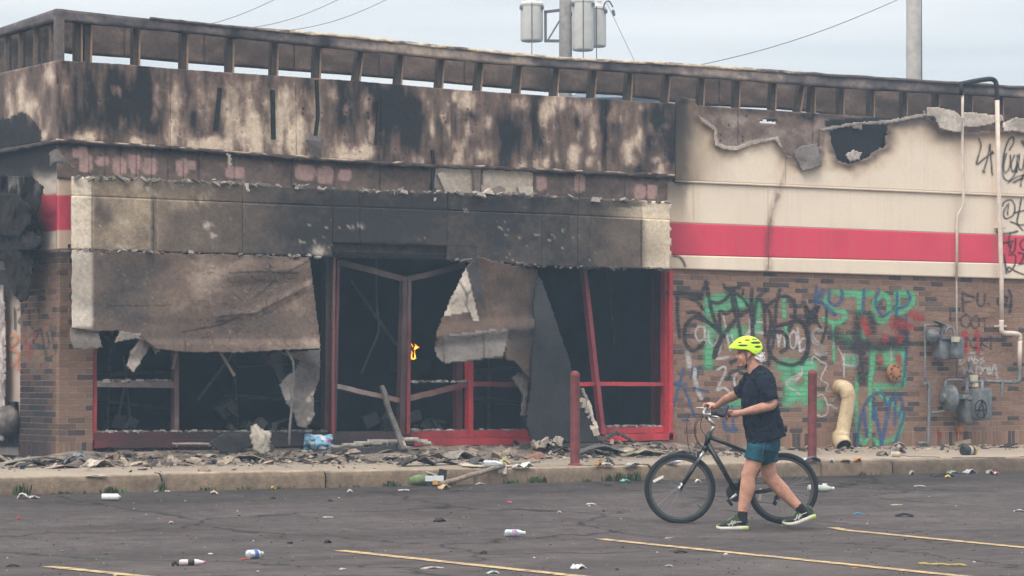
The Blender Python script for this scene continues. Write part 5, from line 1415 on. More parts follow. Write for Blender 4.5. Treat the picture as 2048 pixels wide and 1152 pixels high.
for lab, a, b_, d0, d1, r in (('highest thin overhead wire crossing the sky at upper left', (300, 60), (560, -6), 60, 60, .008), ('middle thin overhead wire crossing the sky left of centre', (430, 61), (700, -12), 60, 60, .008),
                              ('lowest thin overhead wire crossing the sky left of centre', (520, 66), (800, -14), 60, 60, .008), ('long sagging wire rising to the right above the roof', (1300, 150), (1830, -16), 50, 56, .009),
                              ('short guy wire dropping right of the transformers', (1212, 3), (1275, 135), D1, 66, .010)):
    A_, B_ = AT(*a, d0), AT(*b_, d1); t = thing('overhead_wire', lab, 'wire', A_)
    P = [(B_ - A_) * k / 12 + np.array([0, 0, -.35 * math.sin(math.pi * k / 12)]) * (0.6 if d0 != D1 else 0) for k in range(13)]
    MB().tube(P, r, 5).build('wire_run', M_wire, t, True)
hb = AT(1248, 200, 115.0); t = thing('far_house', 'far house with a grey gable roof seen through the roof gap', 'house', (hb[0], hb[1], .27), math.atan2(RT[1], RT[0]))
hz = hb[2]
MB().box((0, 0, (hz - .27) / 2 - .4), (3.2, 3, (hz - .27) / 2)).build('wall', mat('far_siding', (0.42, 0.45, 0.48), .8), t)
MB().poly([(-2.6, -3.2, hz - .5), (2.6, -3.2, hz - .5), (2.6, 3.2, hz - .5), (-2.6, 3.2, hz - .5), (0, -3.2, hz + .35), (0, 3.2, hz + .35)], [(0, 1, 4), (1, 2, 5, 4), (2, 3, 5), (3, 0, 4, 5), (0, 3, 2, 1)]).build('roof', mat('far_roof', (0.30, 0.33, 0.37), .8), t)

# ================================================================== spray paint on the walls (thin paint films that follow the strokes)
M_spray = vmat('spray_paint', 0.75, 0.18, 45, 0.0, 60, alpha=True)
BLK, GRN, WHT, BLU, REDP, ORG = (0.040, 0.036, 0.040), (0.14, 0.50, 0.26), (0.60, 0.55, 0.52), (0.045, 0.115, 0.26), (0.50, 0.045, 0.055), (0.62, 0.20, 0.09)
film_n = [0]
def graffiti(name, label, strokes, parent, plane=W, off=0.004, res=1.6, joints=True, alpha=0.80):
    """strokes: (colour, width px, softness, points). All strokes of one tag lie in one thin film."""
    sp = []
    for (c, w, soft, pts) in strokes:
        sp.append((A3(c), w, soft, [tuple(p) for p in smooth_path(pts, 5)] if len(pts) > 2 else pts))
    xs = [p[0] for s_ in sp for p in s_[3]]; ys = [p[1] for s_ in sp for p in s_[3]]
    mx = max(s_[1] for s_ in sp) * 1.6 + 6
    x0, x1, y0, y1 = min(xs) - mx, max(xs) + mx, min(ys) - mx, max(ys) + mx
    X, Y = np.meshgrid(np.arange(x0, x1, res), np.arange(y0, y1, res))
    Cc = np.zeros(X.shape + (3,)); A = np.zeros(X.shape)
    nz = fbm(X / 4, Y / 4, 300 + film_n[0], 3); nb = fbm(X / 18, Y / 18, 310 + film_n[0], 3)
    for (c, w, soft, pts) in sp:
        bx = [p[0] for p in pts]; by = [p[1] for p in pts]; m_ = w * 1.6 + 6
        ix = (X[0] > min(bx) - m_) & (X[0] < max(bx) + m_); iy = (Y[:, 0] > min(by) - m_) & (Y[:, 0] < max(by) + m_)
        if not ix.any() or not iy.any(): continue
        sl = np.ix_(iy, ix)
        d = pline_d(X[sl], Y[sl], pts)
        a = sstep(w * 0.5 * (1 + soft), w * 0.5 * (1 - soft), d + 1.2 * (nz[sl] - .5)) * (0.50 + 0.75 * nb[sl] + 0.35 * (nz[sl] - .5))
        a = np.maximum(a, 0.13 * np.exp(-(d / (w * .8 + 1)) ** 2) * sstep(.35, .65, nz[sl]))       # overspray
        a = np.clip(a, 0, 1) * alpha
        A0 = A[sl]; na = a + A0 * (1 - a)
        Cc[sl] = (c * a[..., None] + Cc[sl] * (A0 * (1 - a))[..., None]) / np.maximum(na, 1e-4)[..., None]
        A[sl] = na
    V = plane(X, Y, off)
    if joints:                                         # thinner paint down in the mortar joints
        zz_ = V[..., 2]; fr_ = np.mod(zz_ - (BZ0 + SOLD), CO)
        A = A * np.where(fr_ < MJ, 0.45, 1.0)
    C4 = np.concatenate([Cc, A[..., None]], -1)
    k4 = np.maximum.reduce([A[:-1, :-1], A[1:, :-1], A[1:, 1:], A[:-1, 1:]]) > 0.02
    film_n[0] += 1
    o = link(name, grid_mesh(name, V, C4, k4), M_spray, parent)
    if label: o['label'] = label
    return o
Z6 = lambda pts: [(1330 + x / 5.235, 540 + y / 5.235) for x, y in pts]
Z2 = lambda pts: [(1600 + x / 2.88, 560 + y / 2.88) for x, y in pts]
ZP = lambda pts: [(1260 + x / 2.56, 640 + y / 2.56) for x, y in pts]
Z7 = lambda pts: [(1780 + x / 2.81, 150 + y / 2.81) for x, y in pts]
Z4 = lambda pts: [(x / 2.924, 360 + y / 2.924) for x, y in pts]
graffiti('graffiti', 'green spray paint left of the cyclist', [
    (GRN, 17, .8, Z6([(460, 310), (620, 290), (790, 310)])), (GRN, 19.2, .7, Z6([(460, 330), (470, 560), (460, 800), (455, 1000)])), (GRN, 16, .7, Z6([(470, 420), (640, 390), (850, 350)])),
    (GRN, 19.2, .8, Z6([(560, 620), (690, 660), (830, 640)])), (GRN, 16, .6, Z6([(960, 340), (965, 500), (970, 650)])), (GRN, 9.6, .6, Z6([(1245, 310), (1250, 480)])), (GRN, 8, .6, Z6([(1260, 570), (1270, 700), (1270, 810)])),
    (GRN, 22.4, .8, Z6([(720, 690), (760, 760)])), (GRN, 25.6, .7, ZP([(780, 230), (880, 240), (930, 240)])), (GRN, 22.4, .6, ZP([(800, 290), (820, 340), (810, 420)])), (GRN, 22.4, .7, ZP([(850, 390), (910, 340), (920, 250)])),
    (GRN, 16, .7, ZP([(520, 430), (560, 425)])), (GRN, 19.2, .7, Z2([(0, 520), (30, 480), (50, 500)])), (GRN, 22.4, .7, Z2([(0, 640), (40, 690), (110, 720)]))], brick_wall, off=0.0035)
graffiti('graffiti', 'green STOP lettering with long drips', [
    (GRN, 11.25, .45, Z2([(235, 75), (180, 75), (145, 125), (180, 170), (245, 180), (258, 215), (205, 250), (140, 225)])), (GRN, 13.75, .45, Z2([(255, 78), (330, 80), (410, 76)])), (GRN, 11.25, .45, Z2([(338, 85), (345, 200), (365, 345)])),
    (GRN, 11.25, .45, Z2([(475, 80), (430, 130), (430, 205), (470, 240), (508, 205), (512, 115), (475, 80)])), (GRN, 11.25, .45, Z2([(562, 80), (562, 190)])), (GRN, 15, .5, Z2([(562, 80), (635, 85), (645, 130), (600, 175), (570, 180)])),
    (GRN, 6.25, .5, Z2([(190, 250), (193, 360), (195, 465)])), (GRN, 12.5, .8, Z2([(225, 320), (300, 350), (280, 370)])), (GRN, 10, .7, Z2([(275, 440), (275, 495)])), (GRN, 10, .7, Z2([(310, 440), (312, 490)])),
    (GRN, 15, .7, Z2([(425, 410), (500, 415), (590, 405)])), (GRN, 12.5, .6, Z2([(598, 420), (590, 500), (595, 590), (560, 615), (430, 612)])), (GRN, 11.25, .6, Z2([(420, 410), (415, 500), (405, 560)])),
    (GRN, 10, .5, Z2([(445, 640), (500, 690), (560, 740), (588, 810), (550, 910), (450, 940)])), (GRN, 8.75, .5, Z2([(330, 560), (322, 720), (335, 870), (370, 940), (408, 850), (405, 700), (402, 560)])), (GRN, 10, .7, Z2([(430, 920), (460, 950)])), (GRN, 20, .8, Z2([(500, 430), (500, 470), (540, 470)]))], brick_wall, off=0.004)
graffiti('graffiti', 'white lower case lettering reading roughly antimobs', [
    (WHT, 4.5, .5, Z6([(410, 600), (350, 595), (318, 660), (345, 735), (400, 730), (420, 650), (412, 600), (420, 700), (430, 775)])), (WHT, 4.5, .5, Z6([(455, 640), (460, 740), (500, 790), (545, 750), (558, 680)])), (WHT, 4.5, .5, Z6([(612, 490), (640, 620), (660, 740), (682, 840)])),
    (WHT, 5, .6, Z6([(890, 510), (885, 600), (880, 690)])), (WHT, 6, .7, Z6([(850, 675), (900, 640), (950, 655), (1030, 660)])), (WHT, 4, .6, Z6([(700, 680), (715, 740), (740, 770)])), (WHT, 3.5, .6, Z6([(900, 550), (960, 545), (1030, 550)])),
    (WHT, 4.5, .5, Z6([(1112, 830), (1120, 720), (1140, 655), (1175, 660), (1190, 800)])), (WHT, 4.5, .5, Z6([(1195, 760), (1215, 680), (1245, 670), (1255, 800)])), (WHT, 4.5, .5, Z6([(1345, 640), (1310, 690), (1310, 780), (1345, 820), (1375, 760), (1370, 670), (1340, 640)])),
    (WHT, 5, .5, Z6([(1390, 615), (1400, 730), (1415, 850)])), (WHT, 4.5, .5, Z6([(1412, 850), (1470, 820), (1485, 730), (1440, 720), (1405, 770)])), (WHT, 5.5, .5, Z6([(1665, 640), (1590, 620), (1545, 670), (1570, 730), (1640, 780), (1650, 840), (1600, 865), (1560, 840), (1600, 890), (1695, 870)])),
    (WHT, 6, .6, Z6([(540, 930), (600, 925), (655, 915)])), (WHT, 7, .7, Z6([(560, 870), (580, 800)])), (WHT, 5, .5, ZP([(445, 258), (480, 238), (490, 262), (465, 315), (446, 362), (478, 345), (512, 370)])), (WHT, 5, .5, ZP([(560, 262), (535, 290), (540, 340), (575, 350), (592, 320)])),
    (WHT, 10, .7, ZP([(292, 165), (300, 200), (303, 235)])), (WHT, 9, .6, ZP([(332, 245), (335, 310), (350, 370), (365, 400)])), (WHT, 3.5, .5, ZP([(795, 320), (840, 290), (880, 270), (850, 300), (800, 330), (870, 380)])), (WHT, 3, .5, ZP([(880, 240), (880, 280), (840, 320)]))], brick_wall, off=0.0045)
graffiti('graffiti', 'white looping strokes right of the far bollard', [
    (WHT, 5, .5, Z2([(108, 295), (80, 290), (65, 320), (85, 365), (128, 380), (130, 410), (95, 410), (155, 425)])), (WHT, 3, .5, Z2([(65, 485), (78, 440), (120, 470), (152, 492), (120, 570), (160, 600), (150, 640), (210, 650), (185, 700)])),
    ], brick_wall, off=0.0045)
graffiti('graffiti', 'white box and curl strokes above the orange flange', [
    (WHT, 3.5, .5, Z2([(100, 670), (128, 660), (155, 710), (158, 765), (125, 788), (98, 775)])), (WHT, 5, .6, Z2([(250, 432), (330, 430)])), (WHT, 5, .6, Z2([(252, 490), (330, 492), (330, 435)])), (WHT, 4, .6, Z2([(255, 432), (252, 490)])), (WHT, 3, .5, Z2([(215, 385), (240, 430), (252, 480), (255, 560)])),
    (WHT, 3.5, .6, Z2([(388, 420), (365, 470), (375, 520), (350, 550)])), (WHT, 4, .6, Z2([(192, 360), (196, 380)])), (WHT, 6, .8, Z2([(170, 720), (210, 740)])), (WHT, 4, .7, Z2([(525, 390), (527, 470)]))], brick_wall, off=0.0045)
graffiti('graffiti', 'large black looping tag across the brick wall', [
    (BLK, 9.2, .5, Z6([(20, 242), (200, 238), (380, 245)])), (BLK, 10.35, .7, Z6([(150, 262), (300, 268), (375, 285)])), (BLK, 6.9, .4, Z6([(375, 262), (410, 180), (432, 120)])), (BLK, 7.475, .4, Z6([(432, 120), (465, 320), (520, 530), (590, 650)])), (BLK, 6.9, .5, Z6([(130, 270), (132, 480), (152, 705)])),
    (BLK, 5.75, .5, Z6([(270, 298), (345, 335), (395, 410)])), (BLK, 6.9, .7, Z6([(240, 445), (310, 440), (370, 455)])), (BLK, 7.475, .4, Z6([(410, 500), (310, 490), (225, 570), (200, 690), (235, 800), (300, 842), (370, 800), (405, 760)])), (BLK, 8.05, .4, Z6([(330, 495), (430, 530), (550, 630), (582, 700), (545, 800), (515, 910)])),
    (BLK, 9.2, .4, Z6([(520, 900), (560, 780), (640, 650), (740, 520), (830, 445), (930, 410)])), (BLK, 6.325, .4, Z6([(480, 330), (560, 345), (640, 300), (690, 225)])), (BLK, 6.9, .4, Z6([(690, 205), (720, 400), (770, 560), (790, 690)])), (BLK, 6.9, .5, Z6([(620, 160), (645, 190), (790, 180)])), (BLK, 8.05, .6, Z6([(650, 200), (720, 215)])),
    (BLK, 6.325, .4, Z6([(715, 215), (755, 400), (778, 480)])), (BLK, 6.325, .4, Z6([(760, 250), (830, 315), (885, 410)])), (BLK, 6.325, .5, Z6([(580, 650), (572, 440), (640, 455), (722, 405)])), (BLK, 7.475, .4, Z6([(912, 190), (905, 400), (920, 690)])), (BLK, 7.475, .4, Z6([(928, 560), (955, 340), (1000, 260), (1052, 220)])),
    (BLK, 6.9, .4, Z6([(990, 290), (1050, 380), (1100, 460), (1110, 560), (1085, 700)])), (BLK, 6.325, .5, Z6([(1040, 400), (1050, 680)])), (BLK, 6.325, .5, Z6([(1202, 205), (1170, 350), (1150, 560)])), (BLK, 6.9, .4, Z6([(1075, 365), (1175, 300), (1255, 272), (1335, 310), (1362, 400), (1350, 520), (1300, 630)])),
    (BLK, 7.475, .35, Z6([(1145, 585), (1280, 560), (1390, 530), (1470, 600), (1500, 760), (1470, 900), (1380, 985), (1280, 992), (1170, 950), (1100, 870), (1080, 760), (1130, 670), (1220, 648), (1280, 720), (1275, 820), (1215, 852)])), (BLK, 6.325, .5, Z6([(1150, 560), (1130, 760), (1100, 870), (1085, 1000)])),
    (BLK, 5.75, .5, Z6([(1480, 380), (1500, 560)])), (BLK, 5.75, .5, Z6([(1500, 560), (1560, 470), (1612, 385)])), (BLK, 5.75, .5, Z6([(1490, 395), (1560, 500), (1630, 600)])), (BLK, 5.75, .5, Z6([(1585, 395), (1590, 520)])), (BLK, 5.175, .5, Z6([(1690, 420), (1685, 600), (1640, 760)])), (BLK, 9.2, .8, Z6([(1500, 560), (1560, 540)])),
    (BLK, 8.05, .7, Z6([(695, 965), (735, 945), (775, 925)])), (BLK, 5.75, .5, Z6([(668, 1140), (680, 1080), (745, 1055), (830, 1090)])), (BLK, 4.6, .5, Z6([(820, 210), (815, 250)]))], brick_wall, off=0.0055, alpha=.93)
graffiti('graffiti', 'black blotted bar crossing the green lettering', [
    (BLK, 25.415, .85, Z2([(215, 325), (270, 375), (400, 380), (500, 375), (595, 365)])), (BLK, 21.505, .8, Z2([(350, 385), (355, 480), (360, 570)])), (BLK, 17.595, .8, Z2([(340, 205), (330, 290), (325, 380)])), (BLK, 15.64, .8, Z2([(410, 210), (420, 290)])), (BLK, 9.775, .6, Z2([(20, 130), (60, 220), (90, 160), (40, 230)])),
    (BLK, 19.55, .8, Z2([(570, 240), (600, 300)])), (BLK, 9.775, .6, Z2([(0, 235), (40, 270), (45, 400), (10, 480)]))], brick_wall, off=0.006)
for sk_ in [
    (REDP, 14, .9, Z2([(365, 235), (385, 300)])),
    (REDP, 9, .95, Z2([(490, 320), (490, 350)])),
    (REDP, 9, .95, Z2([(575, 325), (578, 352)])),
    (REDP, 12, .95, Z2([(530, 230), (545, 280)])),
    (REDP, 15, .9, Z2([(640, 195), (690, 215)])),
    (REDP, 12, .9, Z2([(460, 440), (470, 470)])),
    (REDP, 12, .9, Z2([(565, 440), (575, 480)])),
    (REDP, 14, .95, Z2([(570, 250), (640, 270)])),
    (REDP, 6, .5, Z2([(798, 865), (804, 905)]))]:
    graffiti('graffiti', None, [sk_], brick_wall, off=0.0062, alpha=.62)
graffiti('graffiti', 'blue lettering above and below the green words', [
    (BLU, 6, .6, Z2([(95, 35), (92, 90), (90, 150)])), (BLU, 8, .6, Z2([(135, 60), (100, 100), (150, 150), (200, 200)])), (BLU, 6, .6, Z2([(170, 55), (168, 120), (205, 145), (242, 110), (240, 60)])), ], brick_wall, off=0.0052)
graffiti('graffiti', 'blue outline strokes over the green T O P', [(BLU, 5, .6, Z2([(370, 55), (362, 180)])), (BLU, 5, .6, Z2([(455, 50), (435, 140), (480, 205), (520, 180)])), (BLU, 5.5, .5, Z2([(560, 70), (556, 205)])),
    (BLU, 5.5, .5, Z2([(556, 165), (610, 150), (635, 105), (620, 65)])), (BLU, 5, .7, Z2([(612, 200), (615, 350), (605, 520), (590, 610)])),], brick_wall, off=0.0052)
graffiti('graffiti', 'blue looping letters low on the wall below the flange', [(BLU, 6, .5, Z2([(325, 960), (345, 820), (375, 720), (425, 660), (480, 655), (500, 720), (555, 660), (592, 710), (565, 790)])), (BLU, 7, .5, Z2([(430, 740), (455, 860), (480, 985)])), (BLU, 7, .5, Z2([(520, 700), (490, 850), (460, 980)])),
    (BLU, 6, .6, Z2([(605, 760), (575, 860), (540, 965)])), (BLU, 6, .6, Z2([(425, 680), (420, 800)])), (BLU, 6, .6, Z2([(550, 700), (545, 830)])), (BLU, 6, .7, Z2([(370, 760), (385, 900)]))], brick_wall, off=0.0052)
graffiti('graffiti', 'blue letters beside the red window frame', [
    (BLU, 5, .6, ZP([(275, 250), (250, 340), (225, 440)])), (BLU, 5, .6, ZP([(245, 320), (290, 380), (330, 490)])), (BLU, 4, .6, ZP([(232, 330), (290, 330)])), (BLU, 3, .6, ZP([(308, 300), (325, 240), (348, 255), (345, 300)])), (BLU, 5, .7, ZP([(330, 350), (400, 365)])), (BLU, 8, .7, ZP([(490, 435), (485, 500), (490, 555), (545, 560)])), (BLU, 5, .8, ZP([(520, 440), (530, 540)])), (BLU, 5, .7, ZP([(270, 510), (300, 515)]))], brick_wall, off=0.005)
graffiti('graffiti', 'black letters F U above the large meter', [
    (BLK, 4.5, .5, Z2([(937, 68), (938, 120), (941, 180)])), (BLK, 4.5, .5, Z2([(937, 75), (968, 88), (1003, 100)])), (BLK, 4, .5, Z2([(940, 128), (985, 125)])), (BLK, 4.5, .5, Z2([(1025, 80), (1022, 130), (1042, 150), (1062, 130), (1066, 80)])), (BLK, 4, .6, Z2([(1084, 133), (1087, 137)])), (BLK, 4, .5, Z2([(1185, 98), (1145, 105), (1142, 140), (1175, 148), (1195, 100)])), (BLK, 4.5, .5, Z2([(1205, 58), (1218, 110), (1208, 190)]))], brick_wall, off=0.005)
graffiti('graffiti', 'thin black lettering ending OOT behind the pipes', [
    (BLK, 2.6, .5, Z2([(865, 178), (868, 240)])), (BLK, 2.6, .5, Z2([(862, 182), (898, 180), (900, 240)])), (BLK, 2.8, .5, Z2([(955, 195), (928, 225), (940, 268), (975, 265), (978, 215), (950, 195)])), (BLK, 2.8, .5, Z2([(1015, 205), (985, 235), (1000, 275), (1030, 265), (1030, 220), (1010, 205)])), (BLK, 2.6, .5, Z2([(1035, 222), (1105, 214)])), (BLK, 2.6, .5, Z2([(1063, 216), (1066, 278)])),
    (BLK, 2.8, .5, Z2([(1015, 335), (985, 355), (990, 385), (1020, 388)])), (BLK, 2.8, .5, Z2([(1045, 330), (1042, 390)])), (BLK, 2.8, .5, Z2([(1098, 325), (1048, 362), (1105, 398)])), (BLK, 2.8, .5, Z2([(975, 345), (960, 330), (955, 385)])), (BLK, 2.5, .6, Z2([(1100, 325), (1100, 385)]))], brick_wall, off=0.0055)
for sk_ in [(REDP, 9, .7, Z2([(950, 305), (955, 330)])), (REDP, 9, .6, Z2([(955, 370), (958, 420)])), (REDP, 9, .7, Z2([(1020, 300), (1022, 335)])), (REDP, 9, .6, Z2([(1025, 375), (1028, 420)]))]:
    graffiti('graffiti', None, [sk_], brick_wall, off=0.005)
graffiti('graffiti', 'faint white scribbled words above the large meter', [
    (WHT, 3.5, .7, Z2([(925, 440), (920, 490), (945, 470)])), (WHT, 3.5, .7, Z2([(975, 450), (970, 480), (995, 470), (985, 445)])), (WHT, 3.5, .7, Z2([(1005, 440), (1005, 480), (1028, 465), (1010, 455)])), (WHT, 3.5, .7, Z2([(1060, 445), (1040, 455), (1062, 468), (1040, 480)])), (WHT, 3.5, .8, Z2([(915, 520), (940, 500), (945, 535), (975, 505)])),
    (WHT, 5, .8, Z2([(1015, 535), (1020, 500), (1050, 510), (1040, 540), (1070, 500), (1085, 540)])), (WHT, 5, .8, Z2([(1090, 500), (1100, 540), (1120, 490), (1135, 560)])), (WHT, 4, .8, Z2([(960, 425), (1000, 420), (1050, 425)]))], brick_wall, off=0.005, alpha=.7)
graffiti('graffiti', 'black tag on the cream fascia beside the tall pipe', [
    (BLK, 3.2, .4, Z7([(495, 345), (508, 380), (510, 410), (487, 500), (530, 470), (578, 435)])), (BLK, 3.2, .4, Z7([(562, 390), (548, 470), (525, 545)])), (BLK, 3.2, .4, Z7([(562, 395), (568, 480), (575, 562)])), (BLK, 5, .4, Z7([(575, 432), (578, 440)])), (BLK, 5, .4, Z7([(524, 540), (530, 545)]))], store, off=0.068, joints=False)
graffiti('graffiti', 'black looping signature on the cream fascia right of the tall pipe', [
    (BLK, 3, .4, Z7([(672, 420), (695, 380), (690, 350), (665, 370), (640, 450), (635, 560), (665, 595), (700, 560), (715, 500)])), (BLK, 3, .4, Z7([(655, 440), (640, 500), (645, 550), (672, 520), (678, 450)])), (BLK, 3, .4, Z7([(700, 450), (682, 500), (690, 545), (712, 510), (716, 450), (714, 545)])), (BLK, 3, .4, Z7([(728, 445), (724, 520), (745, 530), (760, 450), (755, 560), (700, 600)])),
    (BLK, 3, .4, Z7([(665, 605), (720, 570), (790, 560)])), (BLK, 3, .4, Z7([(695, 605), (740, 585), (800, 580)])), (BLK, 3, .4, Z7([(735, 625), (745, 570), (790, 520)])), (BLK, 7, .5, Z7([(745, 375), (760, 400)])), (BLK, 3, .4, Z7([(775, 450), (770, 540), (800, 520), (810, 440), (800, 600)]))], store, off=0.068, joints=False)
graffiti('graffiti', 'black capital letters stacked on the cream fascia at the right edge', [
    (BLK, 3.2, .4, Z7([(660, 730), (640, 770), (648, 806), (690, 790), (702, 740), (680, 702), (645, 712), (632, 735)])), (BLK, 3, .4, Z7([(668, 722), (660, 785)])), (BLK, 3.2, .4, Z7([(738, 700), (725, 770), (715, 835), (760, 842)])), (BLK, 3, .4, Z7([(700, 775), (760, 760)])), (BLK, 3.4, .4, Z7([(678, 825), (715, 840), (745, 872)])), (BLK, 3.2, .4, Z7([(770, 700), (765, 840), (800, 840)])),
    (BLK, 5, .4, Z7([(604, 882), (609, 888)])), (BLK, 4, .4, Z7([(640, 892), (680, 888), (716, 878)])), (BLK, 3.4, .4, Z7([(676, 886), (668, 925), (668, 965)])), (BLK, 3.2, .4, Z7([(638, 945), (692, 934)])), (BLK, 3.2, .4, Z7([(682, 950), (675, 995), (698, 990), (708, 920)])), (BLK, 3.2, .4, Z7([(760, 915), (732, 945), (745, 980), (775, 975)])),
    (BLK, 3.6, .4, Z7([(642, 1008), (648, 1060), (655, 1115)])), (BLK, 3.2, .4, Z7([(668, 1012), (705, 1015), (700, 1070), (668, 1108), (665, 1080), (710, 1105), (770, 1128)])), (BLK, 3.2, .4, Z7([(722, 1000), (752, 1008), (738, 1050), (725, 1065), (775, 1055)]))], store, off=0.055, joints=False)
graffiti('graffiti', 'small curved black mark on the cream board by the sign box', [(BLK, 5, .5, [(1347, 512), (1358, 514), (1366, 522), (1370, 532)])], store, off=0.055, joints=False)
graffiti('graffiti', 'black tag on the side wall of the corner pier', [
    (BLK, 3, .5, Z4([(190, 770), (215, 740), (228, 780), (222, 830)])), (BLK, 3, .5, Z4([(165, 760), (180, 850), (195, 870)])), (BLK, 3, .5, Z4([(185, 905), (240, 870), (190, 950), (235, 960)])), (BLK, 3.2, .5, Z4([(240, 880), (255, 960), (272, 1045)])), (BLK, 3, .5, Z4([(275, 890), (285, 960), (262, 1000)])), (BLK, 3, .5, Z4([(300, 880), (312, 950), (325, 1000), (332, 960)]))], brick_wall, plane=SD, off=0.005)
graffiti('graffiti', 'black number 12 on the painted side panel', [(BLK, 3.6, .4, Z4([(84, 750), (86, 870)])), (BLK, 3.4, .4, Z4([(104, 760), (124, 752), (128, 785), (108, 832), (132, 828)]))], store, plane=SD, off=0.0, joints=False)
graffiti('graffiti', 'orange letters on the painted side panel', [(ORG, 4.5, .5, Z4([(42, 915), (45, 1010), (44, 1110)])), (ORG, 4.5, .5, Z4([(42, 918), (88, 905), (98, 940), (52, 985), (104, 1005), (100, 1050), (44, 1105)])), (ORG, 4, .5, Z4([(104, 1070), (100, 1105), (132, 1110)]))], store, plane=SD, off=0.0, joints=False)
for sk_ in [(REDP, 3, .8, Z4([(145, 920), (150, 1000)])), (REDP, 3, .8, Z4([(170, 960), (175, 1050)])), (REDP, 3, .8, Z4([(195, 900), (205, 940)]))]:
    graffiti('graffiti', None, [sk_], brick_wall, plane=SD, off=0.0055, alpha=.6)

# ================================================================== rubble against the shop front
M_rub = vmat('rubble', 0.95, 0.45, 30, 0.4, 60)
def scatter_rubble():
    rr = random.Random(11); b = MB()
    pal = [(0.42, 0.33, 0.25), (0.34, 0.26, 0.20), (0.22, 0.17, 0.14), (0.09, 0.075, 0.068), (0.045, 0.04, 0.04), (0.48, 0.40, 0.31), (0.28, 0.15, 0.11)]
    wt_ = [6, 8, 8, 7, 5, 3, 1]
    for k in range(9500):
        x = rr.uniform(-2.5, 8.7) if rr.random() < .965 else rr.uniform(8.7, 14)
        y = -abs(rr.gauss(0, 0.62)) - 0.02
        if x > 6.5: y *= 0.8
        if y < -2.1: continue
        if x < 0.2 and rr.random() < .6: continue
        s_ = min(0.10, 0.006 + rr.expovariate(1 / 0.012)) * (1.0 if y > -1.2 else 0.6)
        pile = 0.14 * math.exp(-(y / 0.45) ** 2) * float(fbm(np.array(x * 1.3), np.array(1.0), 401)) * (1 if 0.3 < x < 9.4 else .2)
        z = float(walk_z(y)) + s_ * 0.3 + rr.random() ** 2 * pile
        c = np.array(rr.choices(pal, wt_)[0]) * rr.uniform(.5, 1.1)
        R = np.array(Matrix.Rotation(rr.uniform(0, 6.3), 3, 'Z') @ Matrix.Rotation(rr.gauss(0, .35), 3, 'X') @ Matrix.Rotation(rr.gauss(0, .35), 3, 'Y'))
        b.box((x, y, z), (s_ * rr.uniform(.8, 2.2), s_ * rr.uniform(.5, 1.1), s_ * rr.uniform(.10, .35)), R, c, rr.uniform(.3, 1))
    o = b.build('rubble', M_rub)
    return tag(o, 'ash and small broken rubble along the foot of the shop front', 'rubble', kind='stuff')
scatter_rubble()
def heap():
    """low continuous drift of ash under the loose pieces"""
    xs = np.arange(-0.6, 9.9, 0.05); ys = np.linspace(-1.5, 0.08, 34)
    X, Y = np.meshgrid(xs, ys[::-1])
    h = 0.13 * np.exp(-(Y / 0.5) ** 2) * (0.35 + 0.9 * fbm(X * 1.2, Y * 1.8, 402, 4)) + 0.05 * (fbm(X * 5, Y * 7, 403, 4) - .5) * sstep(-1.3, -.5, Y)
    h = h * sstep(-0.6, 0.3, X) * sstep(9.9, 9.0, X) - 0.012
    V = np.stack([X, Y, walk_z(Y) + h], -1)
    n = fbm(X * 3, Y * 5, 404, 5); n2 = fbm(X * 14, Y * 18, 405, 3)
    C = np.ones(X.shape + (3,)) * np.array([0.20, 0.16, 0.13]) * (0.3 + 1.3 * n)[..., None]
    C = mixc(C, (0.04, 0.037, 0.038), 0.75 * sstep(.48, .66, n2)); C = mixc(C, (0.42, 0.35, 0.28), 0.6 * sstep(.60, .72, fbm(X * 7, Y * 9, 406, 3)))
    o = link('ash_drift', grid_mesh('ash_drift', V, C), M_rub)
    return tag(o, 'drift of grey ash on the pavement below the shop window', 'ash', kind='stuff')
heap()
def piece(name, label, cat, px, py, w, d, h, c, seed, rz=None, tilt=(0, 0), crumple=.4, c2=None, lift=0.0, fold=0.0, on=None):
    """broken sheet lying on the ground: irregular outline, crumpled, with thickness; size in metres"""
    p = G(px, py) if on is None else on
    rr = np.random.RandomState(seed)
    rz = rr.uniform(-.6, .6) if rz is None else rz
    t = thing(name, label, cat, p, rz)
    nx, ny = 16, 11
    U, Vv = np.meshgrid(np.linspace(-.5, .5, nx), np.linspace(-.5, .5, ny))
    edge = 1 - 0.28 * fbm(np.arctan2(Vv, U) * 1.6 + seed, U * 0, 410 + seed, 3)
    Xx = U * w * edge; Yy = Vv * d * edge
    Z = crumple * h * (fbm(U * 4 + seed, Vv * 4, 411 + seed, 3) - .3) + h * (1 - np.abs(U * 2) ** 1.5) * (1 - fold) * .6 + h * fold * np.abs(U + .2 * Vv) * 1.6
    Z = np.maximum(Z * .75, 0.004) + lift
    ca, sa = math.cos(tilt[0]), math.sin(tilt[0])
    Y2 = Yy * ca - Z * sa; Z2 = Yy * sa + Z * ca; Z2 = Z2 - Z2.min() + 0.006
    n = fbm(U * 6 + seed, Vv * 6, 412 + seed, 4)
    C = np.ones(U.shape + (3,)) * A3(c) * (0.55 + .9 * n)[..., None]
    if c2 is not None: C = mixc(C, c2, sstep(.48, .6, fbm(U * 3 + seed, Vv * 3, 413 + seed, 3)))
    o = link('sheet', grid_mesh('sheet', np.stack([Xx, Y2, Z2], -1), C), M_rub, t)
    solid(o, 0.009, 1.0)
    return t
TAN, GREY, CHR, PALE = (0.36, 0.30, 0.24), (0.22, 0.195, 0.18), (0.05, 0.046, 0.047), (0.52, 0.45, 0.36)
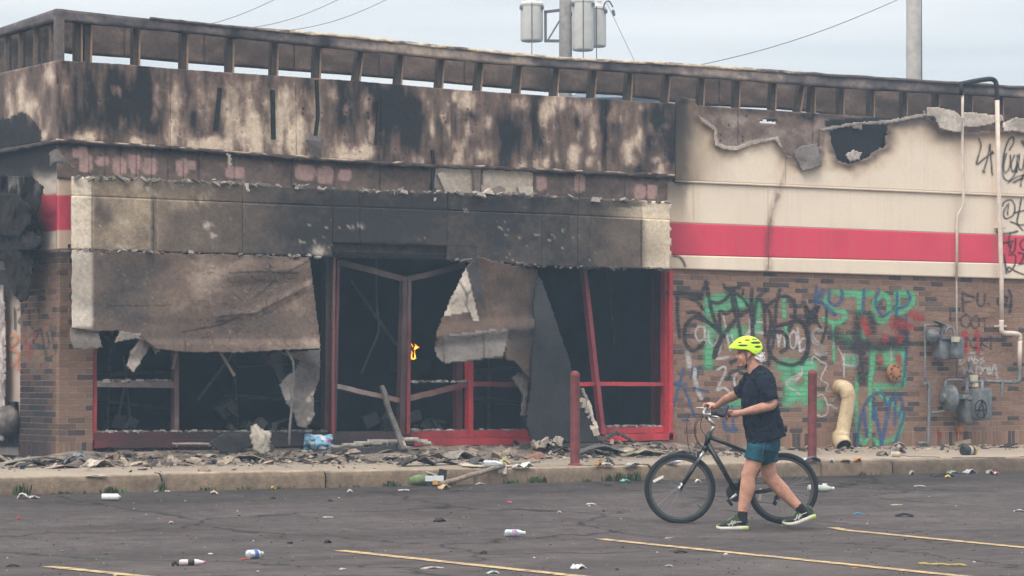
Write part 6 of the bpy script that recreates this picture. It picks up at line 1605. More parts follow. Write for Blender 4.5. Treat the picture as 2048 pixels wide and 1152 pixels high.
def chunk_list():
    L_ = [
     ('rolled_insulation', 'long pale roll of insulation lying at the foot of the corner pier', 'insulation', 80, 928, 1.05, .30, .16, (0.30, 0.265, 0.22), 1, 0.0, .2),
     ('charred_scrap', 'dark folded scrap in front of the pale insulation roll', 'scrap', 62, 934, .42, .2, .10, CHR, 2, .1, .6),
     ('plaster_sheet', 'flat pinkish plaster sheet right of the insulation roll', 'plaster sheet', 122, 936, .42, .26, .06, (0.45, 0.36, 0.30), 3, .2, .3),
     ('metal_scrap', 'grey crumpled metal scrap below the left red window frame', 'metal scrap', 158, 930, .34, .22, .22, (0.17, 0.17, 0.175), 4, -.5, .9),
     ('plaster_sheet', 'cream bent plaster piece below the left red window frame', 'plaster sheet', 196, 934, .36, .24, .14, PALE, 5, .5, .6),
     ('wall_sheet', 'dark arched sheet slumped under the left window sill', 'sheet', 398, 908, .62, .3, .24, (0.085, 0.078, 0.078), 6, 0, .3),
     ('plaster_sheet', 'small tan plaster piece standing in the rubble under the left mullion', 'plaster sheet', 428, 908, .24, .16, .12, TAN, 7, .3, .6),
     ('plaster_sheet', 'V shaped tan plaster shard in front of the dark arched sheet', 'plaster sheet', 420, 920, .24, .2, .14, TAN, 8, .1, .2),
     ('timber_scrap', 'short pale splintered board slanting in the rubble', 'timber', 470, 902, .40, .1, .09, (0.42, 0.36, 0.28), 9, -.5, .2),
     ('plaster_sheet', 'broad low mound of broken tan plaster in the middle of the rubble', 'plaster', 468, 922, .66, .4, .10, TAN, 10, 0, .9),
     ('plaster_sheet', 'tan plaster wedge left of the blue bag', 'plaster sheet', 560, 906, .24, .2, .14, (0.38, 0.30, 0.24), 11, .4, .5),
     ('plaster_sheet', 'grey plaster shard in front of the blue bag', 'plaster sheet', 590, 912, .34, .2, .08, (0.30, 0.24, 0.2), 12, -.3, .5),
     ('brick_red_board', 'brick red board lying under the blue bag', 'board', 655, 922, .30, .16, .05, (0.20, 0.09, 0.075), 13, 0, .1),
     ('plaster_sheet', 'domed pale plaster lump in front of the doorway', 'plaster', 775, 922, .36, .24, .11, (0.34, 0.29, 0.24), 14, 0, .5),
     ('charred_scrap', 'black heap of burnt wrapping at the pavement edge below the doorway', 'scrap', 830, 932, .50, .2, .14, CHR, 15, .1, .9),
     ('charred_scrap', 'long black burnt strip left of the pale torn sheet', 'scrap', 885, 930, .42, .14, .07, CHR, 16, .15, .8),
     ('charred_board', 'long dark board propped along the wall under the doorway sill', 'board', 860, 908, .60, .10, .20, (0.075, 0.072, 0.074), 17, -.05, .1),
     ('plaster_sheet', 'grey streaked plaster slab leaning left of the red sill', 'plaster sheet', 912, 918, .34, .34, .20, (0.29, 0.255, 0.22), 18, .3, .3),
     ('plaster_sheet', 'small tan slab behind the grey streaked slab', 'plaster sheet', 948, 905, .22, .18, .10, TAN, 19, .2, .3),
     ('charred_scrap', 'dark crumpled scrap beside the grey streaked slab', 'scrap', 955, 928, .26, .18, .10, (0.09, 0.082, 0.085), 20, .3, .9),
     ('charred_board', 'dark flat board lying before the red sill', 'board', 985, 910, .55, .14, .05, (0.06, 0.055, 0.055), 21, 0, .3),
     ('wall_sheet', 'large grey buckled sheet slumped behind the left bollard', 'sheet', 1195, 912, .95, .40, .26, (0.105, 0.098, 0.096), 22, 0, .35),
     ('wall_sheet', 'dark sheet end lying left of the left bollard', 'sheet', 1110, 910, .50, .3, .14, (0.075, 0.07, 0.07), 23, .1, .5),
     ('plaster_sheet', 'yellowish plaster rubble below the right window sill', 'plaster', 1280, 912, .70, .36, .12, (0.46, 0.38, 0.27), 24, 0, .8),
     ('wall_sheet', 'grey slumped sheet below the right end of the red sill', 'sheet', 1310, 902, .55, .3, .18, (0.13, 0.12, 0.115), 25, -.2, .5),
     ('wall_sheet', 'dark sheet tail at the foot of the brick wall by the front wheel', 'sheet', 1360, 908, .40, .24, .08, (0.10, 0.095, 0.095), 26, -.3, .4),
     ('plaster_sheet', 'grey plaster lump leaning on the wall foot right of the vent elbow', 'plaster', 1795, 908, .22, .16, .20, (0.33, 0.285, 0.25), 27, .3, .5),
     ('plaster_sheet', 'small grey shard on the pavement below the blue letters', 'plaster sheet', 1765, 912, .16, .12, .10, (0.24, 0.21, 0.19), 28, .2, .5),
    ]
    for (nm, lb, ct, px, py, w, d, h, c, sd, rz, cr) in L_:
        piece(nm, lb, ct, px, py, w, d, h, c, sd, rz, (0, 0), cr, None if sum(c) < .4 else tuple(v * .45 for v in c))
chunk_list()
def upright_piece(name, label, cat, poly_, off, c, seed, bulge=.1, spots=None, thick=.02):
    p = W(poly_[0][0], max(y for _, y in poly_), off); p = np.array([p[0], p[1], p[2]])
    t = thing(name, label, cat, p)
    o = flap('sheet', poly_, off, c, bulge, seed, t, thick, .02, M_rub, spots); o.location = -Vector(p)
    return t
upright_piece('insulation_slab', 'tall pale insulation slab standing against the sill in the rubble', 'insulation', [(503, 850), (512, 846), (524, 858), (541, 862), (540, 880), (536, 904), (520, 908), (508, 898), (500, 872)], .5, (0.38, 0.33, 0.27), 41, .12,
              lambda X, Y, C: mixc(C, (0.13, 0.115, 0.11), .7 * sstep(.5, .62, fbm(X / 7, Y / 9, 431))), .05)
upright_piece('charred_sheet', 'dark sheet lying against the sill plate left of the insulation slab', 'sheet', [(440, 868), (500, 862), (502, 890), (470, 906), (440, 902), (418, 884)], .30, (0.055, 0.05, 0.05), 42, .12)
upright_piece('wall_trim', 'long pale warped trim strip lying below the doorway sill', 'trim', [(660, 890), (700, 884), (760, 876), (800, 876), (830, 873), (858, 880), (866, 888), (852, 889), (826, 880), (790, 884), (740, 889), (664, 896)], .34, (0.34, 0.30, 0.26), 43, .06, None, .03)
upright_piece('charred_sheet', 'dark sheet slumped below the long pale trim strip', 'sheet', [(664, 896), (740, 890), (790, 884), (800, 902), (740, 912), (690, 908), (664, 912)], .36, (0.05, 0.047, 0.048), 44, .12)
upright_piece('wall_trim', 'pale trim strip with a dark underside below the left sill', 'trim', [(345, 884), (400, 882), (440, 884), (500, 880), (502, 884), (440, 890), (430, 896), (410, 888), (345, 890)], .26, (0.30, 0.26, 0.235), 45, .08)
upright_piece('bent_rod_sheet', 'folded dark tent shaped sheet before the right sill', 'sheet', [(1196, 878), (1232, 858), (1272, 880), (1268, 884), (1232, 866), (1204, 884)], .42, (0.09, 0.085, 0.085), 46, .05)
# pale torn sheet that hangs over the kerb
def kerb_sheet():
    p = G(972, 938); t = thing('torn_sheet', 'cream torn sheet drooping over the kerb below the doorway', 'sheet', p)
    X, Y = np.meshgrid(np.linspace(918, 1028, 46), np.linspace(922, 948, 18))
    poly_ = [(920, 926), (934, 924), (962, 934), (1006, 933), (1025, 938), (1024, 942), (1013, 941), (1012, 946), (990, 943), (962, 941), (938, 936), (924, 932)]
    V = np.empty(X.shape + (3,)); k0 = np.array([KERB_Y + 0.05])
    for i in range(X.shape[0]):
        yy = KERB_Y + 0.45 - (i / 17) * 0.52
        d = ray(X[i], Y[i]); tt = (yy - CAM[1]) / d[..., 1]; V[i] = CAM + d * tt[..., None]
    V[..., 2] = np.maximum(V[..., 2], np.where(V[..., 1] > KERB_Y, walk_z(V[..., 1]) + .02, .2))
    n = fbm(X / 12, Y / 6, 441, 4); C = np.ones(X.shape + (3,)) * np.array([0.52, 0.45, 0.37]) * (.7 + .5 * n)[..., None]
    wob = 2 * (fbm(X / 5, Y / 5, 442) - .5)
    o = link('sheet', grid_mesh('sheet', V - p, C, inpoly((X + wob)[:-1, :-1], (Y + wob)[:-1, :-1], poly_)), M_rub, t); solid(o, .012)
kerb_sheet()
def bar_on_ground(name, label, cat, a, b_, r, c, n=8, oval=1.0, z=0.0):
    p, q_ = G(*a), G(*b_); p[2] += r + z; q_[2] += r + z
    t = thing(name, label, cat, p - np.array([0, 0, r]))
    b = MB(); k = 8; P = [(q_ - p) * i / k + np.array([0, 0, r + .004 * math.sin(i * 2.1)]) for i in range(k + 1)]
    b.tube(P, r, n, r2=r * oval, axis=(0, 0, 1)); b.build('shaft', mat(name + label[:14].replace(' ', '_'), c, .85, 0, .4, 20), t, True)
    return t
bar_on_ground('thin_rod', 'thin dark rod lying across the rubble to the blue bag', 'rod', (530, 910), (652, 905), .012, (0.05, 0.047, 0.05), z=.05)
bar_on_ground('timber_scrap', 'long thin charred lath on the pavement right of the doorway', 'timber', (1000, 903), (1095, 906), .014, (0.16, 0.14, 0.12), 6, .5, z=.03)
bar_on_ground('timber_scrap', 'thin dark strip on the pavement left of the left bollard', 'timber', (1022, 929), (1080, 926), .014, (0.10, 0.09, 0.085), 6, .4)
bar_on_ground('timber_scrap', 'thin black strip on the pavement below the gas meters', 'timber', (1905, 917), (2010, 921), .010, (0.05, 0.048, 0.05), 6, .4)
bar_on_ground('timber_scrap', 'black strip along the wall foot below the pipe stub', 'timber', (1798, 913), (1880, 916), .010, (0.06, 0.055, 0.055), 6, .4)
# blue patterned bag in the rubble
def blue_bag():
    p = G(637, 914); p[2] += .06
    t = thing('shopping_bag', 'crumpled light blue patterned plastic bag in the rubble', 'bag', p)
    nx, ny = 30, 20; U, Vv = np.meshgrid(np.linspace(-.5, .5, nx), np.linspace(0, 1, ny))
    X_ = U * .36 * (1 - .12 * Vv); Z_ = Vv * .22 * (1 - .2 * fbm(U * 5, U * 0, 451)); bul = .10 * np.sin(np.pi * np.clip(Vv, 0, 1)) * np.cos(np.pi * U)
    Y_ = -bul + .06 * (fbm(U * 6, Vv * 6, 452, 3) - .5)
    C = np.ones(U.shape + (3,)) * np.array([0.16, 0.36, 0.52])
    C = mixc(C, (0.62, 0.62, 0.62), sstep(.5, .58, fbm(U * 5, Vv * 4, 453, 2)) * .9); C = mixc(C, (0.03, 0.04, 0.06), sstep(.57, .62, fbm(U * 7 + 4, Vv * 6, 454, 2)) * .9)
    C = mixc(C, (0.60, 0.03, 0.05), 1.0 * (blob(U, Vv, .36, .62, .07, .10) > .4))
    b = vmat('plastic_bag', .35, .1, 20, .2, 30, 0, .5)
    V = np.stack([X_, Y_, Z_], -1)
    c, s_ = RT[0], RT[1]; V2 = V.copy(); V2[..., 0] = V[..., 0] * c - V[..., 1] * s_; V2[..., 1] = V[..., 0] * s_ + V[..., 1] * c
    o = link('bag_front', grid_mesh('bag_front', V2[::-1], C[::-1]), b, t)
    V3 = V2.copy(); V3[..., :2] += F0[:2] * (.10 * np.sin(np.pi * Vv) * np.cos(np.pi * U))[..., None] + F0[:2] * .012
    link('bag_back', grid_mesh('bag_back', V3, C), b, t)
blue_bag()

# ================================================================== weeds along the kerb
def weeds():
    rr = random.Random(21); V = []; F_ = []; C = []
    def tuft(x, y, z, n, h, sp):
        for k in range(n):
            bx, by = x + rr.gauss(0, sp), y + rr.gauss(0, .02); a = rr.uniform(0, 6.28); hh = h * rr.uniform(.3, 1.1); w = rr.uniform(.004, .012)
            lean = rr.uniform(.1, .7) * hh; dx, dy = math.cos(a), math.sin(a); i = len(V)
            V.extend([(bx - dy * w, by + dx * w, z), (bx + dy * w, by - dx * w, z), (bx + dx * lean * .5 + dy * w, by + dy * lean * .5 - dx * w, z + hh * .6), (bx + dx * lean * .5 - dy * w, by + dy * lean * .5 + dx * w, z + hh * .6), (bx + dx * lean, by + dy * lean, z + hh)])
            F_.extend([(i, i + 1, i + 2, i + 3), (i + 3, i + 2, i + 4)])
            c = np.array([0.06, 0.085, 0.035]) * rr.uniform(.6, 1.5); C.extend([c] * 5)
    for px, py, n, h, sp in ((40, 986, 40, .13, .04), (118, 984, 20, .04, .08), (150, 983, 26, .04, .14), (222, 982, 44, .07, .05), (322, 978, 26, .11, .02), (405, 980, 25, .05, .08), (488, 979, 20, .06, .08), (776, 971, 60, .07, .05), (898, 969, 40, .09, .02), (1072, 962, 70, .09, .06), (1020, 960, 30, .06, .04), (1215, 959, 40, .09, .03), (1238, 958, 50, .11, .05),
                             (1268, 957, 60, .11, .05), (1170, 962, 20, .05, .04), (560, 977, 20, .04, .1), (690, 973, 16, .04, .1), (1730, 948, 18, .06, .1)):
        p = G(px, py); p[1] = min(p[1], KERB_Y - .02); tuft(p[0], KERB_Y - .035, float(lot_z(KERB_Y)) - .005, n, h, sp)
    me = mesh_from('weeds', V, F_, np.array(C))
    return tag(link('weeds', me, vmat('weed_leaf', .8, .3, 30, 0)), 'small green weeds growing out of the kerb joint', 'weeds', kind='stuff')
weeds()

# ================================================================== litter on the lot
M_clear = mat('clear_plastic', (0.62, 0.66, 0.68), .18, 0, .1, 20); M_clear.node_tree.nodes['Principled BSDF'].inputs['Transmission Weight'].default_value = .55
M_white = mat('white_plastic', (0.68, 0.67, 0.64), .45, 0, .12, 20)
M_paper = vmat('litter_paper', .8, .15, 30, .1, 50)
def bottle(label, px, py, length, r, rz, m, cap, band_c=None, name='plastic_bottle'):
    p = G(px, py); t = thing(name, label, 'bottle', p, rz)
    b = MB(); L_ = length
    b.lathe((-L_ / 2, 0, r), (1, 0, 0), [(r * .6, 0), (r * .95, .01), (r, .03), (r * .93, L_ * .3), (r, L_ * .36), (r * .94, L_ * .42), (r, L_ * .6), (r * .9, L_ * .7), (r * .45, L_ * .88), (r * .38, L_ * .93)], 16)
    shade_auto(b.build('bottle_body', m, t))
    MB().lathe((L_ / 2 - L_ * .08, 0, r), (1, 0, 0), [(r * .45, 0), (r * .45, L_ * .07)], 12).build('cap', mat('cap_' + label[:10].replace(' ', '_'), cap, .5), t)
    if band_c: MB().lathe((-L_ / 2 + L_ * .32, 0, r), (1, 0, 0), [(r * 1.02, 0), (r * 1.02, L_ * .24)], 16).build('paper_band', mat('band_' + label[:10].replace(' ', '_'), band_c, .5), t, True)
    return t
YR = math.atan2(RT[1], RT[0])
bottle('clear water bottle with blue band lying on the lot left of centre', 510, 1117, .17, .036, YR + .9, M_clear, (0.5, 0.52, 0.55), (0.10, 0.17, 0.42))
bottle('clear bottle with purple band lying left of the cyclist', 1030, 1074, .19, .034, YR + .3, M_clear, (0.6, 0.6, 0.6), (0.40, 0.28, 0.42))
bottle('clear crushed bottle lying by the kerb beside the grey stick', 985, 966, .22, .045, YR + .2, M_clear, (0.6, 0.62, 0.64))
bottle('clear bottle lying on the lot behind the rear wheel', 1642, 984, .30, .04, YR + .05, mat('dull_clear_plastic', (0.42, 0.44, 0.40), .3), (0.5, 0.52, 0.45))
bottle('clear bottle with bluish band beyond the front wheel', 1345, 954, .20, .034, YR + .3, M_clear, (0.55, 0.56, 0.6), (0.25, 0.38, 0.55))
bottle('squashed bottle with black cap lying at lower left', 385, 1131, .20, .024, YR + .25, mat('pinkish_plastic', (0.62, 0.55, 0.54), .35), (0.40, 0.10, 0.28), (0.03, 0.03, 0.03))
p = G(222, 1001); t = thing('spray_can', 'white spray can lying on the lot near the left kerb', 'spray can', p, YR + .1)
b = MB(); b.lathe((-.09, 0, .034), (1, 0, 0), [(.030, 0), (.033, .004), (.033, .15), (.030, .155), (.022, .168), (.016, .172)], 18); shade_auto(b.build('can_body', M_white, t))
MB().lathe((.08, 0, .034), (1, 0, 0), [(.014, 0), (.014, .014)], 12).build('nozzle', mat('can_nozzle', (0.35, 0.33, 0.28), .5), t)
def wad(label, px, py, w, d, h, c, seed, name='paper_scrap', cat='litter', c2=None, rz=None):
    t = piece(name, label, cat, px, py, w, d, h, c, seed, rz, (0, 0), .8, c2)
    return t
W_ = (0.66, 0.64, 0.60)
LIT = [
 ('black cap lying beside the squashed bottle at lower left', 350, 1132, .06, .06, .05, (0.02, 0.02, 0.022), None, 'bottle_cap'),
 ('red slip lying against the water bottle left of centre', 490, 1119, .10, .04, .01, (0.42, 0.07, 0.05), None, 'paper_slip'),
 ('white crumpled cup with red print near the left kerb', 46, 997, .12, .09, .08, W_, (0.55, 0.2, 0.18), 'crushed_cup'),
 ('clear scrap of plastic beside the crushed cup', 66, 997, .12, .07, .04, (0.45, 0.43, 0.41), None, 'plastic_scrap'),
 ('pale flat stick below the left kerb weeds', 192, 985, .24, .06, .02, (0.55, 0.48, 0.38), None, 'wood_stick'),
 ('white flat scrap below the first kerb joint', 322, 983, .20, .05, .02, W_, None, 'paper_scrap'),
 ('tan stone on the lot below the kerb left of centre', 428, 988, .09, .06, .05, (0.45, 0.36, 0.28), None, 'stone'),
 ('small ochre lump at the foot of the kerb', 546, 979, .05, .05, .06, (0.52, 0.36, 0.10), None, 'ochre_lump'),
 ('tan stone alone on the lot at lower left', 342, 1047, .05, .05, .035, (0.45, 0.33, 0.26), None, 'stone'),
 ('red bottle top on the lot at the far left', 37, 1037, .035, .035, .02, (0.5, 0.05, 0.04), None, 'bottle_cap'),
 ('dark brown leaf on the lot in the middle', 880, 1043, .15, .08, .05, (0.045, 0.03, 0.025), None, 'dead_leaf'),
 ('dead curled leaf clump between the two long yellow lines', 1362, 1106, .12, .08, .04, (0.05, 0.035, 0.028), None, 'dead_leaf'),
 ('dried weed stalk at the lower left corner', 25, 1133, .11, .06, .03, (0.07, 0.045, 0.035), None, 'dead_leaf'),
 ('white paper cone lying before the lower edge right of centre', 1157, 1138, .11, .09, .06, W_, (0.35, 0.38, 0.4), 'paper_cup'),
 ('small dark plastic piece right of the long yellow line', 967, 1107, .06, .04, .035, (0.03, 0.03, 0.032), None, 'plastic_scrap'),
 ('thin scrap of paper by the middle yellow line', 865, 1137, .22, .05, .02, (0.42, 0.37, 0.33), None, 'paper_scrap'),
 ('white and green wrapper at the lower edge', 985, 1147, .11, .05, .03, W_, (0.06, 0.36, 0.28), 'wrapper'),
 ('flat grey leaf below the front wheel', 1338, 1077, .12, .06, .015, (0.30, 0.26, 0.22), None, 'dead_leaf'),
 ('charred black scrap on the lot at right', 1808, 1033, .19, .08, .05, (0.02, 0.018, 0.02), None, 'charred_scrap'),
 ('bright blue scrap on the lot behind the rear shoe', 1716, 1028, .12, .04, .02, (0.08, 0.30, 0.50), None, 'plastic_scrap'),
 ('tan card flat on the lot at right', 1793, 1010, .14, .07, .012, (0.52, 0.38, 0.26), None, 'card'),
 ('white strip with dark edge at the right border', 2038, 1023, .14, .05, .04, W_, (0.05, 0.05, 0.05), 'plastic_scrap'),
 ('orange capped bottle end by the kerb right of the rear wheel', 1715, 949, .11, .07, .07, (0.62, 0.25, 0.06), None, 'orange_cup'),
 ('black burnt wrapping with yellow end by the right kerb', 1885, 953, .34, .10, .06, (0.025, 0.023, 0.026), (0.06, 0.05, 0.05), 'burnt_wrapping'),
 ('yellow scrap on the end of the burnt wrapping', 1896, 955, .08, .05, .05, (0.60, 0.42, 0.08), None, 'plastic_scrap'),
 ('crumpled clear bag by the right kerb', 1940, 947, .20, .10, .08, (0.42, 0.41, 0.39), None, 'plastic_bag'),
 ('grey crushed cup by the kerb at right', 1980, 949, .11, .08, .09, (0.36, 0.34, 0.34), None, 'crushed_cup'),
 ('white and red cup end by the kerb at right', 1993, 950, .07, .06, .06, W_, (0.5, 0.1, 0.1), 'paper_cup'),
 ('round clear lid standing at the right kerb', 1823, 950, .09, .05, .09, (0.34, 0.31, 0.28), None, 'clear_lid'),
 ('dark crumpled cans and bag by the kerb behind the rear wheel', 1622, 948, .26, .12, .10, (0.12, 0.13, 0.17), (0.5, 0.5, 0.52), 'crumpled_bag'),
 ('small white lump by the kerb right of the rear wheel', 1663, 949, .06, .05, .06, W_, None, 'paper_wad'),
 ('yellowish flat wrapper by the kerb right of the rear wheel', 1690, 948, .16, .07, .04, (0.32, 0.25, 0.12), None, 'wrapper'),
 ('white tissue standing on the bottle behind the rear wheel', 1650, 976, .07, .05, .09, (0.75, 0.74, 0.72), None, 'tissue'),
 ('green bundle of wrapping by the right kerb weeds', 1905, 947, .18, .07, .06, (0.12, 0.24, 0.16), (0.4, 0.4, 0.36), 'wrapper'),
 ('orange cup on its side below the left bollard', 1196, 961, .08, .07, .08, (0.45, 0.22, 0.07), None, 'orange_cup'),
 ('red and white carton by the kerb right of the left bollard', 1212, 957, .20, .06, .06, (0.60, 0.56, 0.5), (0.5, 0.12, 0.06), 'carton'),
 ('black folded wrapper by the kerb weeds', 1219, 950, .12, .08, .13, (0.03, 0.03, 0.035), (0.4, 0.36, 0.3), 'wrapper'),
 ('turquoise and white wrapper by the kerb', 1250, 962, .18, .06, .03, (0.16, 0.52, 0.48), W_, 'wrapper'),
 ('flattened clear wrapping along the kerb weeds', 1265, 957, .26, .10, .05, (0.42, 0.40, 0.37), None, 'plastic_scrap'),
 ('white cup lying by the kerb left of the left bollard', 1053, 957, .17, .09, .09, W_, None, 'paper_cup'),
 ('pale carton beside the white cup by the kerb', 1034, 961, .13, .08, .06, (0.55, 0.50, 0.46), None, 'carton'),
 ('yellow lump between the cup and the kerb weeds', 1048, 962, .05, .04, .035, (0.6, 0.4, 0.08), None, 'ochre_lump'),
 ('orange sandstone lump at the end of the grey stick', 888, 979, .15, .09, .085, (0.55, 0.36, 0.20), None, 'stone'),
 ('blue and white wrapper below the crushed kerb bottle', 960, 969, .14, .06, .03, (0.25, 0.32, 0.42), W_, 'wrapper'),
 ('green and yellow crumpled wrapper on the pavement', 1007, 930, .16, .10, .10, (0.32, 0.50, 0.30), (0.6, 0.56, 0.22), 'wrapper'),
 ('green and black ball on the pavement right of the left bollard', 1201, 923, .05, .05, .06, (0.34, 0.32, 0.10), None, 'crushed_can'),
 ('pink scrap on the lot right of the kerb stone', 1018, 1005, .07, .04, .015, (0.6, 0.12, 0.18), None, 'paper_scrap'),
 ('white stone on the lot left of the green tube', 700, 985, .07, .05, .05, (0.5, 0.44, 0.38), None, 'stone'),
 ('white flat paper below the green tube', 808, 981, .13, .05, .02, W_, None, 'paper_scrap'),
 ('dark pebble on the lot left of centre', 545, 997, .06, .05, .03, (0.06, 0.045, 0.04), None, 'stone'),
 ('dark pebble on the lot below the stone left of the tube', 660, 1003, .07, .05, .04, (0.05, 0.038, 0.034), None, 'stone'),
 ('dark clod on the lot between the bottles', 655, 1086, .06, .05, .04, (0.03, 0.025, 0.022), None, 'clod'),
 ('smaller dark clod left of the other clod between the bottles', 580, 1087, .05, .04, .025, (0.035, 0.028, 0.025), None, 'clod'),
 ('white small scrap left of the water bottle', 421, 1108, .035, .03, .01, W_, None, 'paper_scrap'),
 ('white thin folded paper on the lot left of the front wheel', 1182, 1009, .11, .05, .02, W_, None, 'paper_scrap'),
 ('cream pebble on the lot left of the front wheel', 1119, 1026, .045, .04, .03, (0.5, 0.42, 0.36), None, 'stone'),
 ('white scrap on the lot seen through the front wheel', 1396, 965, .09, .06, .06, (0.7, 0.68, 0.62), None, 'carton'),
 ('white folded paper on the lot left of centre', 655, 1035, .11, .04, .012, (0.5, 0.48, 0.45), None, 'paper_scrap'),
 ('pale curled scrap by the short yellow line', 685, 1139, .07, .03, .015, (0.5, 0.42, 0.34), None, 'paper_scrap'),
 ('white crumb just above the long yellow line', 1452, 1110, .03, .03, .02, W_, None, 'paper_wad'),
 ('orange sliver at the lower right edge', 1710, 1136, .06, .02, .01, (0.6, 0.25, 0.08), None, 'plastic_scrap'),
 ('grey twisted scrap at the lower edge right of the paper cone', 1338, 1133, .07, .03, .02, (0.32, 0.3, 0.28), None, 'paper_scrap'),
 ('flat whitish wrapper on the lot below the right kerb', 1840, 973, .16, .06, .02, (0.42, 0.38, 0.32), None, 'wrapper'),
]
for i, (lb, px, py, w, d, h, c, c2, nm) in enumerate(LIT):
    cat = {'stone': 'stone', 'dead_leaf': 'leaf', 'clod': 'clod', 'bottle_cap': 'cap', 'paper_cup': 'cup', 'crushed_cup': 'cup', 'orange_cup': 'cup'}.get(nm, 'litter')
    wad(lb, px, py, w, d, h, c, 60 + i, nm, cat, c2)
# green tube, torn carton, grey stick by the kerb, can against the wall
p = G(845, 971); t = thing('cardboard_tube', 'green cardboard tube lying against the kerb', 'tube', p, YR + .25)
b = MB(); b.tube([(-.16, 0, .055), (.16, 0, .075)], .05, 18, caps=False); o = b.build('tube_wall', mat('green_card', (0.17, 0.22, 0.10), .8), t, True); solid(o, .006)
p = G(869, 972); t = thing('torn_carton', 'torn white and black drink carton beside the green tube', 'carton', p, YR + .15)
b = MB(); b.box((0, 0, .055), (.10, .07, .055), None, (0.03, 0.035, 0.04)); b.build('carton_side', M_paper, t)
b = MB(); b.box((-.01, -.072, .085), (.10, .004, .03), None, (0.62, 0.62, 0.60)); b.box((0, -.073, .04), (.03, .004, .022), None, (0.55, 0.28, 0.08)); b.build('printed_panel', M_paper, t)
b = MB(); b.box((.09, .05, .12), (.045, .004, .06), np.array(Matrix.Rotation(.2, 3, 'Y')), (0.02, 0.022, 0.03)); b.build('torn_flap', M_paper, t)
b = MB(); b.box((-.02, .0, .13), (.07, .05, .004), np.array(Matrix.Rotation(.4, 3, 'Y')), (0.62, 0.60, 0.56)); b.build('torn_flap', M_paper, t)
bar_on_ground('grey_stick', 'long grey wooden stick lying below the kerb', 'stick', (880, 974), (1008, 964), .028, (0.24, 0.19, 0.15))
bar_on_ground('yellow_reed', 'thin yellow stalk lying at the lower right', 'stalk', (1836, 1130), (1932, 1133), .010, (0.38, 0.30, 0.10), 6)
p = G(1938, 910); t = thing('paint_can', 'black paint can with yellow end lying at the wall foot below the large meter', 'can', p, .1)
b = MB(); b.lathe((-.12, 0, .06), (1, 0, 0), [(.055, 0), (.06, .005), (.06, .18), (.055, .185)], 18); shade_auto(b.build('can_body', M_blk, t))
MB().lathe((.066, 0, .06), (1, 0, 0), [(.062, 0), (.062, .03)], 18).build('can_lid', mat('ochre_can', (0.42, 0.26, 0.05), .5), t, True)
MB().lathe((-.02, 0, .06), (1, 0, 0), [(.0612, 0), (.0612, .05)], 18).build('paper_band', mat('pale_can_band', (0.40, 0.38, 0.34), .6), t, True)
p = G(1793, 914); t = thing('glass_jar', 'small jar lying by the plaster lump at the wall foot', 'jar', p, -.9)
b = MB(); b.lathe((-.05, 0, .035), (1, 0, 0), [(.03, 0), (.036, .01), (.036, .08), (.028, .10)], 14); shade_auto(b.build('jar_body', mat('cloudy_jar', (0.5, 0.42, 0.32), .3), t))
MB().lathe((-.06, 0, .035), (1, 0, 0), [(.030, 0), (.030, .012)], 14).build('jar_rim', M_white, t)
# crumbs of grit too small to pick apart
def grit():
    rr = random.Random(31); b = MB()
    for k in range(2200):
        px = rr.uniform(-20, 2068); py = 965 + (rr.random() ** 1.3) * 190
        if rr.random() < .35: py = 985 - .02 * px + abs(rr.gauss(0, 9))
        d = ray(px, py); tt = (0.08 - CAM[2]) / d[2]; p = CAM + d * tt
        if p[1] > KERB_Y - .03: continue
        s_ = rr.uniform(.002, .007) * (1.5 if rr.random() < .06 else 1); u = rr.random()
        c = (0.03, 0.026, 0.024) if u < .6 else ((0.20, 0.17, 0.15) if u < .95 else (0.5, 0.46, 0.42))
        b.box((p[0], p[1], float(lot_z(p[1])) + s_ * .4), (s_ * rr.uniform(.8, 1.8), s_, s_ * .5), np.array(Matrix.Rotation(rr.uniform(0, 3), 3, 'Z')), c, .6)
    return tag(b.build('grit', M_rub), 'loose grit and crumbs scattered over the asphalt', 'grit', kind='stuff')
grit()

# ================================================================== the bicycle
PG = G(1500, 1058); PDEP = float((PG - CAM) @ FW); PS = FPX / PDEP
BOFF = 0.42
BG = AT(1463, 1053, PDEP + BOFF); BG[2] = floor_z(BG[1]); BS = FPX / (PDEP + BOFF)
bike = thing('bicycle', 'black hybrid bicycle with front suspension fork pushed by the man', 'bicycle', BG, YR)
_, BY0 = PX(BG)
def bp(x, y, b=0.0): return np.array([(x - 1463) / BS, b, (float(BY0) - y) / BS])
M_fr = mat('black_frame_paint', (0.014, 0.015, 0.018), .35, .2, .3, 12, 0, 60, None, .5)
M_tyre = mat('tyre_rubber', (0.017, 0.019, 0.022), .85, 0, .25, 20, .3, 120)
M_alu = mat('bare_alloy', (0.52, 0.52, 0.51), .35, .7, .1, 20)
M_spk = mat('spoke_steel', (0.30, 0.29, 0.28), .4, .6)
M_rub_b = mat('black_rubber', (0.014, 0.015, 0.017), .75)
M_refl = mat('white_reflector', (0.72, 0.70, 0.62), .25)
WR = 0.3375
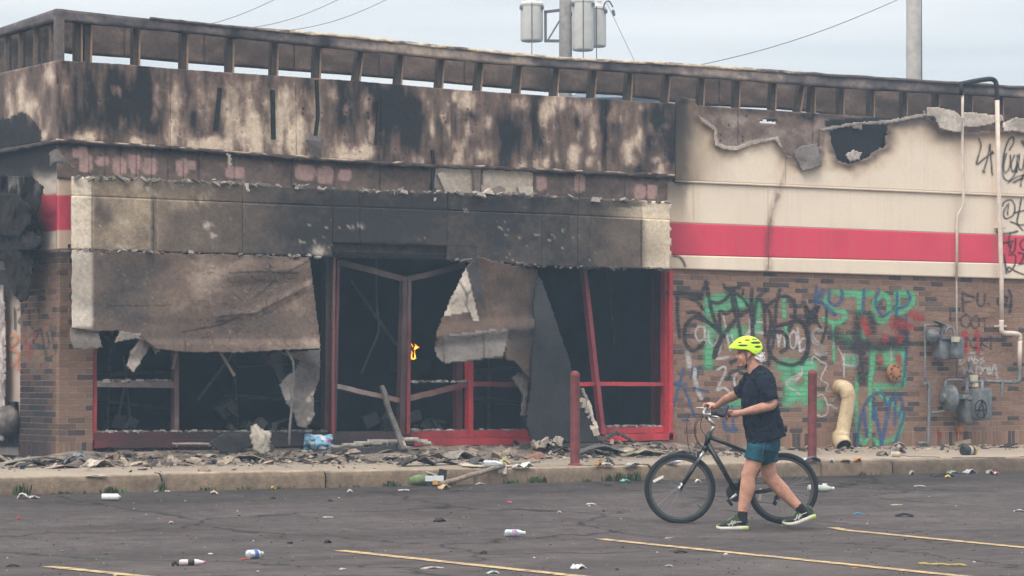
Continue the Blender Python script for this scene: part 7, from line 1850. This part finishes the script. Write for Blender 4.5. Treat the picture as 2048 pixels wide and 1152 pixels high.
def wheel(name, cx, cy, seed):
    c = bp(cx, cy); c[2] = WR + 0.004
    t = bpy.data.objects.new(name, None); COL.objects.link(t); t.parent = bike; t.location = c
    rr = random.Random(seed)
    def ring(R, prof, n=72):
        V = []; m_ = len(prof)
        for k in range(n):
            a = 2 * math.pi * k / n
            for (dr, db) in prof: V.append(((R + dr) * math.cos(a), db, (R + dr) * math.sin(a)))
        F_ = [(k * m_ + i, k * m_ + (i + 1) % m_, ((k + 1) % n) * m_ + (i + 1) % m_, ((k + 1) % n) * m_ + i) for k in range(n) for i in range(m_)]
        b = MB(); b.poly(V, F_); return b
    tr = 0.0245
    ring(WR - tr, [(tr * math.cos(q), tr * .92 * math.sin(q)) for q in np.linspace(0, 2 * math.pi, 15)[:-1]]).build('tyre', M_tyre, t, True)
    ring(WR - 2 * tr - .006, [(.012, .012), (.012, -.012), (-.012, -.009), (-.016, 0), (-.012, .009)]).build('rim', mat('dark_rim', (0.10, 0.098, 0.095), .4, .5), t)
    s_ = MB(); n = 32; ri = WR - 2 * tr - .014
    for k in range(n):
        a = 2 * math.pi * (k + .3) / n; da = (0.42 if k % 4 < 2 else -0.42); sd = .03 if k % 2 else -.03
        s_.tube([(.022 * math.cos(a + da * 2), sd, .022 * math.sin(a + da * 2)), (ri * math.cos(a), 0, ri * math.sin(a))], .0013, 4, caps=False)
    o = s_.build('spokes', M_spk, t)
    MB().lathe((0, -.05, 0), (0, 1, 0), [(.010, 0), (.024, .01), (.024, .018), (.014, .02), (.014, .08), (.024, .082), (.024, .09), (.010, .1)], 14).build('hub', M_alu, t, True)
    a = math.radians(157 if name == 'front_wheel' else 195); rc = WR * .66
    R = np.array(Matrix.Rotation(-(a - math.radians(40)) if name == 'front_wheel' else 0.1, 3, 'Y'))
    MB().box((rc * math.cos(a), -.012, rc * math.sin(a)), (.012, .008, .055), R).build('reflector', M_refl, t, False, .003)
    MB().tube([(ri * math.cos(-.75), 0, ri * math.sin(-.75)), ((ri - .05) * math.cos(-.75), -.01, (ri - .05) * math.sin(-.75))], .004, 6).build('valve', M_rub_b, t)
    return c
FA = wheel('front_wheel', 1360, 981, 1); RA = wheel('rear_wheel', 1566, 979, 2)
def bpart(name, segs, m, smooth=True, parent=None):
    b = MB()
    for pts, r in segs: b.tube(pts, r, 12)
    return b.build(name, m, parent if parent else bike, smooth)
HT, HB = bp(1421, 866), bp(1413, 892)
BB = bp(1472, 985); SEATJ = bp(1506, 909)
bpart('top_tube', [([HT + (HB - HT) * .3, bp(1455, 888), SEATJ], [.021, .020, .018])], M_fr)
bpart('down_tube', [([HT + (HB - HT) * .75, bp(1445, 936), BB], [.025, .026, .023])], M_fr)
bpart('head_tube', [([HT + np.array([0, 0, .01]), HB], [.025, .027])], M_fr)
bpart('seat_tube', [([BB, SEATJ, bp(1510, 900)], .019)], M_fr)
for sg in (-1, 1):
    bpart('chain_stay', [([BB + np.array([0, sg * .03, 0]), bp(1520, 985, sg * .055), RA + np.array([0, sg * .068, 0])], .011)], M_fr)
    bpart('seat_stay', [([SEATJ + np.array([0, sg * .02, 0]), RA + np.array([0, sg * .066, 0])], .009)], M_fr)
dn = MB(); dv = (BB - HB) / np.linalg.norm(BB - HB); up_ = np.array([-dv[2], 0, dv[0]])
for k in range(7):                                           # faint worn lettering blocks on the down tube
    c = HB + dv * (.13 + .028 * k) + np.array([0, -.0255, 0]); dn.bar(c - up_ * .012, c + up_ * (.012 if k % 2 else .006), .009, .003, (0, 1, 0))
dn.build('faded_decal', mat('grey_decal', (0.10, 0.105, 0.11), .5), bike)
fk = bpart('fork_crown', [([HB, bp(1408, 902)], [.026, .03])], M_fr)
for sg in (-1, 1):
    crown = bp(1407, 903, sg * .052); ax = FA + np.array([.004, sg * .052, 0])
    mid_ = crown + (ax - crown) * .28
    bpart('stanchion', [([crown, mid_], .013)], M_alu)
    bpart('fork_leg', [([mid_, ax + (crown - ax) * .12], [.021, .016]), ([ax + (crown - ax) * .14, ax + np.array([0, 0, -.01])], [.014, .012])], M_fr)
    bpart('dropout', [([ax + np.array([.012, 0, .05]), ax + np.array([.008, 0, -.005])], .010)], M_alu)
    bpart('brake_arm', [([crown + np.array([-.05, 0, .0]), crown + np.array([-.045, 0, -.09])], .009)], M_rub_b)
bpart('fork_bridge', [([bp(1407, 903, -.055), bp(1402, 905, 0), bp(1407, 903, .055)], .02)], M_fr)
# stem, bars, grips, levers
ST = bp(1430, 851); CL = bp(1413, 834)
bpart('stem', [([HT + np.array([0, 0, .005]), ST], [.016, .015]), ([ST + np.array([.004, 0, -.008]), CL], [.018, .017])], M_alu)
hb = bpart('handlebar', [([CL + v for v in (np.array([.0, -.02, 0]), np.array([-.02, -.10, .02]), np.array([.05, -.24, .03]))], .0125), ([CL + v for v in (np.array([0, .02, 0]), np.array([-.02, .10, .04]), np.array([.01, .19, .08]))], .0125), ([CL - np.array([0, .03, 0]), CL + np.array([0, .03, 0])], .021)], M_alu)
GN0, GN1 = CL + np.array([.05, -.24, .03]), CL + np.array([.19, -.37, .012])
GF0, GF1 = CL + np.array([.012, .20, .08]), CL + np.array([.05, .33, .085])
bpart('grip', [([GN0, GN1], [.020, .018])], M_rub_b, True, hb); bpart('grip', [([GF0, GF1], [.020, .018])], M_rub_b, True, hb)
bpart('shifter', [([GN0 + np.array([-.01, 0, 0]), GN0 + np.array([.03, -.03, -.002])], .027)], M_rub_b, True, hb)
bpart('brake_lever', [(smooth_path([GN0 + np.array([-.04, .03, .0]), GN0 + np.array([.0, -.03, -.02]), GN0 + np.array([.05, -.05, -.03]), GN0 + np.array([.045, -.05, -.055])]), .008)], M_alu, True, hb)
bpart('brake_lever', [(smooth_path([GF0 + np.array([-.02, -.02, 0]), GF0 + np.array([-.06, .02, .005]), GF0 + np.array([-.09, .05, 0])]), .008)], M_alu, True, hb)
for i, pts in enumerate((((1408, 828, .05), (1380, 832, .05), (1374, 856, .0), (1377, 890, 0), (1382, 908, 0)), ((1412, 830, 0), (1394, 838, -.02), (1389, 862, -.03), (1395, 885, -.03), (1410, 897, -.02)), ((1414, 832, -.02), (1396, 842, 0), (1391, 866, 0), (1400, 888, .02), (1412, 898, .02)), ((1410, 826, -.05), (1403, 838, -.05), (1402, 858, -.04), (1412, 872, -.03)))):
    bpart('brake_cable', [(smooth_path([bp(*p) for p in pts], 8), .0032)], M_rub_b)
# saddle and post
SP = bp(1536, 868)
bpart('seat_post', [([bp(1508, 905), SP], .0135)], M_alu)
sd_ = MB(); V = []; nsec = 9
for k in range(nsec):
    f = k / (nsec - 1); x = -.13 + .28 * f; w = .018 + .062 * max(0, f - .25) ** .8; h = .035 + .02 * f
    for j in range(12):
        a = 2 * math.pi * j / 12; V.append(SP + np.array([x + .03, w * math.cos(a), .03 + .02 * f + h * .6 * math.sin(a)]))
F_ = [(k * 12 + j, k * 12 + (j + 1) % 12, (k + 1) * 12 + (j + 1) % 12, (k + 1) * 12 + j) for k in range(nsec - 1) for j in range(12)] + [tuple(range(11, -1, -1)), tuple((nsec - 1) * 12 + j for j in range(12))]
sd_.poly(V, F_).build('saddle', M_rub_b, bike, True)
# drivetrain
ck = thing('crankset', None, None); ck.parent = bike
MB().lathe(BB + np.array([0, .035, 0]), (0, 1, 0), [(.02, 0), (.088, .002), (.090, .008), (.086, .010), (.02, .012)], 30).build('chainring', mat('chainring_steel', (0.05, 0.05, 0.052), .4, .6), ck)
MB().lathe(BB + np.array([0, -.05, 0]), (0, 1, 0), [(.018, 0), (.02, .01), (.02, .09), (.018, .1)], 14).build('axle', M_rub_b, ck)
PN = bp(1458, 1004, -.10); bpart('crank_arm', [([BB + np.array([.0, -.058, -.015]), PN + np.array([0, .04, 0.02])], [.014, .011])], M_alu, True, ck)
bpart('crank_arm', [([BB + np.array([0, .058, 0]), bp(1488, 966, .07)], [.014, .011])], M_alu, True, ck)
MB().box(PN, (.035, .045, .014), np.array(Matrix.Rotation(.9, 3, 'Y'))).build('pedal', M_rub_b, ck, False, .006)
MB().box(bp(1488, 964, .12), (.045, .045, .012)).build('pedal', M_rub_b, ck, False, .006)
DR = bp(1551, 1007, .05)
bpart('chain', [([BB + np.array([0, .04, .088]), RA + np.array([0, .045, .045])], .004), ([BB + np.array([.02, .04, -.088]), DR], .004), ([DR + np.array([.03, 0, .03]), RA + np.array([.02, .045, -.04])], .004)], mat('chain_steel', (0.12, 0.11, 0.10), .5, .6))
MB().lathe(RA + np.array([0, .02, 0]), (0, 1, 0), [(.055, 0), (.055, .006), (.04, .01), (.036, .03)], 20).build('cassette', M_spk, bike)
dr = MB(); dr.tube([RA + np.array([0, .06, -.015]), DR + np.array([.0, .0, .05]), DR], .010, 8); dr.lathe(DR - np.array([0, .008, 0]), (0, 1, 0), [(.022, 0), (.022, .014)], 12); dr.lathe(DR + np.array([.02, -.008, .05]), (0, 1, 0), [(.02, 0), (.02, .014)], 12)
dr.build('rear_derailleur', M_rub_b, bike)
bpart('kick_stand', [([bp(1500, 984, -.06), bp(1546, 976, -.085)], .009)], M_rub_b)

# ================================================================== the man walking the bicycle
person = thing('person', 'man in navy T shirt, teal shorts and lime helmet walking a bicycle', 'person', PG, YR)
_, PY0 = PX(PG)
def pp(x, y, b=0.0): return np.array([(x - 1500) / PS, b, (float(PY0) - y) / PS])
def k_(v): return v / PS
def skin_material():
    m = mat('weathered_skin', (0.56, 0.31, 0.215), .62, 0, .22, 16, .3, 90, (0.42, 0.19, 0.13), .35)
    b = m.node_tree.nodes['Principled BSDF']; b.inputs['Subsurface Weight'].default_value = .08; b.inputs['Subsurface Radius'].default_value = (.02, .008, .005)
    return m
M_skin = skin_material()
DEP = (0, 1, 0)
def limb(b, pts, r1, r2=None, n=14, sub=4, ends=True):
    P = smooth_path(pts, sub); t0 = np.linspace(0, 1, len(pts)); t1 = np.linspace(0, 1, len(P))
    R1 = np.interp(t1, t0, r1); R2 = np.interp(t1, t0, r2 if r2 is not None else r1)
    b.tube(P, R1, n, r2=R2, axis=DEP)
    if not ends: return
    for p, ra in ((P[0], min(R1[0], R2[0])), (P[-1], min(R1[-1], R2[-1]))): ell(b, p, (ra * .97,) * 3)
def ell(b, c, r, rot=0.0, n=14, m_=10, yaw=0.0):
    V = []; R = np.array(Matrix.Rotation(rot, 3, 'Y') @ Matrix.Rotation(yaw, 3, 'Z')); c = np.array(c, float)
    for i in range(1, m_):
        ph = math.pi * i / m_
        for k in range(n):
            a = 2 * math.pi * k / n
            V.append(c + R @ np.array([r[0] * math.sin(ph) * math.cos(a), r[1] * math.sin(ph) * math.sin(a), r[2] * math.cos(ph)]))
    V.append(c + R @ np.array([0, 0, r[2]])); V.append(c + R @ np.array([0, 0, -r[2]]))
    T, B = len(V) - 2, len(V) - 1
    F_ = [(i * n + k, (i + 1) * n + k, (i + 1) * n + (k + 1) % n, i * n + (k + 1) % n) for i in range(m_ - 2) for k in range(n)]
    F_ += [(T, k, (k + 1) % n) for k in range(n)] + [(B, (m_ - 2) * n + (k + 1) % n, (m_ - 2) * n + k) for k in range(n)]
    b.poly(V, F_)
def fused(b, name, m, parent, vox, smooth=3, disp=0.0, dscale=.1):
    o = b.build(name, m, parent, True)
    r = o.modifiers.new('fuse', 'REMESH'); r.mode = 'VOXEL'; r.voxel_size = vox; r.use_smooth_shade = True
    s_ = o.modifiers.new('relax', 'SMOOTH'); s_.iterations = smooth; s_.factor = .5
    if disp:
        tx = bpy.data.textures.new(name + '_folds', 'CLOUDS'); tx.noise_scale = dscale; tx.noise_depth = 2
        d = o.modifiers.new('folds', 'DISPLACE'); d.texture = tx; d.strength = disp; d.mid_level = .5; d.texture_coords = 'LOCAL'
    return o
body = MB()
# head and neck
ell(body, pp(1501, 701), (.094, .074, .098)); ell(body, pp(1489, 714), (.060, .058, .080), .15); ell(body, pp(1484.5, 730), (.026, .028, .022)); ell(body, pp(1492, 725), (.045, .05, .04), .4)
limb(body, [pp(1478.5, 704), pp(1475.6, 711), pp(1474, 715.5)], [.010, .012, .011], [.010, .014, .016]); ell(body, pp(1478.5, 701.5), (.014, .045, .010))
ell(body, pp(1478, 722.5), (.013, .024, .008)); ell(body, pp(1479, 726), (.011, .022, .007)); ell(body, pp(1484, 716, -.030), (.03, .025, .03)); ell(body, pp(1484, 716, .030), (.03, .025, .03))
for sg in (-1, 1):
    ell(body, pp(1498, 709, sg * .074), (.017, .010, .030), -.15); ell(body, pp(1496.5, 714, sg * .072), (.010, .010, .012))
limb(body, [pp(1506, 714), pp(1509, 730), pp(1515, 746), pp(1519, 765)], [.070, .074, .082, .09], [.062, .064, .075, .11])
# trunk (under the clothes)
limb(body, [pp(1518, 758), pp(1521, 800), pp(1526, 845), pp(1527, 885), pp(1524, 898)], [.10, .13, .135, .125, .10], [.15, .17, .16, .15, .12], 18)
# near (left) arm and hand
NW = pp(1484, 825, -.10)
limb(body, [pp(1524, 757, -.17), pp(1531, 780, -.235), pp(1541, 807, -.262), pp(1520, 815, -.250), pp(1501, 820.5, -.195), NW], [.060, .056, .046, .046, .040, .029], [.060, .054, .046, .046, .036, .024], 14, 5)
HN = pp(1469, 828.5, -.01)
limb(body, [NW, HN], [.027, .034], [.022, .038]); ell(body, HN, (.042, .036, .036), .2)
def finger(root, k1, k2, tip, r=.0088): limb(body, [root, k1, k2, tip], [r * 1.1, r * 1.05, r, r * .85], None, 8, 4)
for i, (dz, db, ln) in enumerate(((-.004, -.02, .9), (-.014, .0, 1.0), (-.022, .022, .96), (-.028, .042, .78))):
    r0 = HN + np.array([-.030, db + .005, dz + .012]); finger(r0, r0 + np.array([-.040 * ln, .012, -.002]), r0 + np.array([-.052 * ln, .012, -.026]), r0 + np.array([-.030 * ln, .004, -.042]))
r0 = HN + np.array([-.005, -.028, .022]); finger(r0, r0 + np.array([-.032, -.006, .012]), r0 + np.array([-.054, .0, .006]), r0 + np.array([-.070, .006, -.006]), .0098)
# far (right) arm and hand on the far grip
GFW = (np.array(GF0) + np.array(GF1)) / 2 + (np.array(BG) - np.array(PG)) @ np.array([[RT[0], F0[0], 0], [RT[1], F0[1], 0], [0, 0, 1]])
FWR = GFW + np.array([.085, -.02, .012]); HF = GFW + np.array([.026, 0, .026])
limb(body, [pp(1506, 760, .17), pp(1492, 777, .25), pp(1479, 790, .34), (pp(1479, 790, .34) * .5 + FWR * .5) + np.array([0, 0, .012]), FWR], [.058, .054, .046, .042, .029], [.058, .052, .046, .040, .024], 14, 5)
limb(body, [FWR, HF], [.027, .032], [.024, .036]); ell(body, HF, (.040, .042, .026), .35)
for i, (db, ln) in enumerate(((-.036, .95), (-.012, 1.05), (.012, 1.0), (.034, .82))):
    r0 = HF + np.array([-.024, db, .012]); finger(r0, r0 + np.array([-.034 * ln, 0, -.002]), r0 + np.array([-.044 * ln, 0, -.030]), r0 + np.array([-.020 * ln, 0, -.052]))
r0 = HF + np.array([.006, -.034, -.002]); finger(r0, r0 + np.array([-.008, -.022, -.016]), r0 + np.array([-.026, -.028, -.030]), r0 + np.array([-.044, -.018, -.034]), .0098)
# near (left) leg forward, far (right) leg pushing off
limb(body, [pp(1516, 885, -.085), pp(1507, 920, -.09), pp(1496, 950, -.095), pp(1493, 977, -.095), pp(1487, 1003, -.095), pp(1482.5, 1030, -.095), pp(1482, 1044, -.095)], [.070, .080, .066, .071, .056, .041, .042], [.070, .080, .062, .064, .050, .037, .038], 16, 5)
limb(body, [pp(1530, 890, .085), pp(1537, 925, .085), pp(1543, 954, .085), pp(1563, 978, .085), pp(1582, 998, .085), pp(1604, 1020, .085), pp(1611, 1029, .085)], [.070, .080, .068, .071, .056, .041, .04], [.070, .080, .062, .064, .050, .037, .037], 16, 5)
ell(body, pp(1489, 949, -.095), (.04, .045, .05)); ell(body, pp(1534, 956, .085), (.04, .045, .045))
fused(body, 'body', M_skin, person, .0065, 3)
# face details
for sg in (-1, 1):
    b = MB(); ell(b, pp(1480.2, 706.3, sg * .033), (.010, .012, .008)); b.build('eye', mat('eye_dark', (0.05, 0.04, 0.035), .3), person, True)
    b = MB(); limb(b, [pp(1477, 703, sg * .018), pp(1478.5, 701.8, sg * .035), pp(1482, 702.6, sg * .05)], [.004] * 3); b.build('eyebrow', mat('grey_brow', (0.32, 0.29, 0.27), .9), person, True)
b = MB(); limb(b, [pp(1476.8, 724.2, -.012), pp(1476.4, 724.3, 0), pp(1476.8, 724.2, .012)], [.003] * 3); b.build('mouth', mat('mouth_dark', (0.16, 0.06, 0.05), .6), person, True)
hr = MB(); rr = random.Random(3)
for k in range(70):
    a = rr.uniform(-1, 1); x = 1506 + 19 * (1 - a * a) ** .5 * rr.uniform(.75, 1.05); y = 704 + rr.uniform(0, 17); bb = .074 * a
    p = pp(x, y, bb); L_ = rr.uniform(.02, .045)
    limb(hr, [p, p + np.array([L_ * .5, 0, -L_ * .4]), p + np.array([L_, rr.uniform(-.01, .01), -L_ * rr.uniform(.1, .7)])], [.012, .011, .004], None, 6, 2)
fused(hr, 'hair', mat('white_hair', (0.66, 0.61, 0.57), .9, 0, .4, 60, .5, 120), person, .006, 1)
# shirt
M_shirt = mat('navy_cotton', (0.0085, 0.0115, 0.022), .92, 0, .3, 30, .35, 45, None, .15)
sh_ = MB()
limb(sh_, [pp(1509, 738), pp(1516, 749), pp(1520, 764), pp(1520, 792), pp(1523, 825), pp(1529, 858), pp(1534, 881)], [.074, .105, .140, .160, .174, .181, .186], [.085, .17, .205, .205, .20, .20, .21], 24, 4, False)
limb(sh_, [pp(1522, 754, -.15), pp(1528, 776, -.226), pp(1536, 803, -.252)], [.086, .086, .080], [.078, .078, .078], 16, 4, False); limb(sh_, [pp(1507, 757, .15), pp(1495, 774, .225), pp(1484, 786, .29)], [.080, .075, .066], [.075, .07, .064], 16, 4, False)
fused(sh_, 'shirt', M_shirt, person, .0085, 1, .042, .085)
cl_ = MB(); P = [pp(1512.5, 740) + np.array([.066 * math.cos(a) * .95 - .018 * math.cos(a), .072 * math.sin(a), -.028 * -math.cos(a) + (-.02 if math.cos(a) < -.5 else 0)]) for a in np.linspace(0, 2 * math.pi, 25)]
cl_.tube(P, .009, 8); cl_.build('collar', M_shirt, person, True)
# shorts
M_short = mat('teal_shorts', (0.010, 0.070, 0.105), .8, 0, .3, 14, .3, 40, None, .2)
so = MB()
limb(so, [pp(1528, 868), pp(1528, 885), pp(1525, 900)], [.150, .158, .150], [.18, .185, .185], 22)
limb(so, [pp(1514, 893, -.09), pp(1508, 909, -.09), pp(1504.5, 920, -.09)], [.098, .098, .094], [.098, .100, .102], 18, 4, False); limb(so, [pp(1532, 895, .09), pp(1538, 915, .09), pp(1540, 927, .09)], [.098, .096, .090], [.098, .100, .098], 18, 4, False)
fused(so, 'shorts', M_short, person, .0095, 2, .016, .09)
MB().tube(smooth_path([pp(1527, 884, -.188), pp(1523, 900, -.192), pp(1517, 924, -.178)], 5), .006, 6).build('side_seam', mat('grey_piping', (0.05, 0.075, 0.09), .8), person, True)
# socks and shoes
M_sock = mat('black_sock', (0.012, 0.012, 0.014), .95)
b = MB(); limb(b, [pp(1484, 1022, -.095), pp(1483, 1033, -.095), pp(1484, 1045, -.095)], [.047, .046, .05], [.043, .043, .043]); b.build('sock', M_sock, person, True)
b = MB(); limb(b, [pp(1598, 1013, .085), pp(1605, 1021, .085), pp(1613, 1030, .085)], [.047, .046, .05], [.043, .043, .043]); b.build('sock', M_sock, person, True)
M_shoe = vmat('running_shoe', .7, .25, 60, .2, 120)
def shoe(toe, heel, b_, pitch_bend):
    """running shoe lofted from toe to heel: sole, upper and heel counter"""
    t = bpy.data.objects.new('shoe', None); COL.objects.link(t); t.parent = person
    p0 = pp(*toe, b_); p1 = pp(*heel, b_); L_ = np.linalg.norm(p1 - p0); ang = math.atan2(p1[2] - p0[2], p1[0] - p0[0])
    t.location = p0; t.rotation_euler = (0, -ang, 0)
    xs = [0, .04, .12, .25, .40, .52, .62, .75, .88, .97, 1.0]
    top = [.032, .046, .058, .072, .098, .128, .142, .128, .138, .118, .07]
    wid = [.018, .034, .044, .048, .045, .040, .036, .034, .034, .030, .014]
    bend = [pitch_bend * max(0, (.30 - f)) for f in xs]
    n = 14; V = []; C = []
    for f, tp, w, bd in zip(xs, top, wid, bend):
        for k in range(n):
            a = 2 * math.pi * k / n; z = .018 + (tp - .018) * (.5 + .5 * math.sin(a)); yw = w * math.cos(a) * (1 - .35 * max(0, math.sin(a)) * (tp > .08))
            V.append((f * L_, yw, z + bd)); c = np.array([0.030, 0.036, 0.026])
            q = (f * 9 + math.sin(a) * 1.5) % 1.6
            if f > .3 and q < .35: c = np.array([0.11, 0.16, 0.03])
            if f < .07: c = np.array([0.16, 0.22, 0.04])
            C.append(c)
    F_ = [(i * n + k, (i + 1) * n + k, (i + 1) * n + (k + 1) % n, i * n + (k + 1) % n) for i in range(len(xs) - 1) for k in range(n)] + [tuple(range(n)), tuple((len(xs) - 1) * n + k for k in range(n - 1, -1, -1))]
    me = mesh_from('upper', V, F_, np.array(C), True); link('upper', me, M_shoe, t)
    V = []; C = []; m_ = 8; prof = [(-1.08, 0), (-1.05, .5), (-1.0, 1), (0, 1.05), (1.0, 1), (1.05, .5), (1.08, 0), (0, -.05)]
    hs = [.020, .024, .026, .027, .028, .030, .032, .036, .038, .036, .030]
    for f, w, h, bd in zip(xs, wid, hs, bend):
        zb = .012 * max(0, .12 - f) / .12 + bd
        for (u, v) in prof:
            V.append((f * L_ * 1.0 + (.004 if f > .98 else 0), w * u, zb + h * v)); C.append(np.array([0.62, 0.58, 0.52]) if f < .78 or v > .8 else np.array([0.42, 0.55, 0.06]))
    F_ = [(i * m_ + k, i * m_ + (k + 1) % m_, (i + 1) * m_ + (k + 1) % m_, (i + 1) * m_ + k) for i in range(len(xs) - 1) for k in range(m_)] + [tuple(range(m_ - 1, -1, -1)), tuple((len(xs) - 1) * m_ + k for k in range(m_))]
    link('sole', mesh_from('sole', V, F_, np.array(C), True), M_shoe, t)
    st = MB()
    for x0, z0, x1, z1 in ((.38, .036, .50, .085), (.48, .036, .58, .085), (.34, .05, .60, .062), (.50, .07, .78, .075)):
        st.bar((x0 * L_, -.048, z0), (x1 * L_, -.040, z1), .007, .006, (0, 1, 0))
    st.build('side_stripe', mat('silver_stripe', (0.6, 0.6, 0.56), .4, .2), t)
    lc = MB()
    for k in range(4): lc.bar(((.36 + .055 * k) * L_, -.022, .085 + .012 * k), ((.36 + .055 * k) * L_, .022, .085 + .012 * k), .008, .008, (0, 0, 1))
    lc.build('laces', mat('lime_lace', (0.36, 0.52, 0.06), .7), t)
shoe((1430.5, 1057.5), (1494.5, 1058.5), -.095, 0.0)
shoe((1570, 1057.5), (1634, 1036), .085, .11)
# helmet
def helmet():
    t = bpy.data.objects.new('helmet', None); COL.objects.link(t); t.parent = person
    c = pp(1496.5, 697); t.location = c
    nt_, nf = 128, 40
    V = []; C = []
    LIME = np.array([0.52, 0.78, 0.012]); BLK_ = np.array([0.012, 0.013, 0.012])
    vents = [(.35, .32, .30, .052), (.55, .52, .12, .034), (.06, .69, .18, .034), (-.43, .75, .19, .030), (-.53, .51, .37, .060), (-.61, .23, .20, .052)]
    for j in range(nf):
        ph = j / (nf - 1)                                  # 0 rim .. 1 crown
        for i in range(nt_):
            a = 2 * math.pi * i / nt_; ca, sa = math.cos(a), math.sin(a)
            el = ph * math.pi / 2
            rx = .150 if ca < 0 else .142
            x = rx * ca * math.cos(el); y = .098 * sa * math.cos(el); z = .118 * math.sin(el)
            rim = -.012 - .040 * math.exp(-((ca - .45) / .35) ** 2) + .018 * (ca < -.6) * (abs(ca) - .6) - .004 * ca + (.02 if ca > .9 else 0) * (ca - .9) * 8
            z = z + rim * (1 - math.sin(el)) ** 1.0
            if ca < -.7: x -= .028 * (abs(ca) - .7) / .3 * math.exp(-(el / .35) ** 2)
            u, w = -x / .15, (z + .02) / .14; k = 0.0
            if abs(y) > .02 or w > .6:
                for (vu, vw, ru, rw) in vents:
                    q = ((u - vu) / ru) ** 2 + ((w - vw) / (rw * 1.3)) ** 2
                    k = max(k, float(sstep(1.25, .8, np.array(q))))
            rr_ = 1 - .10 * k + .018 * math.sin(6 * a) * (1 - ph)
            V.append((x * rr_, y * rr_, z * (1 - .04 * k))); C.append(LIME * (1 - k) + BLK_ * k)
    F_ = [(j * nt_ + i, j * nt_ + (i + 1) % nt_, (j + 1) * nt_ + (i + 1) % nt_, (j + 1) * nt_ + i) for j in range(nf - 2) for i in range(nt_)]
    F_.append(tuple((nf - 2) * nt_ + i for i in range(nt_)))
    me = mesh_from('shell', V, F_, np.array(C), True)
    o = link('shell', me, vmat('helmet_lime', .38, .04, 20, 0, 50, 0, .5), t); solid(o, .022)
    MB().lathe(pp(1524, 700) - c, (-.3, 0, 1), [(.012, -.02), (.02, -.01), (.02, .02), (.012, .03)], 10).build('rear_dial', M_rub_b, t)
    M_st = mat('black_webbing', (0.010, 0.010, 0.012), .9)
    for sg in (-1, 1):
        s_ = MB(); bb = sg * .080
        s_.tube([pp(1488, 699, bb) - c, pp(1491, 714, bb) - c, pp(1493, 722, sg * .072) - c, pp(1492.5, 734, sg * .04) - c], .0075, 6, r2=.0025)
        s_.tube([pp(1512, 702, bb) - c, pp(1503, 713, bb) - c, pp(1494, 723, sg * .072) - c], .0075, 6, r2=.0025)
        s_.tube([pp(1492.5, 731, sg * .045) - c, pp(1492, 736.5, 0) - c], .008, 6, r2=.003)
        s_.build('strap', M_st, t, True)
helmet()
# phone in the near hand
pc = pp(1453, 822.5, -.02); Rz = Matrix.Rotation(YR, 3, 'Z')
ph = thing('phone', 'dark mobile phone held in the man’s near hand above the handlebar grip'.replace('’', ''), 'phone', np.array(PG) + np.array(Rz) @ pc, YR)
MB().box((0, 0, .0), (.0045, .036, .052), np.array(Matrix.Rotation(.45, 3, 'Y'))).build('phone_case', M_rub_b, ph, False, .003)
MB().box((.0055, 0, .0025), (.0008, .031, .046), np.array(Matrix.Rotation(.45, 3, 'Y'))).build('phone_screen', mat('phone_glass', (0.03, 0.035, 0.04), .08, 0, .1, 5), ph)

# ================================================================== smoke haze in the air
hz_m = bpy.data.materials.new('smoke_haze'); hz_m.use_nodes = True
hn = hz_m.node_tree; hn.nodes.clear()
ho = hn.nodes.new('ShaderNodeOutputMaterial'); hv = hn.nodes.new('ShaderNodeVolumePrincipled')
hv.inputs['Color'].default_value = (0.58, 0.79, 1.0, 1)
hv.inputs['Density'].default_value = 0.0023
hv.inputs['Anisotropy'].default_value = 0.0
hn.links.new(hv.outputs['Volume'], ho.inputs['Volume'])
hz_b = MB().box((0, 0, 7.5), (310, 310, 8.8)).build('haze', hz_m)
hz_b['kind'] = 'stuff'; hz_b['label'] = 'thin pale smoke haze hanging over the whole car park'; hz_b['category'] = 'haze'
hz_b.display_type = 'WIRE'
